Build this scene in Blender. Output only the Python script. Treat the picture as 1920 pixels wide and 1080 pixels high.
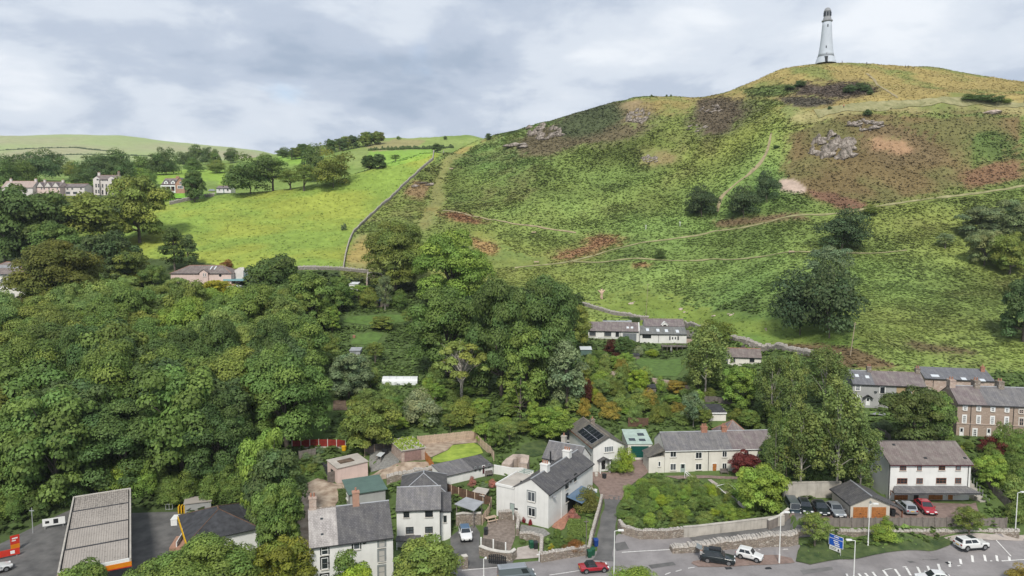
import bpy, bmesh, math, random
import numpy as np
from mathutils import Vector, Matrix
random.seed(7); np.random.seed(7)
for o in list(bpy.data.objects): bpy.data.objects.remove(o)
R = math.radians
scene = bpy.context.scene
COL = scene.collection

# ------------------------------------------------------------------ camera
FPX, PITCH, CAMZ = 1321.0, R(5.0), 46.0          # focal length in photo pixels, tilt below level, height over the road
cam = bpy.data.cameras.new('camera'); cam.sensor_width = 36; cam.lens = 36*FPX/1920
cam.clip_start = 1; cam.clip_end = 60000
camo = bpy.data.objects.new('camera', cam); COL.objects.link(camo)
camo.location = (0, 0, CAMZ); camo.rotation_euler = (math.pi/2-PITCH, 0, 0)
scene.camera = camo

# ------------------------------------------------------------------ sky, sun, exposure
SUN_EL, SUN_AZ = R(46), R(186)                   # azimuth from +Y clockwise: behind the camera
world = bpy.data.worlds.new('World'); scene.world = world; world.use_nodes = True
nt = world.node_tree; nt.nodes.clear()
def N(t, kind, **kw):
    n = t.nodes.new(kind)
    for k, v in kw.items():
        if k == 'inp':
            for a, b in v.items(): n.inputs[a].default_value = b
        else: setattr(n, k, v)
    return n
def mathn(t, op, a, b=None, c=None):
    n = t.nodes.new('ShaderNodeMath'); n.operation = op
    for i, v in enumerate((a, b, c)):
        if v is None: continue
        if isinstance(v, (int, float)): n.inputs[i].default_value = v
        else: t.links.new(v, n.inputs[i])
    return n.outputs[0]
def mixc(t, fac, a, b, bt='MIX'):
    n = t.nodes.new('ShaderNodeMix'); n.data_type = 'RGBA'; n.blend_type = bt
    for s, v in ((n.inputs[0], fac), (n.inputs[6], a), (n.inputs[7], b)):
        if isinstance(v, (int, float)): s.default_value = v
        elif isinstance(v, tuple): s.default_value = v if len(v) == 4 else v+(1,)
        else: t.links.new(v, s)
    return n.outputs[2]
def ramp(t, fac, stops, interp='LINEAR'):
    n = t.nodes.new('ShaderNodeValToRGB'); cr = n.color_ramp; cr.interpolation = interp
    while len(cr.elements) < len(stops): cr.elements.new(0.5)
    for e, (p, c) in zip(cr.elements, stops):
        e.position = p; e.color = c if len(c) == 4 else tuple(c)+(1,)
    t.links.new(fac, n.inputs[0]); return n.outputs[0]
L = nt.links.new
sky = N(nt, 'ShaderNodeTexSky', sky_type='NISHITA', sun_disc=False, sun_elevation=SUN_EL, sun_rotation=SUN_AZ,
        altitude=60, air_density=1.0, dust_density=1.5, ozone_density=1.0)
skyc = mixc(nt, 1.0, sky.outputs[0], (0.072, 0.072, 0.072), 'MULTIPLY')
tc = N(nt, 'ShaderNodeTexCoord'); sep = N(nt, 'ShaderNodeSeparateXYZ'); L(tc.outputs['Generated'], sep.inputs[0])
zz = mathn(nt, 'ADD', mathn(nt, 'MAXIMUM', sep.outputs[2], 0.0), 0.24)
cx = mathn(nt, 'DIVIDE', sep.outputs[0], zz); cy = mathn(nt, 'DIVIDE', sep.outputs[1], zz)
cmb = N(nt, 'ShaderNodeCombineXYZ'); L(cx, cmb.inputs[0]); L(cy, cmb.inputs[1])
def cnoise(scale, detail, rough, off, dist=0.0):
    m = N(nt, 'ShaderNodeMapping'); m.inputs['Location'].default_value = off; L(cmb.outputs[0], m.inputs[0])
    n = N(nt, 'ShaderNodeTexNoise', inp={'Scale': scale, 'Detail': detail, 'Roughness': rough, 'Distortion': dist})
    L(m.outputs[0], n.inputs['Vector']); return n.outputs[0]
n1 = cnoise(0.85, 6.0, 0.5, (3.1, 0.7, 0.0), 0.3)     # broad light and dark sheets
n2 = cnoise(2.4, 8.0, 0.58, (8.4, 2.2, 4.0), 0.2)       # billows
n3 = cnoise(1.2, 5.0, 0.5, (1.5, 6.6, 9.0), 0.4)       # breaks of blue
mixn = mathn(nt, 'ADD', mathn(nt, 'MULTIPLY', n1, 0.6), mathn(nt, 'MULTIPLY', n2, 0.4))
cloud = ramp(nt, mixn, [(0.40, (0.160, 0.194, 0.246)), (0.47, (0.215, 0.245, 0.295)), (0.54, (0.295, 0.32, 0.357)), (0.62, (0.365, 0.382, 0.405))], 'EASE')
holes = ramp(nt, n3, [(0.30, (1, 1, 1)), (0.385, (0, 0, 0))], 'EASE')
col = mixc(nt, mathn(nt, 'MULTIPLY', holes, 0.55), cloud, skyc)
bg = N(nt, 'ShaderNodeBackground', inp={'Strength': 1.0}); L(col, bg.inputs[0])
L(bg.outputs[0], N(nt, 'ShaderNodeOutputWorld').inputs[0])

sl = bpy.data.lights.new('sun', 'SUN'); sl.energy = 1.5; sl.angle = R(10); sl.color = (1.0, 0.955, 0.88)
so = bpy.data.objects.new('sun', sl); COL.objects.link(so); so.location = (0, -80, 200)
SUNV = Vector((math.sin(SUN_AZ)*math.cos(SUN_EL), math.cos(SUN_AZ)*math.cos(SUN_EL), math.sin(SUN_EL)))
so.rotation_euler = SUNV.to_track_quat('Z', 'Y').to_euler()
vs = scene.view_settings; vs.view_transform = 'Standard'; vs.look = 'None'; vs.gamma = 1; vs.use_curve_mapping = False
vs.exposure = 1.32
scene.cycles.max_bounces = 6; scene.cycles.volume_bounces = 0;  scene.cycles.transparent_max_bounces = 8
scene.cycles.diffuse_bounces = 3; scene.cycles.glossy_bounces = 2; scene.cycles.use_adaptive_sampling = True
scene.cycles.adaptive_threshold = 0.01
scene.cycles.use_denoising = True; scene.cycles.denoiser = 'OPENIMAGEDENOISE'; scene.cycles.denoising_prefilter = 'ACCURATE'

# ------------------------------------------------------------------ survey helpers: photo sightline + distance -> place
CP, SP = math.cos(PITCH), math.sin(PITCH)
def ray(px, py):
    dx, dy = (px-960)/FPX, (540-py)/FPX
    return np.array((dx, CP+dy*SP, -SP+dy*CP))
def at(px, py, Y):
    d = ray(px, py); t = Y/d[1]; return Vector((d[0]*t, Y, CAMZ+d[2]*t))
def zat(py, Y): return at(960, py, Y).z
def onz(px, py, z):
    d = ray(px, py); t = (z-CAMZ)/d[2]; return Vector((d[0]*t, d[1]*t, z))
def xat(px, Y, z):                               # X of photo column px at distance Y and height z
    return (px-960)/FPX*(Y*CP+(CAMZ-z)*SP)
def proj(X, Y, Z):
    dep = Y*CP-(Z-CAMZ)*SP; v = Y*SP+(Z-CAMZ)*CP
    return 960+FPX*X/dep, 540-FPX*v/dep

# ------------------------------------------------------------------ value noise for terrain work
_perm = np.random.RandomState(3).rand(256, 256)
def vnoise(x, y):
    x = np.asarray(x, float); y = np.asarray(y, float)
    xi = np.floor(x).astype(int); yi = np.floor(y).astype(int); fx = x-xi; fy = y-yi
    fx = fx*fx*(3-2*fx); fy = fy*fy*(3-2*fy); g = lambda a, b: _perm[a & 255, b & 255]
    return (g(xi, yi)*(1-fx)+g(xi+1, yi)*fx)*(1-fy)+(g(xi, yi+1)*(1-fx)+g(xi+1, yi+1)*fx)*fy
def fbm(x, y, o=4):
    s = 0; a = 0.5; x = np.asarray(x, float); y = np.asarray(y, float)
    for i in range(o): s = s+a*vnoise(x*2**i+17*i, y*2**i+31*i); a *= .5
    return s

# ------------------------------------------------------------------ terrain heights
KP = []                                          # (photo column, distance, height)
def column(px, near, sight):
    for Y, z in near: KP.append((px, Y, z))
    for py, Y in sight: KP.append((px, Y, zat(py, Y)))
for px in (-260, -100, 0):
    column(px, [(104,0),(116,2),(140,9),(170,16),(200,23.5),(260,36),(330,53),(360,61.5),(450,76),(600,88)], [(316,1000),(290,1700)])
column(200, [(101,0),(115,1.5),(140,8),(170,15),(200,20),(260,33),(330,54.5),(378,62.5),(450,74),(600,88)], [(312,1000),(290,1700)])
column(330, [(98,0),(112,1.2),(130,4.5),(160,11),(215,22),(260,34),(300,47),(352,61.5)], [(328,480),(312,600),(300,1000)])
column(450, [(95,0),(110,1),(130,4),(150,8),(180,14),(215,20.5),(236,25.5)], [(500,250),(450,280),(400,310),(364,338)])
column(450, [(355,62.5),(400,64),(470,76),(600,92),(1000,118)], [])
column(600, [(95,0),(105,1),(118,3),(135,6),(160,10),(200,17),(228,25)], [(505,242),(460,270),(400,310),(345,342)])
column(600, [(370,64.5),(420,66)], [(300,520),(286,600)])
column(540, [], [(301,520),(287,600)])
column(700, [(95,0),(108,1.5),(122,3.5),(150,8),(180,13),(215,20),(236,26.5)], [(500,252),(440,282),(400,308),(360,330),(316,352)])
column(700, [(380,71),(420,72)], [(300,500),(270,640),(259,700)])
column(800, [(95,0),(110,2),(125,4),(150,8),(180,13),(215,20),(240,27)], [(500,255),(430,285),(390,310),(345,336),(287,364)])
column(800, [(392,80),(430,79)], [(285,520),(266,660),(258,710)])
column(900, [(95,0),(112,2),(125,3),(150,8),(180,12),(210,17.5),(240,26)], [(500,258),(440,285),(390,310),(345,335),(292,368),(261,400)])
column(900, [(440,90),(520,88)], [(259,690)])
column(1000, [(95,0),(112,1.8),(125,2.5),(150,7.5),(180,11.5),(207,15.5),(237,24)], [(500,258),(440,285),(380,310),(330,330),(280,355),(237,385)])
column(1000, [(420,95),(480,82),(650,88)], [])
column(1100, [(95,0),(108,1.2),(127,1.5),(150,6),(180,10.5),(205,12),(216,17.5)], [(560,235),(500,258),(450,280),(390,305),(340,325),(290,345),(250,362),(206,385)])
column(1100, [(420,104),(480,85),(650,88)], [])
column(1200, [(95,0),(108,1.2),(127,1.2),(150,5),(180,9.0),(196,9.6),(205,11.8),(218,18)], [(545,235),(490,255),(445,275),(395,297),(345,315),(290,335),(240,352),(184,380)])
column(1280, [(180,9.0),(195,9.6),(205,11.8)], [])
column(1200, [(420,108),(480,85),(650,88)], [])
column(1420, [(125,1.8),(118,1.6)], [])
column(1350, [(95,0),(104,.8),(126,1.4),(150,7),(175,11.3)], [(640,190),(590,210),(540,230),(490,250),(440,268),(400,283),(350,298),(300,315),(250,332),(215,350),(177,390)])
column(1350, [(430,112),(480,90),(650,90)], [])
column(1480, [(95,0),(99,0.7),(103,2.4),(112,2.8),(125,3),(150,8.5)], [(660,174),(635,182),(565,203),(505,222),(450,243),(400,262),(350,278),(300,292),(250,304),(215,316),(170,350),(126,392)])
column(1480, [(425,129),(480,105),(650,92)], [])
column(1600, [(95,0),(99,1.0),(102,2.8),(125,6),(142,9.3),(152,14)], [(620,175),(560,200),(500,222),(450,240),(400,260),(350,275),(300,288),(250,299),(210,309),(165,345),(120,396)])
column(1600, [(425,134),(480,112),(650,92)], [])
column(1750, [(95,0),(99,1.0),(102,2.8),(124,8),(142,10)], [(700,152),(620,175),(560,198),(500,220),(450,238),(400,258),(350,274),(300,288),(250,299),(200,310),(165,345),(128,398)])
column(1750, [(430,130),(480,108),(650,92)], [])
for px in (1920, 2100, 2300):
    column(px, [(95,0),(99,.6),(104,2.4),(124,9),(140,12)], [(700,152),(620,172),(560,195),(500,216),(450,235),(400,255),(350,272),(300,287),(250,300),(200,313),(172,350),(154,402)])
    column(px, [(440,123),(500,104),(650,92)], [])
for px in (-260, 0, 200, 450, 600, 800, 1000, 1200, 1400, 1600, 1800, 2000, 2300):
    for Y in (30, 60, 84): KP.append((px, Y, 0.0))
for px, py in ((-260,270),(0,262),(150,256),(260,264),(330,272),(420,276),(520,290)): KP.append((px, 2600, zat(py, 2600)))
for px in (700, 1000, 1400, 1800, 2300): KP += [(px, 1000, 105), (px, 1700, 150), (px, 2600, 220)]
for px in (-260, 150, 500, 1000, 2300): KP.append((px, 4500, 230))
KP = np.array(KP, float)
def warpY(Y): Y = np.asarray(Y, float); return np.where(Y < 450, Y, 450+260*np.log(np.maximum(Y, 1)/450))
kx = np.array([xat(a, b, c)/b for a, b, c in KP])*320; ky = warpY(KP[:, 1]); kz = KP[:, 2]
def tps(r2): return 0.5*r2*np.log(r2+1e-9)
n = len(KP); A_ = np.zeros((n+3, n+3)); r2 = (kx[:, None]-kx)**2+(ky[:, None]-ky)**2
A_[:n, :n] = tps(r2/1e4)+np.eye(n)*2e-4; A_[:n, n] = 1; A_[:n, n+1] = kx/100; A_[:n, n+2] = ky/100; A_[n:, :n] = A_[:n, n:].T
W_ = np.linalg.solve(A_, np.concatenate([kz, [0, 0, 0]]))
def rawH(X, Y):
    gx = X/Y*320; gy = warpY(Y); sh = gx.shape; gx = gx.ravel(); gy = gy.ravel(); out = np.empty(gx.size)
    for i in range(0, gx.size, 20000):
        a, b = gx[i:i+20000], gy[i:i+20000]
        out[i:i+20000] = tps(((a[:, None]-kx)**2+(b[:, None]-ky)**2)/1e4) @ W_[:n]+W_[n]+W_[n+1]*a/100+W_[n+2]*b/100
    return out.reshape(sh)
NU = 470
US = np.linspace(-1.02, 1.02, NU)
YS = np.concatenate([np.linspace(30, 88, 18), np.linspace(89, 170, 135), np.linspace(170.8, 420, 270), 420*np.exp(np.linspace(.004, math.log(4600/420), 90))])
GU, GY = np.meshgrid(US, YS); GX = GU*GY
GZ = rawH(GX, GY)
flat = np.clip((GY-89)/9, 0, 1); flat = flat*flat*(3-2*flat); GZ = GZ*flat            # the road and the forecourt lie level
PADS = []                                        # (cx, cy, half width, half depth, angle, height, falloff)
def pad_apply():
    global GZ
    for cx_, cy_, hw, hd, an, z, fo in PADS:
        c, s = math.cos(an), math.sin(an); X = GX-cx_; Y = GY-cy_
        lx = np.abs(X*c+Y*s)-hw; ly = np.abs(-X*s+Y*c)-hd
        d = np.hypot(np.maximum(lx, 0), np.maximum(ly, 0)); w = np.clip(1-d/fo, 0, 1); w = w*w*(3-2*w)
        GZ = GZ*(1-w)+z*w
def H(X, Y):
    X = np.asarray(X, float); Y = np.asarray(Y, float)
    fu = np.clip((X/Y-US[0])/(US[1]-US[0]), 0, NU-1.001); iu = fu.astype(int); fu = fu-iu
    iy = np.clip(np.searchsorted(YS, Y)-1, 0, len(YS)-2); fy = np.clip((Y-YS[iy])/(YS[iy+1]-YS[iy]), 0, 1)
    return (GZ[iy, iu]*(1-fu)+GZ[iy, iu+1]*fu)*(1-fy)+(GZ[iy+1, iu]*(1-fu)+GZ[iy+1, iu+1]*fu)*fy
_YM = np.concatenate([np.arange(45, 480, .35), np.arange(480, 4500, 4)])
def cast(px, py):                                # where a sightline first meets the ground
    d = ray(px, py); t = _YM/d[1]; z = CAMZ+d[2]*t; h = H(d[0]*t, _YM); k = np.nonzero(z < h)[0]
    i = k[0] if len(k) else len(_YM)-1
    if i > 0:
        a, b = z[i-1]-h[i-1], z[i]-h[i]; w = a/(a-b) if a != b else 0; Y = _YM[i-1]+(_YM[i]-_YM[i-1])*w
    else: Y = _YM[0]
    X = d[0]/d[1]*Y; return Vector((X, Y, float(H(X, Y))))
def gz(x, y): return float(H(x, y))
# ------------------------------------------------------------------ materials (all node based)
MATS = {}
def newmat(name):
    m = bpy.data.materials.new(name); m.use_nodes = True; t = m.node_tree
    b = t.nodes['Principled BSDF']; MATS[name] = m; return m, t, b
def objnoise(t, scale, detail=3, rough=.55, stretch=(1, 1, 1), coord='Object', loc=(0, 0, 0)):
    tcn = N(t, 'ShaderNodeTexCoord'); mp = N(t, 'ShaderNodeMapping'); mp.inputs['Scale'].default_value = stretch; mp.inputs['Location'].default_value = loc
    t.links.new(tcn.outputs[coord], mp.inputs[0])
    nn = N(t, 'ShaderNodeTexNoise', inp={'Scale': scale, 'Detail': detail, 'Roughness': rough}); t.links.new(mp.outputs[0], nn.inputs['Vector']); return nn.outputs[0]
def bumpn(t, b, h, strength=.4, dist=.05):
    n_ = N(t, 'ShaderNodeBump', inp={'Strength': strength, 'Distance': dist}); t.links.new(h, n_.inputs['Height']); t.links.new(n_.outputs[0], b.inputs['Normal'])
def mat(name, c, rough=.8, var=.18, scale=1.3, c2=None, spec=.3, metal=0, bump=0, stain=0):
    if name in MATS: return MATS[name]
    m, t, b = newmat(name); b.inputs['Roughness'].default_value = rough; b.inputs['Specular IOR Level'].default_value = spec; b.inputs['Metallic'].default_value = metal
    n_ = objnoise(t, scale, 4)
    lo = tuple(x*(1-var) for x in c); hi = c2 or tuple(min(1, x*(1+var)) for x in c)
    k = ramp(t, n_, [(.32, lo), (.68, hi)])
    if stain:
        s = objnoise(t, 2.2, 5, .65, (1, 1, .12)); f = ramp(t, s, [(.5, (0, 0, 0)), (.75, (1, 1, 1))])
        k = mixc(t, mathn(t, 'MULTIPLY', f, stain), k, tuple(x*.45 for x in c))
    t.links.new(k, b.inputs['Base Color'])
    if bump: bumpn(t, b, objnoise(t, scale*9, 4), bump, .03)
    return m
def slate(name, ca, cb, lich=(.30, .28, .24), la=.25, ch=.24, cw=.34):
    m, t, b = newmat(name); b.inputs['Roughness'].default_value = .62; b.inputs['Specular IOR Level'].default_value = .35
    uv = N(t, 'ShaderNodeUVMap'); br = N(t, 'ShaderNodeTexBrick', inp={'Scale': 1.0, 'Mortar Size': .018, 'Mortar Smooth': .2, 'Bias': 0., 'Brick Width': cw, 'Row Height': ch})
    br.inputs['Color1'].default_value = ca+(1,); br.inputs['Color2'].default_value = cb+(1,); br.inputs['Mortar'].default_value = tuple(x*.42 for x in ca)+(1,)
    t.links.new(uv.outputs[0], br.inputs['Vector'])
    nn = N(t, 'ShaderNodeTexNoise', inp={'Scale': .55, 'Detail': 5., 'Roughness': .65}); t.links.new(uv.outputs[0], nn.inputs['Vector'])
    mp = N(t, 'ShaderNodeMapping'); mp.inputs['Scale'].default_value = (2.2, .22, 1); t.links.new(uv.outputs[0], mp.inputs[0])
    n3_ = N(t, 'ShaderNodeTexNoise', inp={'Scale': 1.0, 'Detail': 5., 'Roughness': .6}); t.links.new(mp.outputs[0], n3_.inputs['Vector'])
    n2_ = N(t, 'ShaderNodeTexNoise', inp={'Scale': 5., 'Detail': 3., 'Roughness': .6}); t.links.new(uv.outputs[0], n2_.inputs['Vector'])
    k = mixc(t, ramp(t, nn.outputs[0], [(.42, (0, 0, 0)), (.70, (la*2.2,)*3)]), br.outputs[0], lich)
    k = mixc(t, ramp(t, n3_.outputs[0], [(.38, (.5,)*3), (.62, (0, 0, 0))]), k, tuple(x*.5 for x in ca))
    k = mixc(t, .5, k, ramp(t, n2_.outputs[0], [(.3, (.45,)*3), (.7, (.62,)*3)]), 'OVERLAY')
    t.links.new(k, b.inputs['Base Color']); bumpn(t, b, br.outputs[1], -.5, .02); return m
def stone(name, cols, size=2.6, mortar=(.16, .14, .12), bump=.9):
    m, t, b = newmat(name); b.inputs['Roughness'].default_value = .9; b.inputs['Specular IOR Level'].default_value = .15
    tcn = N(t, 'ShaderNodeTexCoord'); mp = N(t, 'ShaderNodeMapping'); mp.inputs['Scale'].default_value = (1, 1, 1.7); t.links.new(tcn.outputs['Object'], mp.inputs[0])
    v = N(t, 'ShaderNodeTexVoronoi', feature='F1', inp={'Scale': size, 'Randomness': 1.}); e = N(t, 'ShaderNodeTexVoronoi', feature='DISTANCE_TO_EDGE', inp={'Scale': size, 'Randomness': 1.})
    t.links.new(mp.outputs[0], v.inputs['Vector']); t.links.new(mp.outputs[0], e.inputs['Vector'])
    sx = N(t, 'ShaderNodeSeparateColor'); t.links.new(v.outputs['Color'], sx.inputs[0])
    k = ramp(t, sx.outputs[0], [(i/(len(cols)-1), c) for i, c in enumerate(cols)])
    ed = ramp(t, e.outputs['Distance'], [(.0, (1, 1, 1)), (.09, (0, 0, 0))])
    k = mixc(t, ed, k, mortar); k = mixc(t, .45, k, ramp(t, objnoise(t, 9, 4), [(.3, (.35,)*3), (.7, (.65,)*3)]), 'OVERLAY')
    t.links.new(k, b.inputs['Base Color']); bumpn(t, b, ramp(t, e.outputs['Distance'], [(0, (0, 0, 0)), (.14, (1, 1, 1))]), bump, .06); return m
mat('white_render', (.64, .632, .605), .85, .07, .5, stain=.16)
mat('cream_render', (.63, .605, .54), .85, .08, .5, stain=.2)
mat('pink_render', (.60, .47, .42), .85, .08, .6, stain=.2)
mat('far_white', (.56, .52, .48), .9, .1, .3)
mat('far_brick', (.36, .21, .15), .9, .15, 1.)
mat('grey_render', (.33, .33, .32), .85, .1, .6, stain=.2)
mat('ochre_render', (.36, .27, .15), .85, .12, .6, stain=.2)
mat('garage_render', (.47, .43, .37), .85, .08, .6, stain=.15)
mat('white_paint', (.70, .70, .68), .5, .05, 3, spec=.4)
mat('grey_paint', (.22, .235, .235), .5, .08, 3)
mat('sage_paint', (.30, .36, .33), .5, .08, 3)
mat('black_paint', (.018, .019, .021), .45, .1, 3, spec=.4)
mat('wine_paint', (.07, .015, .02), .5, .1, 3)
mat('brown_wood', (.155, .055, .028), .55, .25, 5)
mat('orange_wood', (.34, .135, .040), .55, .25, 4)
mat('grey_wood', (.155, .135, .12), .9, .3, 2.5, stain=.45, bump=.3)
mat('pale_wood', (.43, .33, .245), .85, .2, 2.5, stain=.3, bump=.3)
mat('brown_fence', (.115, .068, .045), .85, .25, 2.2, stain=.3)
mat('red_fence', (.22, .022, .016), .7, .25, 1.5, stain=.3)
mat('concrete', (.40, .37, .325), .9, .16, .7, stain=.55, bump=.2)
mat('pale_concrete', (.52, .49, .44), .9, .12, .8, stain=.35)
mat('timber_board', (.20, .175, .155), .9, .2, .9, stain=.6, bump=.3)
mat('felt', (.045, .046, .050), .9, .35, 1.2)
mat('green_metal', (.085, .135, .115), .5, .12, .8)
mat('pale_green_sheet', (.34, .42, .37), .6, .15, .9)
mat('green_door', (.004, .075, .06), .45, .1, 2)
mat('lead', (.30, .31, .325), .55, .15, 1)
mat('steel', (.42, .43, .43), .4, .08, 3, metal=.3)
mat('lamp_white', (.68, .68, .66), .4, .05, 3)
mat('pole_wood', (.30, .245, .17), .9, .2, 3)
mat('terracotta', (.33, .165, .11), .8, .25, 4)
mat('fibre_cement', (.40, .365, .32), .9, .16, .5)
mat('soil', (.115, .082, .058), .95, .35, 1.2, bump=.5)
mat('orange_soil', (.30, .215, .15), .95, .3, .8, c2=(.42, .34, .26), bump=.5)
mat('gravel', (.20, .195, .18), .95, .25, 3, bump=.5)
mat('asphalt', (.205, .19, .187), .88, .12, .25, c2=(.265, .248, .243), bump=.12, stain=.25)
mat('dark_asphalt', (.098, .096, .094), .88, .18, .5, c2=(.145, .14, .134), bump=.2)
mat('yard_gravel', (.19, .155, .13), .95, .3, 2., bump=.4)
mat('asphalt_worn', (.15, .145, .14), .88, .2, .6)
mat('red_paving', (.205, .148, .125), .9, .2, 1.5, bump=.2)
mat('pale_paving', (.36, .315, .28), .9, .15, 1.2, bump=.2)
mat('road_paint', (.62, .61, .58), .7, .2, 4)
mat('yellow_paint', (.62, .36, .012), .5, .12, 2)
mat('red_sign', (.50, .035, .02), .5, .1, 2)
mat('orange_sign', (.62, .20, .01), .5, .08, 2)
mat('blue_sign', (.012, .085, .42), .45, .05, 2)
mat('blue_plastic', (.012, .045, .20), .5, .1, 2)
mat('green_plastic', (.012, .075, .04), .5, .1, 2)
mat('dark_plastic', (.022, .024, .027), .5, .1, 2)
mat('lime_grass', (.205, .30, .04), .95, .22, .6, c2=(.30, .38, .06), bump=.3)
mat('lawn_grass', (.085, .145, .032), .95, .25, .7, bump=.3)
mat('verge_grass', (.048, .085, .028), .95, .35, .8, c2=(.09, .12, .04), bump=.6)
mat('path_grass', (.215, .215, .09), .95, .25, .3, c2=(.31, .285, .15))
mat('path_dirt', (.27, .225, .13), .95, .22, .5)
mat('bark', (.125, .105, .085), .95, .3, 4, bump=.5)
mat('pale_bark', (.36, .33, .285), .9, .3, 4)
mat('rubber', (.014, .014, .015), .8, .1, 5)
mat('rim', (.38, .39, .40), .3, .05, 5, metal=.8)
mat('lamp_glass', (.75, .76, .76), .15, .02, 5, spec=.6)
mat('tail_red', (.30, .008, .008), .25, .05, 5, spec=.6)
mat('skin', (.42, .25, .18), .6, .05, 5)
mat('cloth_pale', (.38, .37, .36), .9, .1, 5); mat('cloth_dark', (.03, .032, .04), .9, .1, 5); mat('cloth_red', (.42, .10, .05), .9, .1, 5)
mat('dead_wood', (.50, .36, .27), .9, .25, 2, bump=.4)
mat('poly_sheet', (.58, .60, .60), .35, .08, .8)
mat('rock_pale', (.38, .31, .26), .95, .35, .6, bump=.8)
mat('tower_white', (.44, .475, .515), .8, .06, .35, stain=.12)
mat('tower_grey', (.235, .24, .245), .85, .15, .8)
slate('slate_grey', (.135, .13, .135), (.19, .182, .185), la=.2)
slate('slate_dark', (.075, .073, .077), (.115, .11, .113), la=.12)
slate('slate_brown', (.16, .126, .116), (.21, .168, .155), la=.25)
slate('slate_pale', (.29, .265, .25), (.37, .34, .325), (.44, .41, .38), la=.5)
slate('slate_green', (.145, .15, .145), (.19, .195, .19), la=.2)
slate('slate_mossy', (.105, .096, .086), (.15, .138, .122), (.22, .195, .15), la=.4)
slate('tile_purple', (.155, .125, .125), (.205, .165, .165), la=.3)
stone('rubble', [(.20, .165, .13), (.30, .255, .205), (.25, .20, .165), (.40, .36, .31)])
stone('dry_stone', [(.16, .148, .125), (.26, .24, .21), (.21, .19, .165), (.34, .32, .29)], 2.0)
stone('brown_stone', [(.29, .225, .175), (.34, .265, .21), (.315, .24, .19), (.37, .295, .24)], 2.4, (.29, .225, .18), .3)
stone('pink_stone', [(.34, .25, .20), (.46, .37, .31), (.38, .28, .23), (.50, .42, .36)], 2.2, (.36, .29, .25), .4)
stone('coping_stone', [(.36, .335, .30), (.48, .45, .41), (.42, .38, .34)], 3.5, (.30, .27, .24), .5)
def glassmat(name, c, rough=.06):
    m, t, b = newmat(name); b.inputs['Base Color'].default_value = c+(1,); b.inputs['Roughness'].default_value = rough; b.inputs['Specular IOR Level'].default_value = .6; return m
glassmat('glass', (.022, .027, .032)); glassmat('glass_reflect', (.075, .085, .095), .1); glassmat('glass_pale', (.16, .175, .19), .15); glassmat('glass_blue', (.10, .16, .24), .08); glassmat('blind', (.42, .40, .37), .5); glassmat('solar', (.012, .014, .022), .12)
glassmat('sky_glass', (.55, .58, .60), .2); glassmat('turquoise_glass', (.18, .34, .36), .15)
def paintmat(name, c, rough=.28, metal=0.):
    m, t, b = newmat(name); b.inputs['Base Color'].default_value = c+(1,); b.inputs['Roughness'].default_value = rough; b.inputs['Metallic'].default_value = metal
    b.inputs['Coat Weight'].default_value = .5; b.inputs['Coat Roughness'].default_value = .08; return m
paintmat('car_white', (.62, .62, .61)); paintmat('car_red', (.30, .008, .018)); paintmat('car_black', (.010, .016, .018)); paintmat('car_silver', (.34, .36, .38), .3, .5); paintmat('car_grey', (.12, .145, .155), .32, .3); paintmat('car_darkblue', (.015, .03, .04))
# corrugated fibre cement roof of the fuel canopy, with lichen spots
m, t, b = newmat('canopy_sheet'); b.inputs['Roughness'].default_value = .9
uv = N(t, 'ShaderNodeUVMap'); sp_ = N(t, 'ShaderNodeSeparateXYZ'); t.links.new(uv.outputs[0], sp_.inputs[0])
wv = mathn(t, 'SINE', mathn(t, 'MULTIPLY', sp_.outputs[0], 22.)); nn = N(t, 'ShaderNodeTexNoise', inp={'Scale': 2.6, 'Detail': 4., 'Roughness': .7}); t.links.new(uv.outputs[0], nn.inputs['Vector'])
n2_ = N(t, 'ShaderNodeTexNoise', inp={'Scale': .35, 'Detail': 3., 'Roughness': .6}); t.links.new(uv.outputs[0], n2_.inputs['Vector'])
old = ramp(t, mathn(t, 'DIVIDE', sp_.outputs[1], 27.), [(.45, (.0,)*3), (1, (.14,)*3)])
spot = ramp(t, mathn(t, 'ADD', nn.outputs[0], old), [(.57, (0, 0, 0)), (.65, (1, 1, 1))])
k = mixc(t, .5, (.315, .28, .245), ramp(t, n2_.outputs[0], [(.3, (.38,)*3), (.7, (.62,)*3)]), 'OVERLAY'); k = mixc(t, mathn(t, 'MULTIPLY', mathn(t, 'ADD', wv, 1.), .07), k, (.2, .185, .165)); k = mixc(t, mathn(t, 'MULTIPLY', spot, .7), k, (.13, .115, .10))
t.links.new(k, b.inputs['Base Color']); bumpn(t, b, wv, .6, .04)
# leaves: the tree's own colour (object colour) varied leaf by leaf and clump by clump
def leafmat(name, transl=.22):
    m, t, b = newmat(name); oi = N(t, 'ShaderNodeObjectInfo'); at_ = N(t, 'ShaderNodeVertexColor', layer_name='tone')
    k = mixc(t, 1., oi.outputs['Color'], at_.outputs[0], 'MULTIPLY'); k = mixc(t, 1., k, (2, 2, 2), 'MULTIPLY')
    t.links.new(k, b.inputs['Base Color']); b.inputs['Roughness'].default_value = .6; b.inputs['Specular IOR Level'].default_value = .25
    tr = N(t, 'ShaderNodeBsdfTranslucent'); t.links.new(k, tr.inputs[0]); mx = N(t, 'ShaderNodeMixShader'); mx.inputs[0].default_value = transl
    t.links.new(b.outputs[0], mx.inputs[1]); t.links.new(tr.outputs[0], mx.inputs[2]); t.links.new(mx.outputs[0], t.nodes['Material Output'].inputs[0]); return m
leafmat('leaf', .34); leafmat('frond', .3)

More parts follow.
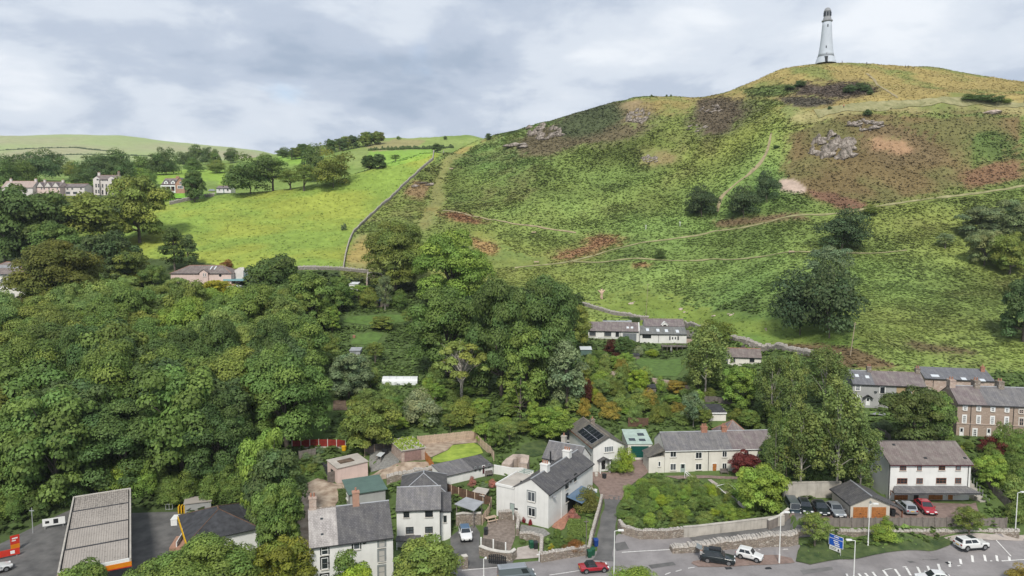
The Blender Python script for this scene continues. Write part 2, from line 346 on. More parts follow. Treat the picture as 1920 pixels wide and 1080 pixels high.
# ------------------------------------------------------------------ mesh building
class MB:
    def __init__(s): s.v = []; s.f = []; s.uv = {}
    def box(s, x0, y0, z0, x1, y1, z1):
        b_ = len(s.v); s.v += [(x0,y0,z0),(x1,y0,z0),(x1,y1,z0),(x0,y1,z0),(x0,y0,z1),(x1,y0,z1),(x1,y1,z1),(x0,y1,z1)]
        s.f += [tuple(b_+i for i in q) for q in ((0,3,2,1),(4,5,6,7),(0,1,5,4),(1,2,6,5),(2,3,7,6),(3,0,4,7))]; return s
    def prism(s, poly, ax, a, b):                # poly in the two other axes, extruded along ax from a to b
        n_ = len(poly); k = len(s.v)
        for w in (a, b):
            for p, q in poly: s.v.append({'x': (w, p, q), 'y': (p, w, q), 'z': (p, q, w)}[ax])
        s.f += [tuple(range(k+n_-1, k-1, -1)), tuple(range(k+n_, k+2*n_))]+[(k+i, k+(i+1) % n_, k+n_+(i+1) % n_, k+n_+i) for i in range(n_)]; return s
    def tube(s, p, q, r0, r1=None, n_=8, cap=True):
        p, q = Vector(p), Vector(q); r1 = r0 if r1 is None else r1; d = (q-p).normalized()
        u = d.orthogonal().normalized(); w = d.cross(u); k = len(s.v)
        for c, r in ((p, r0), (q, r1)):
            for i in range(n_):
                a = 2*math.pi*i/n_; s.v.append(tuple(c+u*(r*math.cos(a))+w*(r*math.sin(a))))
        s.f += [(k+i, k+(i+1) % n_, k+n_+(i+1) % n_, k+n_+i) for i in range(n_)]
        if cap: s.f += [tuple(range(k+n_-1, k-1, -1)), tuple(range(k+n_, k+2*n_))]
        return s
    def lathe(s, prof, n_=16, c=(0, 0)):
        k = len(s.v)
        for r, z in prof:
            for i in range(n_):
                a = 2*math.pi*i/n_; s.v.append((c[0]+r*math.cos(a), c[1]+r*math.sin(a), z))
        for j in range(len(prof)-1):
            for i in range(n_): s.f.append((k+j*n_+i, k+j*n_+(i+1) % n_, k+(j+1)*n_+(i+1) % n_, k+(j+1)*n_+i))
        s.f += [tuple(range(k+n_-1, k-1, -1)), tuple(range(k+(len(prof)-1)*n_, k+len(prof)*n_))]; return s
    def slope(s, a, b_, c, d, th=.1):            # roof plane: eave a-b, ridge c-d (c over b), metre UVs
        a, b_, c, d = map(Vector, (a, b_, c, d)); nn_ = (b_-a).cross(d-a).normalized()*th
        if nn_.z < 0: nn_ = -nn_
        k = len(s.v); s.v += [tuple(p) for p in (a, b_, c, d)]+[tuple(p+nn_) for p in (a, b_, c, d)]
        ux = (b_-a).normalized(); vy = (nn_.normalized()).cross(ux)
        for q in ((0,3,2,1),(4,5,6,7),(0,1,5,4),(1,2,6,5),(2,3,7,6),(3,0,4,7)):
            s.uv[len(s.f)] = [((Vector(s.v[k+i])-a).dot(ux), (Vector(s.v[k+i])-a).dot(vy)) for i in q]; s.f.append(tuple(k+i for i in q))
        return s
    def mesh(s, name, m):
        me = bpy.data.meshes.new(name); me.from_pydata(s.v, [], s.f); me.materials.append(MATS[m])
        if s.uv:
            l = me.uv_layers.new(name='UVMap')
            for p in me.polygons:
                if p.index in s.uv:
                    for li, c in zip(p.loop_indices, s.uv[p.index]): l.data[li].uv = c
        return me
    def build(s, name, m, parent=None, loc=(0, 0, 0), rz=0, smooth=False):
        me = s.mesh(name, m)
        if smooth: me.polygons.foreach_set('use_smooth', [True]*len(me.polygons))
        return put(name, me, parent, loc, rz)
def put(name, me, parent=None, loc=(0, 0, 0), rz=0, scale=None):
    o = bpy.data.objects.new(name, me); COL.objects.link(o); o.parent = parent; o.location = loc; o.rotation_euler = (0, 0, rz)
    if scale: o.scale = scale
    return o
def tag(o, label=None, cat=None, group=None, kind=None):
    for k, v in (('label', label), ('category', cat), ('group', group), ('kind', kind)):
        if v: o[k] = v
    return o
def empty(name, label, cat, loc, rz=0, group=None):
    o = put(name, None, None, loc, rz); o.empty_display_size = .5; return tag(o, label, cat, group)

# ------------------------------------------------------------------ houses
HS = {}                                          # key: (column of front left corner, base height, distance, column of front right corner, its distance, depth)
def site(key, apx, z0, ya, bpx, yb, D, fall=2.5, pad=True):
    a = Vector((xat(apx, ya, z0), ya)); b_ = Vector((xat(bpx, yb, z0), yb)); HS[key] = (a, b_, z0, D)
    d = b_-a; an = math.atan2(d.y, d.x); c = a+d/2+Vector((-math.sin(an), math.cos(an)))*D/2
    if pad: PADS.append((c.x, c.y, d.length/2+.3, D/2+.3, an, z0-.02, fall))
class House:
    def __init__(s, key, name, label, cat='house', group=None):
        a, b_, s.z0, s.D = HS[key]; d = b_-a; s.W = d.length; s.an = math.atan2(d.y, d.x); s.a = a
        s.root = empty(name, label, cat, (a.x, a.y, s.z0), s.an, group)
        s.inv = (Matrix.Translation((a.x, a.y, s.z0)) @ Matrix.Rotation(s.an, 4, 'Z')).inverted(); s.Y = a.y
    def hz(s, py, y=0., x=None):                 # local height of a photo row at local depth y (front left corner by default)
        x = 0. if x is None else x; wy = s.a.y+math.sin(s.an)*x+math.cos(s.an)*y; return zat(py, wy)-s.z0
    def loc(s, face, px, py, off=0.):
        o = s.inv @ Vector((0, 0, CAMZ)); d = s.inv.to_3x3() @ Vector(ray(px, py))
        if face in 'fb': y = off if face == 'f' else s.D+off; t = (y-o.y)/d.y; return o.x+d.x*t, o.z+d.z*t
        x = (off if face == 'l' else s.W+off); t = (x-o.x)/d.x; return o.y+d.y*t, o.z+d.z*t
    def place(s, face, u, z, off=0.):
        return {'f': ((u, off, z), 0), 'b': ((u, s.D+off, z), math.pi), 'l': ((off, u, z), -math.pi/2), 'r': ((s.W+off, u, z), math.pi/2)}[face]
    def rect(s, face, x0, y0, x1, y1, off=0.):
        xc, yc = (x0+x1)/2, (y0+y1)/2; u, z = s.loc(face, xc, yc, off)
        w = abs(s.loc(face, x1, yc, off)[0]-s.loc(face, x0, yc, off)[0]); h = abs(s.loc(face, xc, y0, off)[1]-s.loc(face, xc, y1, off)[1]); return u, z, w, h
    def win(s, face, x0, y0, x1, y1, fm='white_paint', cols=2, rows=1, sur=None, gm='glass', off=0., sill=True, arch=False):
        u, z, w, h = s.rect(face, x0, y0, x1, y1, off); return s.winm(face, u, z, w, h, fm, cols, rows, sur, gm, off, sill)
    def winm(s, face, u, z, w, h, fm='white_paint', cols=2, rows=1, sur=None, gm='glass', off=0., sill=True):
        gm = random.choice(('glass', 'glass', 'glass_reflect')) if gm == 'glass' else gm  # some panes get a paler glass colour, a reflection painted in
        l, rz = s.place(face, u, z, off); f = MB(); t = .075; a, c = w/2, h/2
        f.box(-a, -.07, -c, -a+t, .02, c).box(a-t, -.07, -c, a, .02, c).box(-a+t, -.07, c-t, a-t, .02, c).box(-a+t, -.07, -c, a-t, .02, -c+t)
        for i in range(1, cols): x = -a+w*i/cols; f.box(x-.03, -.06, -c+t, x+.03, .02, c-t)
        for i in range(1, rows): q = -c+h*i/rows; f.box(-a+t, -.055, q-.03, a-t, .02, q+.03)
        o = f.build('window', fm, s.root, l, rz); MB().box(-a+.03, -.022, -c+.03, a-.03, .01, c-.03).build('pane', gm, o)
        if sill: MB().box(-a-.08, -.16, -c-.1, a+.08, .0, -c-.004).build('sill', 'pale_concrete' if fm != 'black_paint' else 'pale_concrete', o)
        if sur:
            g = MB(); e = .15; g.box(-a-e, -.045, -c-.0, -a-.003, .02, c).box(a+.003, -.045, -c, a+e, .02, c).box(-a-e, -.05, c+.003, a+e, .02, c+e+.03); g.build('surround', sur, o)
        return o
    def door(s, face, x0, y0, x1, y1, dm='white_paint', fm='white_paint', off=0., light=True):
        u, z, w, h = s.rect(face, x0, y0, x1, y1, off); return s.doorm(face, u, z, w, h, dm, fm, off, light)
    def doorm(s, face, u, z, w, h, dm, fm, off=0., light=True):
        l, rz = s.place(face, u, z, off); a, c = w/2, h/2; t = .08
        o = MB().box(-a+t, -.05, -c, a-t, .02, c-t).build('door', dm, s.root, l, rz)
        MB().box(-a, -.09, -c, -a+t-.003, .02, c).box(a-t+.003, -.09, -c, a, .02, c).box(-a+t, -.09, c-t+.003, a-t, .02, c).build('frame', fm, o)
        if light: MB().box(-a*.55, -.062, h*.05, a*.55, -.03, c-t*2).build('pane', 'glass', o)
        MB().box(a*.45, -.1, -.08, a*.45+.05, -.05, .06).build('handle', 'steel', o); return o
    def walls(s, m, kind='x', e=3., r=5., W=None, D=None, x0=0., y0=0., eb=None, name='wall', zb=-.8):
        W = s.W if W is None else W; D = s.D if D is None else D; eb = e if eb is None else eb; q = MB()
        if kind == 'x': q.prism([(y0, zb), (y0+D, zb), (y0+D, eb), (y0+D/2, r), (y0, e)], 'x', x0, x0+W)
        elif kind == 'y': q.prism([(x0, zb), (x0, e), (x0+W/2, r), (x0+W, eb), (x0+W, zb)], 'y', y0, y0+D)
        elif kind == 'mono': q.prism([(y0, zb), (y0+D, zb), (y0+D, r), (y0, e)], 'x', x0, x0+W)
        elif kind == 'monox': q.prism([(x0, zb), (x0, e), (x0+W, r), (x0+W, zb)], 'y', y0, y0+D)
        else: q.box(x0, y0, zb, x0+W, y0+D, e)
        return q.build(name, m, s.root)
    def roof(s, m, kind='x', e=3., r=5., W=None, D=None, x0=0., y0=0., ov=.25, og=.12, th=.12, ridge=True, gutter=True, name='roof', rm='terracotta', gm='black_paint'):
        W = s.W if W is None else W; D = s.D if D is None else D; q = MB(); lift = .02; gl = []
        X0, X1, Y0, Y1 = x0-og, x0+W+og, y0-ov, y0+D+ov
        if kind == 'x':
            k = (r-e)/(D/2); dz = k*ov; ym = y0+D/2
            q.slope((X0, Y0, e-dz+lift), (X1, Y0, e-dz+lift), (X1, ym, r+lift), (X0, ym, r+lift), th).slope((X1, Y1, e-dz+lift), (X0, Y1, e-dz+lift), (X0, ym, r+lift), (X1, ym, r+lift), th)
            rid = ((X0, ym, r+th), (X1, ym, r+th)); gl = [((X0, Y0-.05, e-dz), (X1, Y0-.05, e-dz))]
        elif kind == 'y':
            X0, X1, Y0, Y1 = x0-ov, x0+W+ov, y0-og, y0+D+og; k = (r-e)/(W/2); dz = k*ov; xm = x0+W/2
            q.slope((X0, Y1, e-dz+lift), (X0, Y0, e-dz+lift), (xm, Y0, r+lift), (xm, Y1, r+lift), th).slope((X1, Y0, e-dz+lift), (X1, Y1, e-dz+lift), (xm, Y1, r+lift), (xm, Y0, r+lift), th)
            rid = ((xm, Y0, r+th), (xm, Y1, r+th)); gl = [((X0-.05, Y0, e-dz), (X0-.05, Y1, e-dz)), ((X1+.05, Y0, e-dz), (X1+.05, Y1, e-dz))]
        elif kind == 'mono':
            k = (r-e)/D; q.slope((X0, Y0, e-k*ov+lift), (X1, Y0, e-k*ov+lift), (X1, Y1, r+k*ov+lift), (X0, Y1, r+k*ov+lift), th); rid = None; gl = [((X0, Y0-.05, e-k*ov), (X1, Y0-.05, e-k*ov))]
        elif kind == 'monox':                     # rises towards +x
            k = (r-e)/W; X0, X1, Y0, Y1 = x0-ov, x0+W, y0-og, y0+D+og
            q.slope((X0, Y1, e-k*ov+lift), (X0, Y0, e-k*ov+lift), (X1, Y0, r+lift), (X1, Y1, r+lift), th); rid = None
        elif kind == 'hip':
            X0, X1 = x0-ov, x0+W+ov; E = e+lift-.05; rr = r; hd = (Y1-Y0)/2; ym = (Y0+Y1)/2; a_, b_ = X0+hd, X1-hd
            if W < D: hd = (X1-X0)/2; xm = (X0+X1)/2; P, Q = (xm, Y0+hd, rr), (xm, Y1-hd, rr); fs = [((X0,Y0,E),(X1,Y0,E),P,P), ((X1,Y0,E),(X1,Y1,E),Q,P), ((X1,Y1,E),(X0,Y1,E),Q,Q), ((X0,Y1,E),(X0,Y0,E),P,Q)]
            else: P, Q = (a_, ym, rr), (b_, ym, rr); fs = [((X0,Y0,E),(X1,Y0,E),Q,P), ((X1,Y0,E),(X1,Y1,E),Q,Q), ((X1,Y1,E),(X0,Y1,E),P,Q), ((X0,Y1,E),(X0,Y0,E),P,P)]
            for a, b, c, d in fs:
                k = len(q.v); ux = (Vector(b)-Vector(a)).normalized(); nn_ = (Vector(b)-Vector(a)).cross(Vector(d)-Vector(a)).normalized(); vy = nn_.cross(ux); pts = [a, b, c] if c == d else [a, b, c, d]
                q.v += pts; q.uv[len(q.f)] = [((Vector(p)-Vector(a)).dot(ux), (Vector(p)-Vector(a)).dot(vy)) for p in pts]; q.f.append(tuple(range(k, k+len(pts))))
            k = len(q.v); q.v += [(X0,Y0,E),(X1,Y0,E),(X1,Y1,E),(X0,Y1,E)]; q.f.append((k+3, k+2, k+1, k)); rid = (P, Q) if P != Q else None; gl = [((X0, Y0-.05, E-.06), (X1, Y0-.05, E-.06))]
            hips = MB()
            for c0, c1 in (((X0,Y0,E),P),((X1,Y0,E),P if W < D else Q),((X0,Y1,E),Q if W < D else P),((X1,Y1,E),Q)): hips.tube(c0, c1, .07, n_=5)
        o = q.build(name, m, s.root)
        if ridge and rid: MB().tube(rid[0], rid[1], .11, n_=6).build('ridge_tiles', rm, o)
        if kind == 'hip': hips.build('hip_tiles', rm, o)
        if gutter:
            for g in gl: MB().tube(g[0], g[1], .07, n_=6).build('gutter', gm, o)
        return o
    def chimney(s, x, y, z0, z1, w=.75, d=.55, m='rubble', pots=2):
        o = MB().box(x-w/2, y-d/2, z0, x+w/2, y+d/2, z1).box(x-w/2-.07, y-d/2-.07, z1-.2, x+w/2+.07, y+d/2+.07, z1-.06).build('chimney', m, s.root)
        for i in range(pots):
            px_ = x+(i-(pots-1)/2)*w/max(pots, 1)*.9; MB().lathe([(.13, z1-.02), (.11, z1+.42), (.14, z1+.46)], 8, (px_, y)).build('chimney_pot', 'terracotta', o)
        return o
    def pipe(s, face, px, py0, py1, m='black_paint'):
        u, z1 = s.loc(face, px, py0); z2 = s.loc(face, px, py1)[1]; l, rz = s.place(face, u, 0)
        MB().tube((0, -.07, z1), (0, -.07, z2), .05, n_=6).build('downpipe', m, s.root, l, rz)
    def part(s, name, m, mb): return mb.build(name, m, s.root)
    def skylight(s, x0, y0, x1, y1, k, e, gm='sky_glass', yo=0.):   # on a front slope rising k per metre from eave height e at local y=yo
        o = s.inv @ Vector((0, 0, CAMZ))
        def hit(px, py):
            d = s.inv.to_3x3() @ Vector(ray(px, py)); t = (e+.14+k*(o.y-yo)-o.z)/(d.z-k*d.y); p = o+d*t; return p
        a, c = hit(x0, y1), hit(x1, y0); b_ = Vector((c.x, a.y, a.z)); d_ = Vector((a.x, c.y, c.z))
        q = MB().slope(a, b_, c, d_, .07).build('roof_window', gm, s.root); return q
# ------------------------------------------------------------------ building plots (levelled into the terrain)
site('canopy', 113, 0, 79.7, 249, 83.3, 26.5, pad=False)
site('shop', 358, 0, 92.5, 483, 97, 10, pad=False)
site('terrace', 583, 0, 84, 738, 87, 8)
site('detached', 744.5, zat(1026, 98.3), 98.3, 826, 98.9, 6)
site('gabled', 931, .85, 106.9, 1028, 102.2, 16)
site('cottage', 1112, zat(885, 124), 124, 1169, 125.5, 13)
site('ggarage', 1177, zat(857, 131), 131, 1222, 131, 7)
site('longrow', 1246, zat(887, 125), 125, 1452, 126.5, 7, 4.5)
site('semis', 1667, 3.1, 107.7, 1817, 107.7, 9)
site('dgarage', 1594, 3.0, 100.8, 1667.5, 100.8, 6, .9)
site('browns', 1792.5, zat(816, 124), 124, 1975, 121.5, 8)
site('greys', 1597, zat(763, 141), 141, 1734, 138.5, 7)
site('barn', 1733, 10.6, 146.5, 1863, 143.6, 5)
site('upleft', 1103, zat(634, 208), 208, 1197, 206, 6)
site('upright', 1200, zat(643, 205), 205, 1287, 204, 10)
site('outb', 1365, zat(685, 176), 176, 1427, 174.5, 5, 5)
site('coach', 321, zat(541, 236), 236, 434, 236, 9)
site('villa', -40, 24, 200, 48, 200, 10)
site('manor', 176, zat(366, 380), 380, 219, 380, 9)
site('lowwhite', 116, zat(367, 372), 372, 159, 372, 8)
site('twing', 69, zat(368, 368), 368, 113, 368, 8)
site('pinkroof', 4, zat(369, 365), 365, 62, 365, 8)
site('brickv', 304, zat(361, 352), 352, 349, 352, 8)
site('bung', 406, zat(361.5, 356), 356, 433, 356, 6)
site('gshed', 1055, zat(840, 137), 137, 1088, 137, 5)
site('wshed', 1326, zat(789, 142), 142, 1361, 142, 5)
site('pinkshed', 633, 2.2, 117.0, 690, 120.6, 4)
site('greenshed', 657, 1.5, 107.5, 723, 109.8, 5)
site('grassgar', 753, zat(867, 122), 122, 797, 124, 6)
site('longout', 832, zat(911, 115), 115, 924, 120.6, 4)
PADS.append((56.6, 104.4, 14.8, 4.6, 0, 3.02, .9))                       # the parking terrace of the white semi
PADS.append((27.0, 129.5, 11, 2.5, 0, 1.6, 3))
lw = HS['longout']; PADS.append((onz(850, 845, 4).x, onz(850, 845, 4).y, 6.5, 5.5, .35, 4.0, 2.0))   # fenced lawn
pad_apply()
hill = np.clip((GY-215)/60, 0, 1)*np.clip((1500-GY)/400, 0, 1)
PXG, PYG = proj(GX, GY, GZ)
# uneven ground on the hill
GZ += hill*np.clip((PXG-640)/120, 0, 1)*np.clip((GY-240)/60, 0, 1)*((fbm(GX*.09, GY*.09, 4)-.47)*2.6+(fbm(GX*.4, GY*.4, 3)-.44)*.7)
GZ += np.clip((GY-1200)/800, 0, 1)*(fbm(GX*.004, GY*.004, 4)-.47)*22

# ------------------------------------------------------------------ what grows where, surveyed on the photo
def inpoly(px, py, poly):
    c = np.zeros(np.shape(px), bool); n_ = len(poly)
    for i in range(n_):
        (x1, y1), (x2, y2) = poly[i], poly[(i+1) % n_]
        if y1 == y2: continue
        c ^= ((y1 > py) != (y2 > py)) & (px < (x2-x1)*(py-y1)/(y2-y1)+x1)
    return c
FIELD = [(150,420),(300,379),(450,361),(600,344),(700,317),(800,287),(833,284),(800,311),(745,361),(690,411),(664,436),(645,505),(470,508),(430,500),(350,488),(150,480)]
HILLTOP = [(1175,190),(1250,176),(1330,172),(1420,140),(1480,118),(1540,108),(1700,112),(1860,136),(1930,142),(1930,204),(1760,192),(1640,203),(1560,218),(1500,236),(1440,190),(1330,200),(1260,215),(1200,215)]
LAYERS = [                                        # (polygon, colour, kind of cover, jitter px, distance range)
 (FIELD, (.222,.285,.055), 'grass', 1.0, (200, 372)),
 ([(645,503),(664,436),(700,440),(700,510)], (.27,.235,.085), 'grass', 5, (200, 330)),
 ([(945,256),(905,270),(868,292),(838,322),(833,378),(806,425),(790,440),(780,420),(806,372),(818,330),(826,303),(862,277),(900,262)], (.235,.215,.075), 'grass', 4, (200, 410)),
 ([(840,440),(905,430),(960,470),(1060,493),(960,505),(860,505)], (.17,.20,.055), 'grass', 6, (200, 410)),
 ([(870,440),(925,452),(940,470),(900,476)], (.30,.20,.085), 'dead', 6, (200, 410)),
 ([(820,392),(870,396),(915,412),(905,418),(840,410)], (.25,.135,.07), 'dead', 6, (200, 410)),
 ([(775,340),(815,345),(800,375),(760,370)], (.215,.15,.075), 'heather', 5, (200, 410)),
 (HILLTOP, (.285,.225,.085), 'dry', 6, (250, 420)),
 ([(1440,190),(1560,218),(1600,205),(1920,190),(1930,220),(1640,212),(1560,232),(1490,240)], (.30,.27,.12), 'dry', 5, (250, 420)),
 ([(1385,163),(1470,152),(1500,168),(1470,176),(1400,178)], (.125,.165,.052), 'bracken', 5, (250, 420)),
 ([(1370,190),(1440,180),(1480,200),(1400,212)], (.15,.20,.055), 'bracken', 5, (250, 420)),
 ([(1470,155),(1520,150),(1560,158),(1590,152),(1632,158),(1640,178),(1590,186),(1550,188),(1480,180)], (.095,.075,.058), 'heather', 8, (250, 420)),
 ([(1460,178),(1560,186),(1580,196),(1530,206),(1465,196)], (.085,.075,.055), 'heather', 6, (250, 420)),
 ([(1280,205),(1340,185),(1420,190),(1420,215),(1330,270),(1280,275),(1300,240)], (.115,.092,.06), 'heather', 12, (250, 420)),
 ([(950,260),(1050,222),(1140,196),(1190,200),(1250,215),(1240,250),(1170,270),(1060,290),(975,296),(930,290)], (.125,.105,.06), 'heather', 12, (250, 420)),
 ([(1030,235),(1110,205),(1180,192),(1185,235),(1120,255),(1050,262)], (.072,.088,.042), 'heather', 8, (250, 420)),
 ([(1170,190),(1215,186),(1225,225),(1180,245)], (.26,.20,.11), 'dry', 6, (250, 420)),
 ([(1200,285),(1240,275),(1275,290),(1265,310),(1205,312)], (.22,.18,.08), 'dry', 6, (250, 420)),
 ([(1480,250),(1560,228),(1640,212),(1800,212),(1930,215),(1930,335),(1760,366),(1640,386),(1560,380),(1500,360),(1470,320)], (.158,.118,.055), 'moor', 9, (240, 420)),
 ([(1640,230),(1720,240),(1800,300),(1700,330),(1620,300)], (.15,.112,.058), 'heather', 14, (240, 420)),
 ([(1640,262),(1700,264),(1720,285),(1690,296),(1640,290)], (.30,.19,.11), 'dry', 8, (240, 420)),
 ([(1800,250),(1870,240),(1920,290),(1900,330),(1820,320)], (.155,.195,.056), 'bracken', 14, (240, 420)),
 ([(1800,330),(1930,300),(1930,336),(1830,358)], (.185,.11,.062), 'heather', 9, (240, 420)),
 ([(1520,350),(1580,360),(1640,386),(1600,392),(1540,370)], (.165,.095,.06), 'heather', 6, (240, 420)),
 ([(1460,336),(1490,334),(1518,352),(1505,362),(1462,358)], (.40,.31,.25), 'scree', 3, (240, 420)),
 ([(1068,446),(1120,438),(1165,446),(1172,457),(1128,468),(1090,486),(1062,493),(1018,480),(1050,472),(1095,458)], (.26,.15,.078), 'dead', 7, (200, 330)),
 ([(1185,493),(1225,493),(1222,502),(1190,501)], (.24,.13,.07), 'dead', 4, (200, 330)),
 ([(1330,415),(1430,405),(1500,400),(1520,412),(1400,425),(1340,430)], (.15,.11,.06), 'heather', 5, (200, 330)),
 ([(1060,560),(1180,556),(1290,572),(1440,596),(1600,618),(1620,655),(1560,660),(1440,652),(1330,640),(1290,612),(1190,598),(1095,578)], (.135,.20,.045), 'grass', 12, (150, 260)),
 ([(1440,640),(1600,650),(1640,668),(1700,690),(1600,690),(1500,665)], (.145,.105,.055), 'heather', 5, (130, 220)),
 ([(1680,630),(1720,640),(1840,660),(1820,668),(1700,655)], (.125,.105,.05), 'heather', 5, (130, 220)),
]
jx = (fbm(GX*.06+5, GY*.06, 5)-.47)*16; jy = (fbm(GX*.06+50, GY*.06+9, 5)-.47)*9
CV = np.zeros(GX.shape+(3,)); KIND = np.zeros(GX.shape, int)
KN = {'none': 0, 'grass': 1, 'bracken': 2, 'heather': 3, 'dead': 4, 'dry': 5, 'moor': 6, 'scree': 7, 'wood': 8, 'garden': 9}
PXG, PYG = proj(GX, GY, GZ)
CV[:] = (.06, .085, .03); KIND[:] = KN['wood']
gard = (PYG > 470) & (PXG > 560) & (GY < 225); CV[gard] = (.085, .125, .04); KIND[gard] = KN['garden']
hillm = (GY > 140) & (GY < 420) & (((PXG > 640) & (GY > 238)) | ((PXG > 1090) & (GY > 216)) | ((PXG > 1420) & (GY > 186)) | ((PXG > 1600) & (GY > 152)))
CV[hillm] = (.168, .222, .060); KIND[hillm] = KN['bracken']
behind = GY >= 400; CV[behind] = (.17, .24, .06); KIND[behind & (GY > 420)] = KN['none']
farh = GY > 900
bn = fbm(GX*.0035, GY*.0035, 4)[..., None]
CV = np.where(farh[..., None], np.array((.27, .33, .13))*(1-np.clip(bn*2.4-.7, 0, 1))+np.array((.32, .29, .18))*np.clip(bn*2.4-.7, 0, 1), CV)
LR = np.random.RandomState(9); DITH = vnoise(GX*.55+3, GY*.55)*.6+LR.rand(*GX.shape)*.4
for poly, c, kd, jit, (ya, yb) in LAYERS:
    w = np.zeros(GX.shape); soft = 0. if kd == 'grass' and jit < 2 else jit*1.25
    for k_ in range(10):
        ox, oy = (LR.normal(size=2)*soft*np.array((1.3, .55))) if soft else (0, 0); w += inpoly(PXG+jx*jit/3+ox, PYG+jy*jit/3+oy, poly)
    w = w/10*((GY > ya) & (GY < yb)); mk = w > DITH*.98+.01; KIND[mk] = KN[kd]
    mw = np.clip(w*1.15, 0, 1)[..., None]*(.35+.65*mk[..., None]); CV = CV*(1-mw)+np.array(c)*mw
for poly, c in (([(100,352),(175,338),(175,360),(120,362)], (.20,.36,.045)), ([(280,318),(430,318),(430,345),(390,340),(300,345)], (.22,.33,.055)), ([(300,362),(350,362),(350,374),(310,376)], (.16,.33,.04)), ([(380,362),(402,362),(400,370),(380,372)], (.19,.33,.05)),
                ([(520,294),(580,292),(580,306),(500,306)], (.20,.33,.055)), ([(650,288),(700,262),(760,257),(905,258),(905,272),(830,280),(760,300),(700,318),(655,310)], (.215,.275,.08)), ([(690,284),(830,278),(800,296),(730,312),(690,306)], (.21,.34,.06)), ([(680,275),(740,260),(800,262),(780,276),(700,284)], (.27,.25,.11))):
    mk = inpoly(PXG+jx*.5, PYG+jy*.3, poly) & (GY > 330) & (GY < 900); CV[mk] = c
drift = (fbm(GX*.035, GY*.05, 4)-.47)
isg = (KIND == KN['grass'])[..., None]; CV = np.where(isg, CV*(1+drift[..., None]*.3)*(1+np.clip(drift[..., None]*1.2, -.1, .12)*np.array((1, .1, -.2))), CV)
brk = (KIND == KN['bracken'])[..., None]; d2 = (fbm(GX*.02+9, GY*.028+4, 4)-.47)[..., None]; CV = np.where(brk, CV*(1+drift[..., None]*1.0)*(1+d2*np.array((.8, .25, .1))), CV)
bd = np.clip((fbm(GX*.028+70, GY*.04+11, 5)-.50)*7, 0, 1)[..., None]*np.clip((fbm(GX*.2+1, GY*.2, 3)-.30)*3, 0, 1)[..., None]; CV = np.where(brk, CV*(1-bd*.45)+np.array((.185, .165, .07))*bd*.45, CV)
bk = np.clip((fbm(GX*.05+20, GY*.07+31, 4)-.52)*7, 0, 1)[..., None]; CV = np.where(brk, CV*(1-bk*.22), CV)
drs = (KIND == KN['dry'])[..., None]; dm = np.clip((fbm(GX*.07, GY*.09, 4)-.42)*5, 0, 1)[..., None]; CV = np.where(drs, CV*(1-dm*.75)+np.array((.15, .19, .055))*dm*.75, CV)
moo = (KIND == KN['moor'])[..., None]; CV = np.where(moo, CV*(1-dm*.55)+np.array((.12, .14, .048))*dm*.55, CV)
CV = np.clip(CV, .01, .6)

# ------------------------------------------------------------------ the ground as one sheet
me = bpy.data.meshes.new('ground'); nr, nc = GX.shape
vv = np.stack([GX, GY, GZ], -1).reshape(-1, 3); ii = np.arange(nr*nc).reshape(nr, nc)
ff = np.stack([ii[:-1, :-1], ii[:-1, 1:], ii[1:, 1:], ii[1:, :-1]], -1).reshape(-1, 4)
def fastmesh(me, v, f):
    k = f.shape[1]; me.vertices.add(len(v)); me.vertices.foreach_set('co', np.ascontiguousarray(v, np.float32).ravel())
    me.loops.add(f.size); me.loops.foreach_set('vertex_index', np.ascontiguousarray(f, np.int32).ravel())
    me.polygons.add(len(f)); me.polygons.foreach_set('loop_start', np.arange(0, f.size, k, dtype=np.int32)); me.update(calc_edges=True)
fastmesh(me, vv, ff); me.polygons.foreach_set('use_smooth', np.ones(len(ff), bool))
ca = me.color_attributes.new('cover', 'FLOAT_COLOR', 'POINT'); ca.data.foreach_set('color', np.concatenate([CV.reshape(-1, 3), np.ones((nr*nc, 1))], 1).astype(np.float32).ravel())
m, t, b = newmat('ground'); b.inputs['Roughness'].default_value = .95; b.inputs['Specular IOR Level'].default_value = .1
vc = N(t, 'ShaderNodeVertexColor', layer_name='cover')
k = mixc(t, .75, vc.outputs[0], ramp(t, objnoise(t, .35, 6, .7), [(.3, (.33,)*3), (.7, (.66,)*3)]), 'OVERLAY'); k = mixc(t, .6, k, ramp(t, objnoise(t, .045, 4, .6, (1, 1.6, 1)), [(.3, (.38,)*3), (.7, (.62,)*3)]), 'OVERLAY')
t.links.new(k, b.inputs['Base Color']); bumpn(t, b, objnoise(t, 1.1, 5, .7), .7, .25)
me.materials.append(m); ground = put('ground', me); tag(ground, 'hillside ground of fields, bracken slopes and valley floor', None, None, 'structure')

def sheet(name, label, pts, m, off=.03, cell=1.0, kind='structure', cat=None, px=True, zf=None):
    P = [(cast(*p) if px else Vector(p+(0,))) for p in pts]; bm = bmesh.new()
    f = bm.faces.new([bm.verts.new((p.x, p.y, 0)) for p in P]); bm.normal_update()
    if f.normal.z < 0: bmesh.ops.reverse_faces(bm, faces=[f])
    xs = [p.x for p in P]; ys = [p.y for p in P]
    for lo, hi, nv in ((min(xs), max(xs), (1, 0, 0)), (min(ys), max(ys), (0, 1, 0))):
        w = math.ceil(lo/cell)*cell
        while w < hi:
            bmesh.ops.bisect_plane(bm, geom=bm.verts[:]+bm.edges[:]+bm.faces[:], plane_co=(w*nv[0], w*nv[1], 0), plane_no=nv, dist=1e-5); w += cell
    for v_ in bm.verts: v_.co.z = (zf(v_.co.x, v_.co.y) if zf else gz(v_.co.x, v_.co.y))+off
    me_ = bpy.data.meshes.new(name); bm.to_mesh(me_); bm.free(); me_.materials.append(MATS[m]); o = put(name, me_); tag(o, label, cat, None, kind); return o
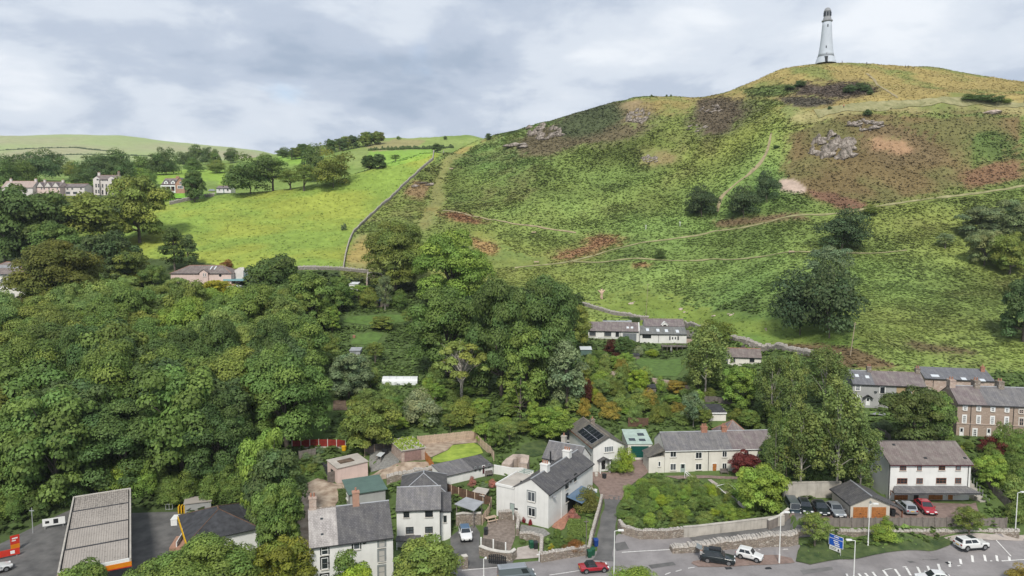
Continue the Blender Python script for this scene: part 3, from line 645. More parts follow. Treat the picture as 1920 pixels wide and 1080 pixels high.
def strip(name, label, pts, w, m, off=.12, px=True, w2=None, step=1.2):
    P = [cast(*p) if px else Vector(p+(0,)) for p in pts]; Q = [P[0]]
    for a, b_ in zip(P, P[1:]):
        k_ = max(1, int((b_-a).xy.length/step))
        for i in range(1, k_+1): Q.append(a.lerp(b_, i/k_))
    for _ in range(3): Q = [Q[0]]+[(Q[i-1]+Q[i]*2+Q[i+1])/4 for i in range(1, len(Q)-1)]+[Q[-1]]
    q = MB(); NC = 4
    for i, p in enumerate(Q):
        d = (Q[min(i+1, len(Q)-1)]-Q[max(i-1, 0)]).xy.normalized(); nn_ = Vector((-d.y, d.x)); f = i/(len(Q)-1); ww = (w if w2 is None else w*(1-f)+w2*f)*(.45+1.1*vnoise(p.x*.22, p.y*.22))
        for j in range(NC+1): c = p.xy+nn_*ww*(j/NC-.5); q.v.append((c.x, c.y, gz(c.x, c.y)+off))
    for i in range(len(Q)-1):
        for j in range(NC): a = i*(NC+1)+j; q.f.append((a, a+NC+1, a+NC+2, a+1))
    o = q.build(name, m, smooth=True); return tag(o, label, None, None, 'structure')
strip('path', 'pale footpath slanting up across the bracken slope to the edge', [(965,503),(1070,491),(1130,474),(1200,456),(1340,433),(1440,418),(1540,404),(1640,388),(1760,371),(1840,362),(1960,343)], 1.0, 'path_grass', .2)
strip('path', 'level footpath through the bracken below the round tree', [(1075,491),(1230,488),(1340,485),(1440,481),(1520,474),(1640,476),(1700,470)], .9, 'path_grass', .25)
strip('path', 'bare earth track climbing steeply between the dark hill trees', [(1345,398),(1350,372),(1375,348),(1402,330),(1428,305),(1440,280),(1446,250)], 1.25, 'path_dirt', .22)
strip('path', 'broad pale grass track curving below the monument summit', [(1530,214),(1580,204),(1640,199),(1700,194),(1760,190),(1830,192),(1940,199)], 5.0, 'path_grass', .3)
strip('path', 'thin trodden line running up the dry summit grass', [(1683,184),(1668,174),(1650,163),(1640,150),(1625,138)], 1.0, 'path_dirt', .2)
strip('path', 'thin sheep track running through the bracken above the rust patch', [(830,395),(900,408),(960,420),(1030,430),(1080,437)], .9, 'path_dirt', .22)
# ------------------------------------------------------------------ roads, yards and other made ground
sheet('road', 'grey asphalt main road with its side junction', [(838,1082),(846,1066),(1000,1053),(1066,1044),(1118,1034),(1160,1001),(1205,1008),(1285,1006),(1320,1014),(1316,1030),(1480,1020),(1500,1022),(1500,1050),(1640,1036),(1790,1012),(1940,1000),(1990,1130),(700,1130)], 'asphalt', .04)
sheet('forecourt', 'dark tarmac forecourt of the fuel station', [(0,1020),(40,1000),(85,978),(135,955),(260,962),(335,960),(345,1000),(360,1040),(560,1130),(-60,1130),(-40,1050)], 'dark_asphalt', .04)
sheet('driveway', 'dark tarmac driveway beside the detached white house', [(844,1008),(890,985),(900,1000),(899,1048),(964,1050),(958,1062),(850,1068),(846,1040)], 'dark_asphalt', .09, .8)
strip('slip_road', 'sloping dark tarmac slip road up to the parked cars', [(1300,1016),(1360,1006),(1430,996),(1480,986),(1520,976)], 4.2, 'dark_asphalt', .12, step=.8)
strip('lane', 'narrow tarmac lane between the garden walls', [(1132,1052),(1137,1010),(1140,980),(1146,945),(1150,930)], 3.4, 'dark_asphalt', .10, step=.8)
sheet('courtyard', 'reddish paved courtyard in front of the cottages', [(1128,936),(1122,915),(1104,898),(1105,886),(1168,888),(1180,862),(1222,860),(1216,885),(1190,905),(1172,920),(1168,938)], 'red_paving', .10, .8)
sheet('terrace_paving', 'red block paving of the parking terrace', [(1478,974),(1500,948),(1590,944),(1668,940),(1830,943),(1836,962),(1822,972),(1600,977)], 'red_paving', .06, .8)
sheet('pavement', 'pale pavement beside the main road at the edge', [(1778,1020),(1770,1009),(1860,1003),(1940,998),(1940,1008),(1860,1014)], 'pale_paving', .10, .8)
sheet('traffic_island', 'flat red paved area where two cars are parked', [(1296,1057),(1300,1053),(1330,1049),(1400,1044),(1460,1042),(1484,1047),(1490,1056),(1440,1060),(1380,1063),(1310,1064)], 'red_paving', .10, .8)
sheet('verge', 'dark green grass verge between road and stone wall', [(1492,1054),(1496,1034),(1504,1020),(1560,1014),(1680,1008),(1765,1008),(1788,1018),(1780,1024),(1650,1040),(1580,1050),(1520,1060)], 'verge_grass', .16, .8)
sheet('lawn', 'bright lime green lawn inside the pale timber fence', [(809,866),(812,858),(840,845),(848,836),(888,831),(900,838),(906,850),(870,861),(826,868)], 'lime_grass', .10, .8)
sheet('soil_bed', 'bare brown soil beside the bright fenced lawn', [(784,836),(800,826),(890,819),(899,830),(850,834),(838,845),(808,858),(795,850)], 'orange_soil', .08, .8)
sheet('dirt_track', 'pale sandy track past the sheds and stone bank', [(560,985),(566,955),(578,920),(600,908),(640,906),(695,892),(750,868),(800,866),(814,880),(760,892),(705,902),(690,912),(640,925),(622,945),(600,960),(592,1000)], 'orange_soil', .08, .9)
sheet('lawn', 'green lawn below the decking of the hillside cottage', [(1192,680),(1196,672),(1275,672),(1282,690),(1270,706),(1215,704)], 'lawn_grass', .10, 1.)
sheet('gravel_yard', 'grey gravel yard between the sheds and fences', [(692,872),(695,845),(740,838),(752,848),(748,868),(720,880),(696,886)], 'gravel', .09, .9)
sheet('gravel_path', 'grey gravel strip below the white gabled house', [(974,991),(978,984),(1020,992),(1032,1002),(1015,1010),(980,1008)], 'gravel', .08, .8)
sheet('parking_pad', 'pale concrete pad beside the roadside steps', [(966,1050),(970,1028),(1006,1020),(1012,1046)], 'pale_paving', .08, .8)
sheet('vegetable_plot', 'dug brown vegetable plot in the overgrown allotment', [(624,770),(625,752),(648,750),(652,770)], 'soil', .12, 1.)
sheet('patio', 'reddish paved terrace before the long white cottages', [(1246,893),(1330,892),(1450,889),(1452,893),(1330,897),(1272,899)], 'red_paving', .08, .8)
sheet('garden_path', 'orange brick path beside the white gabled house', [(1034,989),(1060,955),(1068,950),(1076,952),(1058,992),(1050,996)], 'terracotta', .08, .8)
sheet('lawn', 'mown grass strip in the upper allotment below the ruin', [(640,604),(655,594),(720,590),(790,592),(760,604),(690,610)], 'lawn_grass', .12, 1.2)
sheet('lawn', 'grassy patch with tubs in the middle allotment', [(658,645),(664,630),(700,622),(718,628),(704,648)], 'lawn_grass', .12, 1.2)
sheet('lawn', 'trodden grass way down past the vegetable plot', [(574,826),(590,790),(604,760),(606,738),(622,738),(620,775),(604,800),(600,828)], 'lawn_grass', .12, 1.2)
sheet('lawn', 'rough grass behind the gabled house', [(965,850),(985,832),(1020,825),(1050,830),(1046,846),(1000,858)], 'verge_grass', .12, 1.2)
sheet('soil_bed', 'bare garden soil strip on the slope below the cottages', [(1272,915),(1300,908),(1330,912),(1300,924)], 'soil', .10, .9)
strip('garden_path', 'narrow stone path through the cottage slope garden', [(1330,900),(1352,915),(1372,935),(1400,955)], 1.0, 'pale_paving', .12)
for pp_, lb_ in (([(-40,284),(60,279),(140,277),(215,284)], 'dark hedgerow line across the far pale hill'), ([(20,296),(110,291),(200,290),(290,294)], 'lower dark hedgerow on the far hill'), ([(690,283),(740,281),(800,280),(850,277)], 'hedgerow between the far ridge fields')):
    Q_ = [cast(*p) for p in pp_]; q = MB(); rs_ = random.Random(3)
    for a_, b2_ in zip(Q_, Q_[1:]):
        n2_ = 14
        for k_ in range(n2_): p_ = a_.lerp(b2_, (k_+.5)/n2_); w_ = (b2_-a_).length/n2_*.62; hh_ = rs_.uniform(1.2, 3.2); g_ = gz(p_.x, p_.y); q.lathe([(w_*.8, g_-1), (w_, g_+hh_*.4), (w_*.6, g_+hh_), (.1, g_+hh_*1.15)], 6, (p_.x, p_.y))
    tag(q.build('far_hedgerow', 'verge_grass'), lb_, 'hedgerow')
sheet('yard', 'brown gravel yard between driveway and gabled house', [(903,1028),(907,1000),(915,980),(936,975),(966,976),(966,1008),(955,1040),(925,1034)], 'yard_gravel', .10, .8)
sheet('bare_ground', 'bare sandy ground beside the pink shed and terrace', [(562,1030),(556,985),(562,940),(574,908),(600,897),(630,908),(640,930),(628,950),(600,962),(584,985),(578,1030)], 'orange_soil', .10, .9)
# painted road lines
ri = [0]
def line(p0, p1, w=.14, z=.055, label='worn white line painted on the road'):
    a, b_ = onz(p0[0], p0[1], 0), onz(p1[0], p1[1], 0); d = (b_-a).normalized(); n_ = Vector((-d.y, d.x, 0))*w/2; q = MB(); zz_ = z
    q.v = [(p.x, p.y, gz(p.x, p.y)+zz_) for p in (a-n_, b_-n_, b_+n_, a+n_)]; q.f = [(0, 1, 2, 3)]; o = q.build('road_marking', 'road_paint'); return tag(o, label, None, 'painted road lines', 'structure')
for p0, p1 in (((1610,1076),(1616,1084)),((1622,1075),(1636,1092)),((1636,1073),(1650,1092)),((1656,1070),(1666,1084)),((1678,1068),(1688,1082)),((1699,1065),(1708,1080)),((1720,1063),(1727,1078)),((1739,1060),(1744,1073)),((1759,1057),(1763,1070)),((1780,1055),(1781,1064)),((1800,1053),(1802,1060.5)),((1822,1049),(1824,1058)),((1845,1048),(1848,1056.5)),((1868,1047),(1870,1055)),((1892,1046),(1893,1053))): line(p0, p1, .3, .06, 'white hatching stroke painted across the road')
line((1587,1076),(1590,1083),.25); line((1658,1069),(1700,1063),.12); line((1795,1063),(1860,1055),.16); line((1878,1054),(1925,1049),.16); line((1865,1027),(1897,1046),.16)
line((1120,1044),(1148,1038)); line((1166,1038),(1260,1033)); line((1290,1066),(1302,1064)); line((1267,1072),(1278,1069)); line((1247,1078),(1257,1074)); line((866,1070),(958,1062)); line((1422,1037),(1482,1033)); line((1030,1079),(1088,1070)); line((957,1055),(959,1062))

for i_, (pp_, lb_) in enumerate((([(1215,1060),(1262,1054),(1268,1060),(1222,1067)], 'dark repair patch in the road near the junction'), ([(1700,1052),(1760,1044),(1764,1048),(1706,1056)], 'dark repair strip in the main road lane'), ([(1150,1020),(1172,1016),(1180,1030),(1156,1034)], 'dark worn patch at the lane mouth'), ([(1500,1070),(1560,1063),(1562,1069),(1506,1078)], 'darker tarmac strip below the verge'))): sheet('road_patch', lb_, pp_, 'dark_asphalt' if i_ != 3 else 'asphalt_worn', .048, 1.)
for px_, py_, lb_ in ((1098,1062,'square drain cover beside the red convertible'),(1366,1066,'drain cover at the edge of the red island'),(1780,1057,'round manhole cover in the main road'),(1440,1066,'small drain cover on the road edge')):
    p = onz(px_, py_, 0); o = MB().box(-.45, -.3, 0, .45, .3, .012).build('drain_cover', 'dark_plastic', None, (p.x, p.y, gz(p.x, p.y)+.045), .1); tag(o, lb_, 'drain cover')
# ------------------------------------------------------------------ the monument
tb = at(1548, 117.5, 396); tb.z = gz(tb.x, tb.y)-.3
tw = empty('monument_tower', 'tall white lighthouse-shaped monument tower on the hill summit', 'tower', tuple(tb))
s_ = .2862                                     # metres per photo pixel at the summit
MB().lathe([(19.2*s_,0),(18.4*s_,3.0*s_),(16.6*s_,8*s_),(15.0*s_,12.5*s_)], 40).build('base', 'tower_white', tw, smooth=False)
MB().lathe([(15.1*s_,12.5*s_),(15.3*s_,13.2*s_),(14.7*s_,13.5*s_)], 40).build('string_course', 'tower_grey', tw)
MB().lathe([(14.6*s_,13.3*s_),(13.4*s_,19*s_),(12.2*s_,27*s_),(11.2*s_,36*s_),(10.2*s_,47*s_),(9.4*s_,58*s_),(8.7*s_,69*s_),(8.1*s_,78.2*s_)], 40).build('shaft', 'tower_white', tw, smooth=True)
MB().lathe([(8.1*s_,77.8*s_),(9.8*s_,78.8*s_),(9.9*s_,80.2*s_),(9.0*s_,81*s_),(8.2*s_,81.2*s_)], 40).build('gallery', 'tower_grey', tw)
MB().lathe([(8.0*s_,81*s_),(7.4*s_,83.5*s_),(6.5*s_,86.5*s_),(6.2*s_,87*s_),(5.8*s_,97*s_)], 24).build('lantern', 'tower_grey', tw, smooth=False)
MB().lathe([(6.4*s_,96.6*s_),(6.7*s_,97.6*s_),(6.2*s_,98.6*s_),(5.2*s_,101.5*s_),(3.4*s_,103.6*s_),(1.2*s_,104.6*s_),(.3*s_,104.9*s_)], 24).build('dome', 'tower_grey', tw, smooth=True)
for k in range(8):
    a = 2*math.pi*k/8-.3; r = 6.15*s_; MB().box(-.42, -.25, 88.5*s_, .42, .3, 95.5*s_).build('lantern_window', 'glass', tw, (r*math.cos(a), r*math.sin(a), 0), a+math.pi/2)
for dx, dz, r, w, h in ((-2.0, 69, 8.75, .55, 1.55), (-4.6, 29, 11.9, .5, 1.3)):
    q = math.asin(dx/r); x, y = r*s_*math.sin(q), -r*s_*math.cos(q); MB().box(-w/2, -.12, dz*s_-h/2, w/2, .4, dz*s_+h/2).build('window', 'glass', tw, (x, y, 0), q*.8)
q = math.asin(-5.5/17); MB().box(-.62, -1.15, 0, .62, .6, 2.9).build('door', 'black_paint', tw, (17*s_*math.sin(q), -15.6*s_*math.cos(q), 0), q*.8)
MB().box(-.9, -.75, 3.05, .9, .6, 3.4).build('door_hood', 'tower_white', tw, (17*s_*math.sin(q), -15.6*s_*math.cos(q), 0), q*.8)
MB().box(-.3, -.15, 4.0, .3, .5, 5.1).build('window', 'tower_grey', tw, (13.9*s_*math.sin(q), -13.9*s_*math.cos(q), 0), q*.8)

# ------------------------------------------------------------------ far houses on the left
h = House('manor', 'manor_house', 'three-storey pale stone mansion with bay windows among far trees'); e = h.hz(336.5); r = h.hz(329, 4.5)
h.walls('far_white', 'x', e, r); h.roof('slate_brown', 'x', e, r, og=.0, ov=.3)
for x0 in (177.5, 205.5):
    u0 = h.loc('f', x0, 350)[0]; u1 = h.loc('f', x0+11, 350)[0]
    h.part('bay', 'far_white', MB().box(u0, -1.2, -.5, u1, -.004, e+.2).prism([(u0, e+.203), (u1, e+.203), ((u0+u1)/2, e+1.3)], 'y', -1.2, -.004))
    for z in (348, 359): 
        for dx in (1.2, 6.2): h.win('f', x0+dx, z-3.5, x0+dx+3.2, z+3.5, 'far_white', 1, 2, off=-1.2, sill=False)
    h.win('f', x0+3.5, 335, x0+7.5, 338.5, 'far_white', 2, 1, off=-1.2, sill=False)
for x in (192.5, 199.5): h.win('f', x-1.6, 345, x+1.6, 352, 'far_white', 1, 2); h.door('f', x-1.8, 356, x+1.8, 364.8, 'black_paint', 'far_white')
for x in (193, 197, 201): h.win('f', x-1.2, 336.8, x+1.2, 339.6, 'far_white', 1, 1, sill=False)
h.chimney(h.W-.8, 4.5, e, r+1.9, 1.2, .8, 'rubble', 3); h.chimney(.8, 4.5, e, r+1.5, 1.2, .8, 'far_white', 3)
for v in (2, 5.5): h.winm('r', v, e*.62, .9, 1.5, 'far_white', 1, 2)
h = House('lowwhite', 'low_house', 'low two-storey white house beside the far mansion'); e = h.hz(350.5); r = h.hz(345, 4)
h.walls('far_white', 'x', e, r); h.roof('tile_purple', 'x', e, r)
for x in (126.5, 135.5, 152): h.win('f', x-1.8, 352, x+1.8, 356, 'far_white', 2, 1, sill=False)
for x0, x1 in ((124, 131.5), (137, 145), (149.5, 154)): h.win('f', x0, 359.5, x1, 364, 'grey_paint', 3, 1, sill=False)
h = House('twing', 'gabled_house', 'pale pink far house with three white front gables'); e = h.hz(350.5); r = h.hz(341.5, 4)
h.walls('pink_render', 'x', e, r); h.roof('tile_purple', 'x', e, r)
gw = h.W/3
for k in range(3):
    x0 = k*gw; h.part('gable', 'far_white', MB().prism([(x0+.1, e-.2), (x0+gw-.1, e-.2), (x0+gw/2, r-.4)], 'y', -.25, -.004)); q = MB(); a, c, ap = (x0-.1, e-.3), (x0+gw+.1, e-.3), (x0+gw/2, r-.3)
    q.slope((a[0], 3, a[1]), (a[0], -.45, a[1]), (ap[0], -.45, ap[1]), (ap[0], 3, ap[1]), .1).slope((c[0], -.45, c[1]), (c[0], 3, c[1]), (ap[0], 3, ap[1]), (ap[0], -.45, ap[1]), .1); q.build('gable_roof', 'tile_purple', h.root)
for x in (78, 83, 92, 107.5): h.win('f', x-1.3, 352, x+1.3, 355.5, 'far_white', 1, 1, sill=False)
for x0, x1 in ((87, 93.5), (101, 108.5)): h.win('f', x0, 362.5, x1, 366.5, 'far_white', 3, 1, gm='glass_blue', sill=False)
h.chimney(h.W-.6, 4, e, r+1.0, 1.1, .8, 'far_white', 2); h.chimney(gw*.5, 4, e, r+1.2, 1., .8, 'far_white', 2)
h = House('pinkroof', 'roofed_house', 'far house with pale pinkish roof and two chimneys'); e = h.hz(351.5); r = h.hz(340, 4)
slate('tile_pink', (.40, .30, .26), (.46, .36, .31), la=.2)
h.walls('far_white', 'x', e, r); h.roof('tile_pink', 'x', e, r); h.chimney(2.3, 4, e, r+1.3, 1.1, .8, 'far_white', 2); h.chimney(h.W-.7, 4, e, r+1.2, 1.1, .8, 'far_white', 2)
u = h.loc('f', 20, 350)[0]; h.part('gable', 'far_white', MB().prism([(u-3, -.5), (u+3, -.5), (u+3, e-.6), (u, r-1.), (u-3, e-.6)], 'y', -1.4, -.004))
h.winm('f', u, e-.4, 2., 1.1, 'far_white', 3, 1, off=-1.4)
for x in (44, 50): h.win('f', x-2, 354, x+2, 358, 'far_white', 2, 1)
h = House('brickv', 'brick_villa', 'small brick villa with white arched porch and gabled dormers'); e = h.hz(345); r = h.hz(335, 4)
h.walls('far_brick', 'x', e, r); h.roof('tile_purple', 'x', e, r, ov=.5)
u0, u1 = h.loc('f', 331, 350)[0], h.loc('f', 348, 350)[0]
h.part('gable_bay', 'far_brick', MB().prism([(u0, -.5), (u1, -.5), (u1, e+.3), ((u0+u1)/2, r+.1), (u0, e+.3)], 'y', -1.2, 3.)); q = MB(); um = (u0+u1)/2
q.slope((u0-.2, 3.9, e+.1), (u0-.2, -1.5, e+.1), (um, -1.5, r+.15), (um, 3.9, r+.15)).slope((u1+.2, -1.5, e+.1), (u1+.2, 3.9, e+.1), (um, 3.9, r+.15), (um, -1.5, r+.15)); q.build('gable_roof', 'tile_purple', h.root)
h.win('f', 336.5, 340.5, 341, 345, 'white_paint', 2, 1, off=-1.2); h.win('f', 333.5, 348.5, 343, 353.5, 'white_paint', 3, 1, sur='white_paint', off=-1.2)
P = h.loc('f', 304, 348)[1]; h.part('porch', 'white_paint', MB().box(0, -1.3, P-.5, u0-.05, -.004, P+.1).box(0, -1.3, -.3, .35, -.9, P-.503).box(u0*.33, -1.3, -.3, u0*.33+.3, -.9, P-.503).box(u0*.66, -1.3, -.3, u0*.66+.3, -.9, P-.503).box(u0-.4, -1.3, -.3, u0-.05, -.9, P-.503).box(0, -1.25, -.3, u0-.05, -1.0, .7))
for x in (309, 318, 326): h.win('f', x-2.2, 350.5, x+2.2, 357, 'black_paint', 1, 1, sill=False)
for x in (311.5, 324.5):
    u = h.loc('f', x, 343)[0]; h.part('dormer', 'white_paint', MB().prism([(u-1., e-.1), (u+1., e-.1), (u+1., e+1.), (u, e+1.9), (u-1., e+1.)], 'y', -.1, 2.5)); q = MB()
    q.slope((u-1.3, 2.6, e+.8), (u-1.3, -.4, e+.8), (u, -.4, e+2.05), (u, 2.6, e+2.05)).slope((u+1.3, -.4, e+.8), (u+1.3, 2.6, e+.8), (u, 2.6, e+2.05), (u, -.4, e+2.05)); q.build('dormer_roof', 'tile_purple', h.root); h.winm('f', u, e+.6, .9, .9, 'white_paint', 2, 1, off=-.1)
h.chimney(u0*.85, 4, e, r+1., 1.6, .8, 'far_brick', 3); h.chimney(h.W-.6, 4, e, r+1., 1., .8, 'far_brick', 2)
h = House('bung', 'white_bungalow', 'tiny white bungalow with red-brown roof above the far field'); e = h.hz(353); r = h.hz(349, 3)
h.walls('white_render', 'x', e, r); h.roof('tile_purple', 'x', e, r); h.win('f', 425.5, 354.5, 428.5, 357.5, 'black_paint', 1, 2); h.door('f', 418, 354, 421, 361.3, 'sage_paint'); h.win('f', 410, 354.5, 413, 357.5, 'white_paint', 2, 1)
h = House('coach', 'coach_house', 'pink coach house with long hipped slate roof below the field'); e = h.hz(512.5); r = h.hz(497.5, 4.5)
h.walls('pink_render', 'box', e, r); h.roof('slate_brown', 'hip', e, r, ov=.3)
u = h.loc('f', 383.5, 520)[0]; h.part('porch_gable', 'pink_render', MB().prism([(u-1.4, -.5), (u+1.4, -.5), (u+1.4, e+.3), (u, e+1.2), (u-1.4, e+.3)], 'y', -.6, 2.)); q = MB()
q.slope((u-1.7, 2.6, e+.1), (u-1.7, -.8, e+.1), (u, -.8, e+1.3), (u, 2.6, e+1.3)).slope((u+1.7, -.8, e+.1), (u+1.7, 2.6, e+.1), (u, 2.6, e+1.3), (u, -.8, e+1.3)); q.build('porch_roof', 'slate_brown', h.root)
for x in (381.6, 385.2): h.win('f', x-1, 512, x+1, 518.5, 'white_paint', 1, 1, off=-.6)
u, z = h.loc('f', 413, 516.5); l = MB(); l.tube((u, -.03, z), (u, .05, z), .45, n_=16); l.build('round_window', 'glass', h.root)
for x in (385, 411): h.win('f', x-4.5, 527, x+4.5, 538, 'white_paint', 3, 1, sill=False)
kk = (r-e)/4.5
for x in (393, 400.5): h.skylight(x, 499, x+6.5, 505.5, kk, e)
h.part('conservatory', 'white_paint', MB().box(h.W-3, -5.5, -1, h.W+4, -.6, 1.2)); h.part('glass_roof', 'turquoise_glass', MB().box(h.W-2.5, -.5, 2.6, h.W+4.5, 4.5, 3.2)); h.part('terrace_wall', 'far_brick', MB().box(h.W-2, -5.3, 1.203, h.W+3.6, -5.0, 2.0)); h.part('side_wing', 'far_white', MB().prism([(h.W+.05, -1), (h.W+3, -1), (h.W+3, e+.8), (h.W+1.5, e+1.7), (h.W+.05, e+.8)], 'y', 3, 7)); h.part('sunroom', 'turquoise_glass', MB().box(h.W+3.05, 4, 1.5, h.W+7.5, 6.5, 4.4))
h = House('villa', 'cream_villa', 'cream rendered villa with hipped slate roof half hidden by trees'); e = h.hz(513.5); r = h.hz(491, 5)
h.walls('cream_render', 'box', e, r); h.roof('slate_brown', 'hip', e, r, ov=.5)
h.part('cornice', 'white_paint', MB().box(-.15, -.18, e-.35, h.W+.15, -.004, e-.15)); h.part('band', 'white_paint', MB().box(-.1, -.08, e*.48, h.W+.1, -.004, e*.48+.2))
for x in (5, 24): 
    h.win('f', x-3.5, 523, x+3.5, 529.5, 'white_paint', 3, 1, sur='white_paint'); h.win('f', x-3.5, 549, x+3.5, 557, 'white_paint', 3, 1)
h.pipe('f', 9.5, 515, 560); h.part('roof_lantern', 'lead', MB().box(3, 2.2, r-1.6, h.W-3, 7.5, r-.9))

# ------------------------------------------------------------------ fuel station
h = House('canopy', 'fuel_station_canopy', 'weathered grey corrugated canopy of the fuel station', 'canopy'); T = 5.0; W, D = h.W, h.D
bands = [0, .245, .50, .76, 1.0]
for i in range(4):
    y0, y1 = D*bands[i]+.12, D*bands[i+1]-.12; z = T+.03
    MB().slope((.3, y0, z), (W-.3, y0, z), (W-.3, y1, z+.25), (.3, y1, z+.25), .06).build('roof_sheet', 'canopy_sheet', h.root)
    o = bpy.context
    me_ = h.root.children[-1].data
    for d in me_.uv_layers[0].data: d.uv = (d.uv[0], d.uv[1]+y0)
for b_ in bands[1:4]: h.part('roof_joint', 'felt', MB().box(.3, D*b_-.15, T+.002, W-.3, D*b_+.15, T+.40))
h.part('deck', 'felt', MB().box(.15, .1, T-.25, W-.15, D-.1, T))
h.part('side_fascia', 'concrete', MB().box(-.05, 0, T-.55, .14, D, T+.45).box(W-.14, 0, T-.55, W+.05, D, T+.45)); h.part('rear_fascia', 'pale_concrete', MB().box(.14, D-.08, T-.55, W-.14, D+.05, T+.45))
f = h.part('front_fascia', 'white_paint', MB().box(.14, -.04, T+.05, W-.14, .09, T+.45)); h.part('colour_band', 'orange_sign', MB().box(-.08, -.10, T-.5, W+.08, -.044, T+.046)); h.part('stripe', 'red_sign', MB().box(-.08, -.10, T-.62, W+.08, -.044, T-.503))
for y in (4, D/2, D-4): h.part('column', 'steel', MB().box(W/2-.2, y-.2, 0, W/2+.2, y+.2, T-.253))
tag(MB().box(0, 0, 0, .5, D, .12).build('canopy_kerb', 'concrete', None, (h.a.x-1.2*math.cos(h.an), h.a.y-1.2*math.sin(h.an), .04), h.an), 'low concrete kerb along the fuel station canopy', 'kerb')
h = House('shop', 'fuel_station_shop', 'low dark hip-roofed kiosk beside the fuel station canopy', 'shop')
h.walls('white_paint', 'box', 3.2, 5.2); h.roof('felt', 'hip', 3.3, 5.4, ov=.4, rm='brown_fence')
h.part('fascia', 'yellow_paint', MB().box(-.55, -.35, 2.75, -.42, h.D+.3, 3.2)); h.part('shop_window', 'glass', MB().box(-.03, 1, .6, -.005, h.D-1, 2.4)); h.part('rear_block', 'felt', MB().box(h.W-3.5, h.D*.25, 0, h.W+2.2, h.D*.8, 3.9)); h.part('annex', 'grey_render', MB().box(h.W+.3, -1.5, -.2, h.W+2.3, .6, 2.6)); h.part('annex_roof', 'lead', MB().box(h.W+.1, -1.7, 2.603, h.W+2.5, .8, 2.8))
p = onz(373, 966, 0); o = empty('shed_container', 'pale lichen-spotted flat shed roof behind the kiosk', 'shed', (p.x, p.y, 0), .35)
MB().box(-1.9, -1.2, 0, 1.9, 1.2, 2.5).build('wall', 'grey_render', o); MB().box(-2.05, -1.35, 2.503, 2.05, 1.35, 2.65).build('roof', 'canopy_sheet', o)
p = onz(334, 972, 0); o = empty('yellow_rack', 'yellow steel gas bottle racks at the forecourt edge', 'rack', (p.x, p.y, 0), .2)
for k in range(5): MB().box(k*.42, 0, 0, k*.42+.16, .9, 1.9).build('upright', 'yellow_paint', o)
MB().box(-.9, .1, 0, -.2, .8, .7).build('bin', 'yellow_paint', o)
p = onz(311, 966, 0); o = empty('wire_cage', 'grey wire storage cage beside the yellow racks', 'cage', (p.x, p.y, 0), .2)
for x in (0, .5, 1.): MB().box(x, 0, 0, x+.06, .06, 1.8).build('bar', 'steel', o)
for z in (.1, .9, 1.74): MB().box(.06, .01, z, 1., .05, z+.06).build('rail', 'steel', o)
p = onz(330, 986, 0); o = empty('white_tank', 'white box-shaped tank on the forecourt', 'tank', (p.x, p.y, .04), .15); MB().box(-.45, -.9, 0, .45, .9, 1.3).build('body', 'white_paint', o); MB().box(-.5, -.95, 1.303, .5, .95, 1.38).build('lid', 'white_paint', o)
p = onz(338, 1020, 0); o = empty('brick_wall', 'short red-brown wall with white rail by the kiosk', 'wall', (p.x, p.y, .04), .2); MB().box(-.9, -2.3, 0, .9, 1.6, .5).build('planter', 'far_brick', o); MB().box(0, -2.2, .503, .12, 1.6, 1.2).build('rail', 'white_paint', o)
def panel_sign(name, label, px, py0, w, hh, rz, parts, leg=.8, z0=0, cat='sign'):
    p = onz(px, py0, z0); o = empty(name, label, cat, (p.x, p.y, gz(p.x, p.y)), rz)
    for i, (m_, z1, z2, xa, xb) in enumerate(parts): MB().box(xa*w, -.05-.003*i, leg+z1*hh, xb*w, .05, leg+z2*hh).build('panel' if i == 0 else 'lettering', m_, o)
    for x in (-.4, .4): MB().tube((x*w, .06, 0), (x*w, .06, leg+.2), .05, n_=6).build('post', 'steel', o)
    return o
panel_sign('totem_sign', 'red and orange price board beside the forecourt', 29, 1031, 1.1, 1.9, .75, [('red_sign', 0, 1, -.5, .5), ('orange_sign', .0, .33, -.49, .49), ('white_paint', .74, .84, -.3, .3), ('white_paint', .58, .66, -.34, .1)], .4)
panel_sign('notice_board', 'long white notice board with black panel at the wood edge', 102, 996, 2.9, 1.1, .45, [('white_paint', 0, 1, -.5, .5), ('black_paint', .2, .85, -.02, .2), ('black_paint', .35, .7, -.38, -.2)], .5)
panel_sign('banner', 'low orange banner with white disc at the forecourt edge', 8, 1046, 3.6, .9, .6, [('red_sign', 0, 1, -.5, .5), ('white_paint', .25, .75, .2, .34)], .3)

# ------------------------------------------------------------------ village houses, near side
h = House('terrace', 'white_terrace', 'white terraced houses with half pale, half dark slate roof'); e = h.hz(1025); r = h.hz(957, 4)
h.walls('white_render', 'x', e, r); W = h.W; xs = W*.335
h.roof('slate_pale', 'x', e, r, W=xs-.06, x0=0, og=.06, name='roof', rm='rubble'); h.roof('slate_dark', 'x', e, r, W=W-xs-.06, x0=xs+.06, og=.05, rm='lead')
h.chimney(.55, 4.2, e+1.2, r+1.7, .9, .8, 'pink_stone', 2); h.chimney(W*.585, 4, e+1.2, r+1.9, .85, .7, 'far_brick', 1)
for y0, y1 in ((1022.5, 1040), (1045.5, 1067), (1077, 1096)): h.win('f', 602.5, y0, 615.5, y1, 'white_paint', 1, 2, sur='black_paint')
for y0, y1 in ((1008.5, 1026), (1031, 1053), (1061, 1083)): h.win('f', 709.5, y0, 722, y1, 'grey_paint', 1, 2, sur='grey_paint', gm='blind')
h.win('f', 662.5, 1014.5, 675, 1030, 'white_paint', 1, 1, sur='black_paint'); h.pipe('f', 660, 1016, 1075, 'black_paint'); u, z = h.loc('f', 683.5, 1016); MB().tube((u, -.05, z), (u, .02, z), .28, n_=12).build('wall_plaque', 'black_paint', h.root)
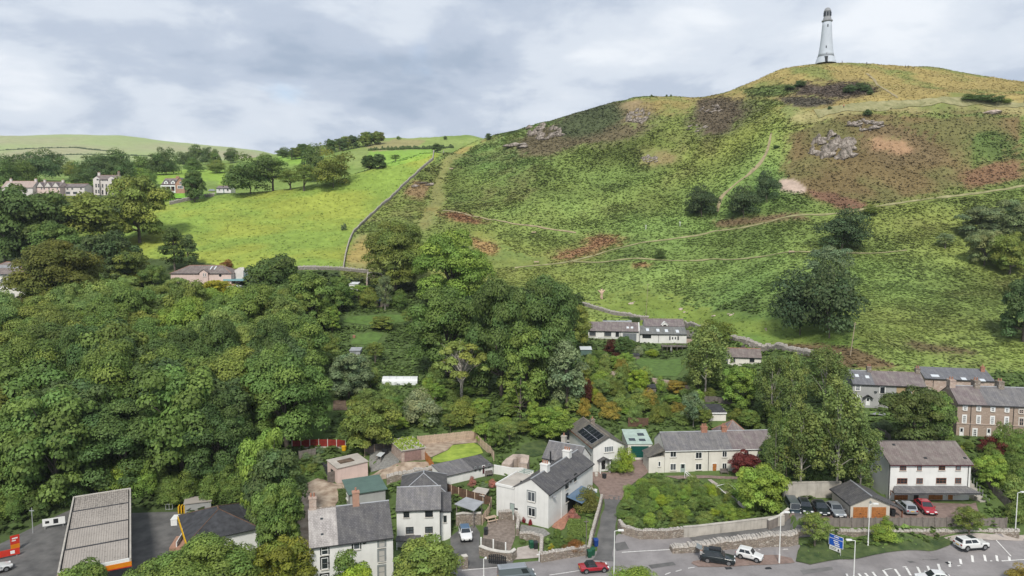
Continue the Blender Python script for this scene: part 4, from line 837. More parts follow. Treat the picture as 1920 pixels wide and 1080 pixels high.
kk = (r-e)/4
for x, y in ((603, 973), (604, 1002)): h.skylight(x-2.5, y-2, x+2.5, y+2, kk, e, 'glass')
h.winm('f', 1.9, h.loc('f', 595, 1058)[1], .9, .18, 'black_paint', 1, 1, sill=False)
for v in (3,): h.winm('r', v, 3.5, .9, 1.3, 'white_paint', 1, 2)
h = House('detached', 'detached_house', 'detached white house with black windows and hipped rear roof'); e = h.hz(956); r = h.hz(915, 3); W = h.W
h.walls('white_render', 'x', e, r); h.roof('slate_grey', 'x', e, r, rm='lead')
for x0, y0, x1, y1 in ((756.5, 958, 767.5, 970), (797, 957.5, 811.5, 969), (761, 988, 775.5, 1000.5), (797, 987.5, 811.5, 999)): h.win('f', x0, y0, x1, y1, 'black_paint', 2, 2)
h.walls('white_render', 'box', e-.2, 0, W=W+.6, D=8, x0=.2, y0=6.05, name='rear_wall'); h.roof('slate_dark', 'hip', e-.1, h.hz(886, 10.2), W=W+.6, D=8, x0=.2, y0=6.2, ov=.25, name='rear_roof', rm='lead')
h.walls('white_render', 'box', e-1.1, 0, W=1.5, D=3.2, x0=W+.02, y0=1.5, name='side_wing'); h.roof('slate_dark', 'mono', e-1.1, e+.4, W=1.5, D=3.2, x0=W+.02, y0=1.5, ov=.1, name='side_roof')
h.win('f', 831.5, 966.5, 837.5, 979, 'black_paint', 1, 1, off=1.5)
zt, zl = h.hz(1006), h.hz(1016, -1.4); q = MB().slope((-.1, -1.4, zl), (W*.55, -1.4, zl), (W*.55, .0, zt), (-.1, .0, zt), .1); q.build('porch_roof', 'slate_dark', h.root); h.part('porch_post', 'white_paint', MB().box(0, -1.35, -.9, .12, -1.23, zl-.02).box(W*.5, -1.35, -.9, W*.5+.12, -1.23, zl-.02))
h.pipe('f', 825, 957, 1003, 'black_paint')

h = House('gabled', 'gabled_white_house', 'large white gabled house with slate roofs and white chimneys'); W, D = h.W, h.D
gx0 = W-5.9; GWd = 5.9; e = h.hz(927, 0, W); r = e+1.75
h.walls('white_render', 'y', e, r, W=GWd, x0=gx0); h.roof('slate_dark', 'y', e, r, W=GWd, x0=gx0, og=.12, ov=.22, rm='lead')
h.walls('white_render', 'box', e-.35, 0, W=gx0-.02, D=6.2, x0=0, name='flat_wing'); h.part('flat_roof', 'fibre_cement', MB().box(-.1, -.08, e-.347, gx0-.02, 6.3, e-.2)); h.part('parapet', 'white_render', MB().box(-.12, -.12, e-.347, gx0-.02, .12, e+.0).box(-.12, .12, e-.347, .1, 6.3, e+.0))
h.walls('white_render', 'monox', 3.0, e+.1, W=gx0-.02, D=D-6.3, x0=0, y0=6.35, name='rear_wing'); h.roof('slate_dark', 'monox', 3.0, e+.4, W=gx0+.6, D=D-6.6, x0=0, y0=6.5, ov=.2, name='catslide_roof')
h.walls('white_render', 'x', e-.5, r-.1, W=W-2.4, D=5, x0=-.4, y0=D+.05, name='back_range'); h.roof('slate_grey', 'x', e-.5, r-.1, W=W-2.4, D=5, x0=-.4, y0=D+.05, name='back_roof', rm='lead')
xm = gx0+GWd/2
for y in (4.6, 12.4): h.chimney(xm-.1, y, e+.6, r+1.15, 1.25, .95, 'white_render', 3)
h.chimney(2.2, D+3, e, r+1.25, .8, .6, 'concrete', 1); h.part('flue', 'black_paint', MB().tube((1.9, D-1.5, e-1), (1.9, D-1.5, e+1.3), .13)); h.part('flue', 'black_paint', MB().tube((gx0+.3, 1.5, e-.3), (gx0+.3, 1.5, e+.55), .12))
for x0, y0, x1, y1 in ((989.5, 922, 1003.5, 940), (990.5, 952, 1004, 968)): h.win('f', x0, y0, x1, y1, 'white_paint', 2, 1, sur='grey_paint')
h.door('f', 956.5, 943.5, 965, 965, 'sage_paint', 'grey_paint', light=False)
h.winm('f', h.loc('f', 968, 954)[0], h.loc('f', 968, 954)[1], .55, .22, 'black_paint', 1, 1, sill=False)
for x0, y0, x1, y1 in ((1060, 900, 1065.5, 916), (1069, 899, 1071.5, 904), (1076.5, 887.5, 1080.5, 902), (1060.5, 925, 1065, 941)): h.win('r', x0, y0, x1, y1, 'black_paint', 2, 1)
u, z = h.loc('r', 1072, 925); h.part('conservatory', 'black_paint', MB().box(W+.01, u-1.5, 0, W+.1, u+1.6, 2.3).box(W+1.9, u-1.5, 0, W+2.0, u+1.6, 2.2)); q = MB().slope((W+2.7, u-1.9, 2.25), (W+2.7, u+3.6, 2.25), (W+.02, u+3.6, 2.8), (W+.02, u-1.9, 2.8), .08); q.build('glass_roof', 'glass_blue', h.root); h.part('roof_edge', 'white_paint', MB().box(W+.05, u+3.6, 2.2, W+2.75, u+3.75, 2.75))
h.pipe('r', 1052, 915, 975, 'white_paint'); l, rz = h.place('r', .9, e-.4); MB().lathe([(.05, 0), (.32, .12), (.34, .2)], 12).build('satellite_dish', 'lead', h.root, (W+.35, 1.3, e-.9))
h.part('window_pergola', 'sage_paint', MB().box(-1.8, 9.5, 3.6, .2, 9.6, 3.75).box(-1.8, 10.2, 3.6, .2, 10.3, 3.75).box(-1.8, 10.9, 3.6, .2, 11., 3.75).box(-1.8, 11.6, 3.6, .2, 11.7, 3.75).box(-1.8, 9.45, 0, -1.65, 9.6, 3.59).box(-1.8, 11.6, 0, -1.65, 11.75, 3.59))

h = House('cottage', 'solar_cottage', 'white gabled cottage with solar panels on its mossy roof'); e = h.hz(838); r = h.hz(821.5); W, D = h.W, h.D
h.walls('white_render', 'y', e, r); rf = h.roof('slate_mossy', 'y', e, r, ov=.35, og=.3, rm='rubble', gm='brown_wood')
k = (r-e)/(W/2); nrow = 5
for i in range(nrow):
    for j in range(2):
        y0 = 1.0+i*1.55; xa, xb = (.0+j*1.25)+.1, (.0+j*1.25)+1.25; q = MB().slope((xa, y0+1.45, e+k*xa+.2), (xa, y0, e+k*xa+.2), (xb, y0, e+k*xb+.2), (xb, y0+1.45, e+k*xb+.2), .05); pn = q.build('solar_panel', 'solar', h.root)
        MB().slope((xa-.04, y0+1.49, e+k*(xa-.04)+.185), (xa-.04, y0-.04, e+k*(xa-.04)+.185), (xb+.04, y0-.04, e+k*(xb+.04)+.185), (xb+.04, y0+1.49, e+k*(xb+.04)+.185), .03).build('panel_frame', 'lead', pn)
h.chimney(W/2+.3, 9, r-.4, r+.9, .8, .6, 'rubble', 1)
h.win('f', 1133, 836.5, 1150, 847.5, 'white_paint', 4, 1, gm='glass_pale'); h.door('f', 1127, 862, 1135.5, 879.5, 'black_paint', 'white_paint'); h.win('f', 1140, 860, 1147.5, 870, 'white_paint', 2, 2, gm='glass')
u, z = h.loc('f', 1131.3, 858.5); h.part('porch', 'white_paint', MB().box(u-1.0, -1.0, -.3, u-.85, -.004, z-.4).box(u+.85, -1.0, -.3, u+1.0, -.004, z-.4)); q = MB(); q.slope((u-1.2, .0, z-.45), (u-1.2, -1.15, z-.45), (u, -1.15, z+.2), (u, .0, z+.2), .08).slope((u+1.2, -1.15, z-.45), (u+1.2, .0, z-.45), (u, .0, z+.2), (u, -1.15, z+.2), .08); q.build('porch_roof', 'slate_dark', h.root)

h = House('ggarage', 'green_door_garage', 'white garage with dark green roller door and pale sheet roof', 'garage'); e = h.hz(833); r = e+.7
h.walls('cream_render', 'mono', e, r); h.roof('pale_green_sheet', 'mono', e, r, ov=.15, gutter=False); u, z, w, hh = h.rect('f', 1183, 836, 1216, 857)
g = h.part('roller_door', 'green_door', MB().box(u-w/2, -.05, -.05, u+w/2, .01, hh-.05))
for i in range(1, 6): MB().box(u-w/2+.02, -.065, hh*i/6-.02, u+w/2-.02, -.052, hh*i/6+.01).build('rib', 'black_paint', g)
kk = (r-e)/h.D
for x0, y0, x1, y1 in ((1180, 822, 1190, 826.5), (1199, 823, 1209, 827), (1196, 812.5, 1206, 817)): h.skylight(x0, y0, x1, y1, kk, e, 'glass')

h = House('longrow', 'long_white_cottages', 'long row of cream white cottages with slate roof and garden'); e = h.hz(844); r = h.hz(811.5, 3.5); W = h.W
xs = h.loc('f', 1372, 860)[0]; h.walls('cream_render', 'x', e, r); h.roof('slate_grey', 'x', e, r, W=xs-.05, x0=0, og=.05, gm='white_paint', rm='lead'); h.roof('tile_purple', 'x', e, r, W=W-xs-.05, x0=xs+.05, og=.04, gm='white_paint', rm='lead')
for x0, y0, x1, y1 in ((1256.5, 845.5, 1268, 857), (1304, 847.5, 1316, 859.5), (1256.5, 869, 1267.5, 881.5), (1304, 869, 1315.5, 881), (1354, 845.5, 1363, 857), (1354, 868, 1362.5, 879.5), (1395, 845, 1404, 856)): h.win('f', x0, y0, x1, y1, 'white_paint', 2, 1, gm='glass')
h.door('f', 1275, 869, 1285, 888, 'sage_paint', 'white_paint'); h.door('f', 1335, 868.5, 1344, 887, 'orange_wood', 'white_paint', light=False); h.pipe('f', 1328.5, 846, 886)
h.chimney(xs-4.1, 3.5, r-.5, r+1.1, 1.1, .7, 'terracotta', 3); h.chimney(xs-.3, 3.5, r-.5, r+1.1, .9, .7, 'terracotta', 2)
h.walls('cream_render', 'box', 2.9, 0, W=2.9, D=4, x0=-2.95, y0=-.0, name='outshut_wall'); h.roof('slate_mossy', 'monox', 2.95, 4.2, W=2.95, D=4, x0=-2.97, y0=0, ov=.2, name='outshut_roof')
u, z, w, hh = h.rect('f', 1234, 865, 1238.5, 874.5); h.winm('f', u, z, w, hh, 'white_paint', 1, 1)
h.walls('cream_render', 'hip', e-.3, 0, W=5.5, D=5.5, x0=xs+1.2, y0=7.05, name='rear_wing'); h.roof('tile_purple', 'hip', e-.2, h.hz(791, 9.8), W=5.5, D=5.5, x0=xs+1.2, y0=7.3, name='rear_roof', ov=.3, gutter=False)
h.part('flat_roof', 'lead', MB().box(2.5, 7.05, 0, 10, 10.5, e-.2)); h.part('roof_light', 'sky_glass', MB().box(3.2, 7.6, e-.197, 7, 9.6, e+.05))

h = House('semis', 'white_semi_house', 'tall white semi-detached house with brown windows and slate porch'); e = h.hz(870); r = h.hz(828.5, 4.5); W = h.W
h.walls('white_render', 'x', e, r); h.roof('slate_brown', 'x', e, r, ov=.3, og=.25, rm='tile_purple', gm='wine_paint')
for x0, y0, x1, y1, c, rw in ((1687, 872.5, 1699, 882, 2, 2), (1719.5, 872, 1728, 882, 1, 1), (1760, 872, 1772, 881.5, 2, 2), (1792, 871, 1801, 881.5, 1, 1), (1682, 896.5, 1701, 907, 3, 2), (1718, 896.5, 1730, 907, 2, 2), (1755, 896, 1774, 906.5, 3, 2), (1790.5, 896, 1802, 906.5, 2, 2)): h.win('f', x0, y0, x1, y1, 'brown_wood', c, rw, gm='glass' if c > 1 else 'glass_pale')
zp = h.loc('f', 1700, 912)[1]; q = MB().slope((-.5, -2.2, zp-.32), (W+.5, -2.2, zp-.32), (W-.6, 0, zp), (.7, 0, zp), .09); q.build('porch_roof', 'slate_grey', h.root); h.part('porch_gutter', 'black_paint', MB().tube((-.5, -2.25, zp-.36), (W+.5, -2.25, zp-.36), .07))
h.part('porch_soffit', 'white_paint', MB().box(-.4, -2.1, zp-.55, W+.4, -2.0, zp-.37))
for u0, u1, m_ in ((.8, 2.9, 'orange_wood'), (6.2, 8.4, 'orange_wood')):
    g = h.part('garage_door', m_, MB().box(u0, -.06, .0, u1, .01, 2.0))
    for i in range(1, 6): MB().box(u0+(u1-u0)*i/6-.015, -.075, .05, u0+(u1-u0)*i/6+.015, -.062, 1.95).build('board_joint', 'brown_wood', g)
h.doorm('f', 4.2, 1., .95, 2., 'black_paint', 'white_paint'); h.doorm('f', 9.6, 1., .95, 2., 'orange_wood', 'white_paint'); h.winm('f', 5.3, 1.35, .6, 1.1, 'brown_wood', 1, 1); h.winm('f', 10.7, 1.35, .6, 1.1, 'brown_wood', 1, 1)
for u in (.1, 3.3, 5.9, 8.9, W-.25): h.part('porch_bracket', 'brown_wood', MB().box(u, -2., zp-.7, u+.1, -.004, zp-.58).box(u, -.1, zp-1.4, u+.1, -.004, zp-.703))
h.pipe('f', 1667.8, 871, 935); h.pipe('f', 1816, 871, 912)
for v, x in ((2, 0), (5.5, 0)): pass
kk = (r-e)/4.5
for x, y in ((1675.5, 834), (1735, 859), (1809, 859)): h.skylight(x-1.6, y-1.6, x+1.6, y+1.6, kk, e, 'black_paint')
q = MB()
for i in range(9): q.box(W+.5, -2.6+i*.75, -.3+i*.0, W+1.5, -1.95+i*.75, .1+i*.38)
q.build('outside_steps', 'concrete', h.root)
for i in range(9): MB().box(W+1.55, -2.3+i*.75, .1+i*.38, W+1.6, -2.25+i*.75, 1.1+i*.38).build('stair_rail', 'steel', h.root)

h = House('dgarage', 'double_garage', 'rendered double garage with two orange wooden doors', 'garage'); e = h.hz(946); r = h.hz(930.5); W = h.W
h.walls('garage_render', 'y', e, r); h.roof('slate_dark', 'y', e, r, ov=.25, og=.3, rm='lead')
for x0, x1 in ((1599.5, 1626.5), (1634, 1661)):
    u, z, w, hh = h.rect('f', x0, 951.5, x1, 972.5); g = h.part('garage_door', 'orange_wood', MB().box(u-w/2, -.06, 0, u+w/2, .01, hh))
    for i in range(1, 6): MB().box(u-w/2+.02, -.075, hh*i/6-.015, u+w/2-.02, -.062, hh*i/6+.015).build('board_joint', 'brown_wood', g)
    MB().box(u-.12, -.1, hh*.42, u+.12, -.062, hh*.46).build('handle', 'black_paint', g)
h.part('vent', 'grey_paint', MB().prism([(W/2, r-1.15), (W/2+.22, r-.9), (W/2, r-.65), (W/2-.22, r-.9)], 'y', -.06, -.004)); h.pipe('f', 1593.6, 946, 972); h.part('carport_roof', 'slate_dark', MB().slope((W+.25, -.2, e-.1), (W+2.0, -.2, e-.9), (W+2.0, 4, e-.9), (W+.25, 4, e-.1), .1)); h.part('carport_post', 'brown_wood', MB().box(W+1.75, -.1, 0, W+1.87, .02, e-.95))

h = House('browns', 'brown_stone_terrace', 'three-storey brown stone terrace with white sash windows'); e = h.hz(757); r = h.hz(723.5, 4); W = h.W
h.walls('brown_stone', 'x', e, r); xs = h.loc('f', 1849, 790)[0]; h.roof('tile_purple', 'x', e, r, W=xs-.05, x0=0, og=.05, rm='lead'); h.roof('slate_grey', 'x', e, r, W=W-xs-.05, x0=xs+.05, og=.05, rm='lead')
for c in (1809.5, 1835, 1861.5, 1888): h.win('f', c-3, 762+(c-1809)*.045, c+3, 767+(c-1809)*.045+2, 'white_paint', 2, 2, sur='white_paint')
for c in (1808, 1834.5, 1860.5, 1887): h.win('f', c-2.8, 779+(c-1808)*.045, c+2.8, 793+(c-1808)*.04, 'white_paint', 2, 4, sur='white_paint')
for c in (1827.5, 1880.5): h.win('f', c-3.2, 804.5+(c-1827)*.035, c+3.2, 820.5+(c-1827)*.05, 'white_paint', 2, 4, sur='white_paint')
for c in (1802.5, 1853.5): h.door('f', c-4, 801.5+(c-1802)*.03, c+4, 819+(c-1802)*.05, 'white_paint', 'white_paint')
for y0, y1 in ((768, 775), (784, 798)): h.win('f', 1911, y0, 1919, y1, 'pink_stone', 2, 2, sur='pale_concrete')
h.part('string_course', 'pink_stone', MB().box(-.08, -.1, h.hz(794.5), W, -.004, h.hz(794.5)+.18)); h.pipe('f', 1821, 760, 820); h.pipe('f', 1901, 763, 823)
for xx, m_ in ((.45, 'pink_stone'), (xs-.2, 'rubble'), (h.loc('f', 1893, 790)[0], 'rubble')): h.chimney(xx, 4.1, r-.7, r+1.25, .95, 1.5, m_, 2)
h = House('greys', 'grey_terrace', 'grey and ochre rendered terrace below the bracken slope'); e = h.hz(719.5); r = h.hz(695, 3.5); W = h.W
xs = h.loc('f', 1680.5, 740)[0]; h.walls('grey_render', 'x', e, r, W=xs); h.walls('ochre_render', 'x', e, r, W=W-xs-.01, x0=xs+.01)
x2 = h.loc('f', 1640, 722)[0]; slate('slate_blue', (.135, .137, .15), (.18, .182, .195), la=.1); h.roof('slate_blue', 'x', e, r, W=x2-.05, x0=0, og=.05, rm='lead'); h.roof('tile_purple', 'x', e, r, W=W-x2-.05, x0=x2+.05, og=.05, rm='rubble')
for c, y0, y1 in ((1608.5, 722, 732.5), (1608, 743, 753)): h.win('f', c-4, y0, c+4, y1, 'white_paint', 2, 2, sur='white_paint', gm='glass_pale')
for c, y0, y1 in ((1654.5, 726, 737.5), (1653, 747, 759)): h.win('f', c-4.2, y0, c+4.2, y1, 'black_paint', 1, 2, sur='white_paint')
for c in (1705, 1742): h.win('f', c-3.5, 731, c+3.5, 741, 'white_paint', 1, 2, sur='white_paint')
h.door('f', 1623, 745, 1631, 760, 'white_paint', 'white_paint'); u, z = h.loc('f', 1627, 743.5); q = MB(); q.slope((u-.95, 0, z-.3), (u-.95, -.7, z-.3), (u, -.7, z+.35), (u, 0, z+.35), .08).slope((u+.95, -.7, z-.3), (u+.95, 0, z-.3), (u, 0, z+.35), (u, -.7, z+.35), .08); q.build('door_canopy', 'black_paint', h.root)
u, z = h.loc('f', 1642, 734); MB().lathe([(.05, 0), (.3, .1), (.32, .17)], 12).build('satellite_dish', 'grey_paint', h.root, (u, -.3, z)); kk = (r-e)/3.5
for x, y in ((1606.5, 704.5), (1626, 707)): h.skylight(x-2.6, y-2.4, x+2.6, y+2.4, kk, e)
for xx in (x2-.2, W-.5): h.chimney(xx, 3.5, r-.5, r+1.1, .8, .9, 'rubble', 2)
h = House('barn', 'stone_barn', 'long pink stone outbuilding with grey slate roof behind the terraces', 'barn'); e = h.hz(709.5); r = h.hz(694, 2.8)+.2
h.walls('pink_stone', 'mono', e, r); h.roof('slate_blue', 'mono', e, r, ov=.2); kk = (r-e)/h.D
for x0, y0, x1, y1 in ((1747, 703, 1759, 706.5), (1804, 708.5, 1810, 712.5), (1839, 711, 1845, 715)): h.skylight(x0, y0, x1, y1, kk, e)
h.chimney(h.W-.8, 4, r-1, r+.9, .7, .6, 'terracotta', 1); h.pipe('f', 1750, 712, 725)

h = House('upleft', 'hillside_cottage', 'long low white hillside cottage with purple slate roof'); e = h.hz(619.5); r = h.hz(604, 3); W = h.W
h.walls('white_render', 'x', e, r); h.roof('tile_purple', 'x', e, r, rm='rubble')
for x0, y0, x1, y1, c in ((1105, 620.5, 1117, 629.5, 3), (1133, 621.5, 1146, 630, 3)): h.win('f', x0, y0, x1, y1, 'black_paint', c, 2)
h.door('f', 1154, 622, 1161, 631.5, 'black_paint', 'grey_paint'); u, z, w, hh = h.rect('f', 1168, 625, 1193, 640); h.part('sliding_door', 'glass_pale', MB().box(u-w/2, -.05, z-hh/2, u+w/2, .01, z+hh/2)); 
for i in range(5): x = u-w/2+w*i/4; h.part('door_frame', 'grey_paint', MB().box(x-.05, -.1, z-hh/2, x+.05, -.053, z+hh/2))
kk = (r-e)/3
for x in (1177, 1185): h.skylight(x-2.2, 612.7, x+2.2, 616, kk, e)
h.part('flat_annex', 'white_render', MB().box(W*.3, 6.05, -1, W*.86, 10.5, r-.4)); h.part('annex_roof', 'lead', MB().box(W*.28, 6.02, r-.397, W*.88, 10.7, r-.15)); h.part('gable_wall', 'white_render', MB().prism([(-.1, -.6), (6.1, -.6), (6.1, e+.2), (3, r+.25), (-.1, e+.2)], 'x', W+.02, W+.3)); h.pipe('f', 1163, 621, 633)
h.part('terrace_wall', 'rubble', MB().box(-1, -1.6, -1.6, W*.7, -1.3, -.1)); h.part('veranda_rail', 'black_paint', MB().box(W*.2, -1.55, .5, W*.62, -1.5, .56).box(W*.2, -1.55, -.2, W*.2+.06, -1.5, .5).box(W*.6, -1.55, -.2, W*.6+.06, -1.5, .5))
h = House('upright', 'hillside_house', 'white hillside house with timber deck and dormer window'); e = h.hz(626); W = h.W; D1 = 4.2; r = h.hz(612, D1)
h.walls('white_render', 'mono', e, r, D=D1); h.roof('slate_green', 'mono', e, r, D=D1, ov=.25); e2 = h.hz(611, D1+.1); r2 = h.hz(598, D1+3)
x0 = h.loc('f', 1209, 605, D1)[0]; h.walls('white_render', 'x', e2, r2, W=W-x0, x0=x0, D=5.8, y0=D1+.02, name='upper_wall'); h.roof('tile_purple', 'x', e2, r2, W=W-x0, x0=x0, D=5.8, y0=D1+.02, rm='rubble', name='upper_roof')
u, z = h.loc('f', 1246.5, 611, D1+.1); h.part('dormer', 'white_render', MB().prism([(u-.85, e2-.2), (u+.85, e2-.2), (u+.85, z+.45), (u, z+1.15), (u-.85, z+.45)], 'y', D1-.05, D1+2.2)); q = MB(); q.slope((u-1.1, D1+2.3, z+.25), (u-1.1, D1-.2, z+.25), (u, D1-.2, z+1.2), (u, D1+2.3, z+1.2), .07).slope((u+1.1, D1-.2, z+.25), (u+1.1, D1+2.3, z+.25), (u, D1+2.3, z+1.2), (u, D1-.2, z+1.2), .07); q.build('dormer_roof', 'white_paint', h.root); h.winm('f', u, z, .9, .7, 'black_paint', 2, 1, off=D1-.05)
kk = (r-e)/D1
for x in (1214, 1233.5, 1249.5, 1270): h.skylight(x-2.2, 616+(x-1214)*.05, x+2.2, 621+(x-1214)*.05, kk, e)
h.win('f', 1204.5, 625.8, 1221, 634, 'black_paint', 3, 1, sill=False)
for x in (1256, 1271.5): h.win('f', x-1.2, 630.5, x+1.2, 637.5, 'black_paint', 1, 1, sill=False)
for x in (1261, 1266.3): h.door('f', x-2, 631, x+2, 643, 'white_paint', 'white_paint')
h.pipe('f', 1235, 628, 642); h.walls('pink_stone', 'mono', e-.9, e+.4, W=3.2, D=3.5, x0=W+.02, y0=.6, name='lean_to'); h.roof('slate_mossy', 'mono', e-.9, e+.4, W=3.2, D=3.5, x0=W+.02, y0=.6, name='lean_to_roof')
da, db = h.loc('f', 1238, 640)[0], h.loc('f', 1284, 640)[0]; dz = -.25
for i in range(9): x = da+(db-da)*i/9; h.part('deck_board', 'grey_wood', MB().box(x, -4.2, dz-.12, x+(db-da)/9-.03, -.3, dz))
for i in range(6): x = da+(db-da)*i/5; h.part('deck_post', 'grey_wood', MB().box(x-.06, -4.25, -3.2, x+.06, -4.13, dz+1.0))
h.part('deck_rail', 'grey_wood', MB().box(da, -4.25, dz+.9, db, -4.13, dz+1.0).box(da, -4.22, dz+.45, db, -4.17, dz+.52).box(da, -4.22, dz+.15, db, -4.17, dz+.22))
h = House('outb', 'stone_outbuilding', 'small cream outbuilding with slate roof behind the birches', 'outbuilding'); e = h.hz(668.5); r = h.hz(653, 2.5)
h.walls('cream_render', 'x', e, r); h.roof('slate_brown', 'x', e, r); 
for x in (1374, 1410): h.win('f', x-4.5, 671, x+4.5, 679, 'black_paint', 2, 1)
h.part('rear_gable', 'slate_brown', MB().prism([(2.5, e), (6.5, e), (4.5, r+.3)], 'y', 4.5, 7.5))
h = House('gshed', 'garden_room', 'white garden room with grey felt roof behind the gabled house', 'garden room'); e = h.hz(822.5); r = h.hz(801, 5)
h.walls('white_render', 'mono', e, r); h.roof('felt', 'mono', e, r, ov=.3, gutter=False); h.win('f', 1061, 827, 1078, 838, 'white_paint', 2, 1, sill=False)
h = House('wshed', 'cream_shed', 'cream block shed with black felt roof beneath the birches', 'shed'); e = h.hz(773.5); r = h.hz(759, 5)
h.walls('cream_render', 'mono', e, r); h.roof('felt', 'mono', e, r, ov=.25, gutter=False); h.part('fascia', 'white_paint', MB().box(-.1, -.29, e-.2, h.W+.1, -.262, e+.06)); h.doorm('r', 2., 1., .9, 2., 'grey_paint', 'white_paint')
h = House('pinkshed', 'pink_shed', 'plain pink rendered shed with mossy flat roof on the track', 'shed'); e = h.hz(879)
h.walls('pink_render', 'mono', e, e+.35); h.roof('fibre_cement', 'mono', e, e+.35, ov=.15, gutter=False); h.doorm('l', 2, 1., 1.0, 2.0, 'black_paint', 'grey_wood', light=False); h.part('open_door', 'grey_wood', MB().box(-1.4, .9, 0, -.1, .98, 2.))
h.part('rear_shed', 'felt', MB().box(.2, 4.3, -.5, h.W-.2, 9.5, 1.7)); h.part('moss', 'soil', MB().box(1.2, 1.2, e+.29, 3.8, 2.8, e+.42))
h = House('greenshed', 'green_roof_shed', 'shed with smooth green sheet metal roof by the hedge', 'shed'); e = 2.5
h.walls('grey_render', 'mono', e, e+.5); h.roof('green_metal', 'mono', e, e+.5, ov=.3, og=.3, gutter=False); h.winm('l', 2.5, 1.3, 1.5, .8, 'white_paint', 2, 1)
h = House('grassgar', 'turf_roof_garage', 'garage with turf grass roof and faded pink doors', 'garage'); e = h.hz(846)
h.walls('pink_stone', 'box', e, 0); h.part('roof_slab', 'concrete', MB().box(-.15, -.25, e+.003, h.W+.15, h.D+1.2, e+.16)); u, z, w, hh = h.rect('f', 758.5, 848, 790, 866); g = h.part('garage_door', 'brown_fence', MB().box(u-w/2, -.06, 0, u-.02, .01, hh).box(u+.02, -.06, 0, u+w/2, .01, hh)); mat('faded_pink', (.24, .155, .135), .85, .15, 2); g.data.materials[0] = MATS['faded_pink']
nb = np.random.RandomState(5); q = MB()
for i in range(420):
    x, y, a, s2 = nb.uniform(-.1, h.W+.1), nb.uniform(-.15, h.D+1.1), nb.uniform(0, 6.3), nb.uniform(.12, .3); dx, dy = math.cos(a)*s2, math.sin(a)*s2; k = len(q.v); zz_ = e+.16; q.v += [(x-dx, y-dy, zz_), (x+dx, y+dy, zz_), (x+dx*.6+dy*.5, y+dy*.6-dx*.5, zz_+s2*nb.uniform(.3, 1.2)), (x-dx*.6, y-dy*.6, zz_+s2*nb.uniform(.3, 1.2))]; q.f.append((k, k+1, k+2, k+3))
tf = q.build('turf', 'lime_grass', h.root); tf['kind'] = 'stuff'
h = House('longout', 'long_outbuilding', 'long low white outbuilding with slate roof and dark red door', 'outbuilding'); e = h.hz(894)
h.walls('white_render', 'mono', e, e+.7); xs = h.loc('f', 888, 885)[0]; h.roof('slate_grey', 'mono', e, e+.7, W=xs-.05, x0=0, og=.05, gutter=False); h.roof('slate_dark', 'mono', e, e+.7, W=h.W-xs-.05, x0=xs+.05, og=.05, gutter=False)
for x0, y0, x1, y1 in ((889.5, 875, 893, 884), (898, 874, 901.5, 883.5), (915, 869, 919.5, 877)): h.win('f', x0, y0, x1, y1, 'grey_paint', 2, 3, sill=False)
h.door('f', 903.5, 872.5, 909, 888, 'wine_paint', 'white_paint', light=False)
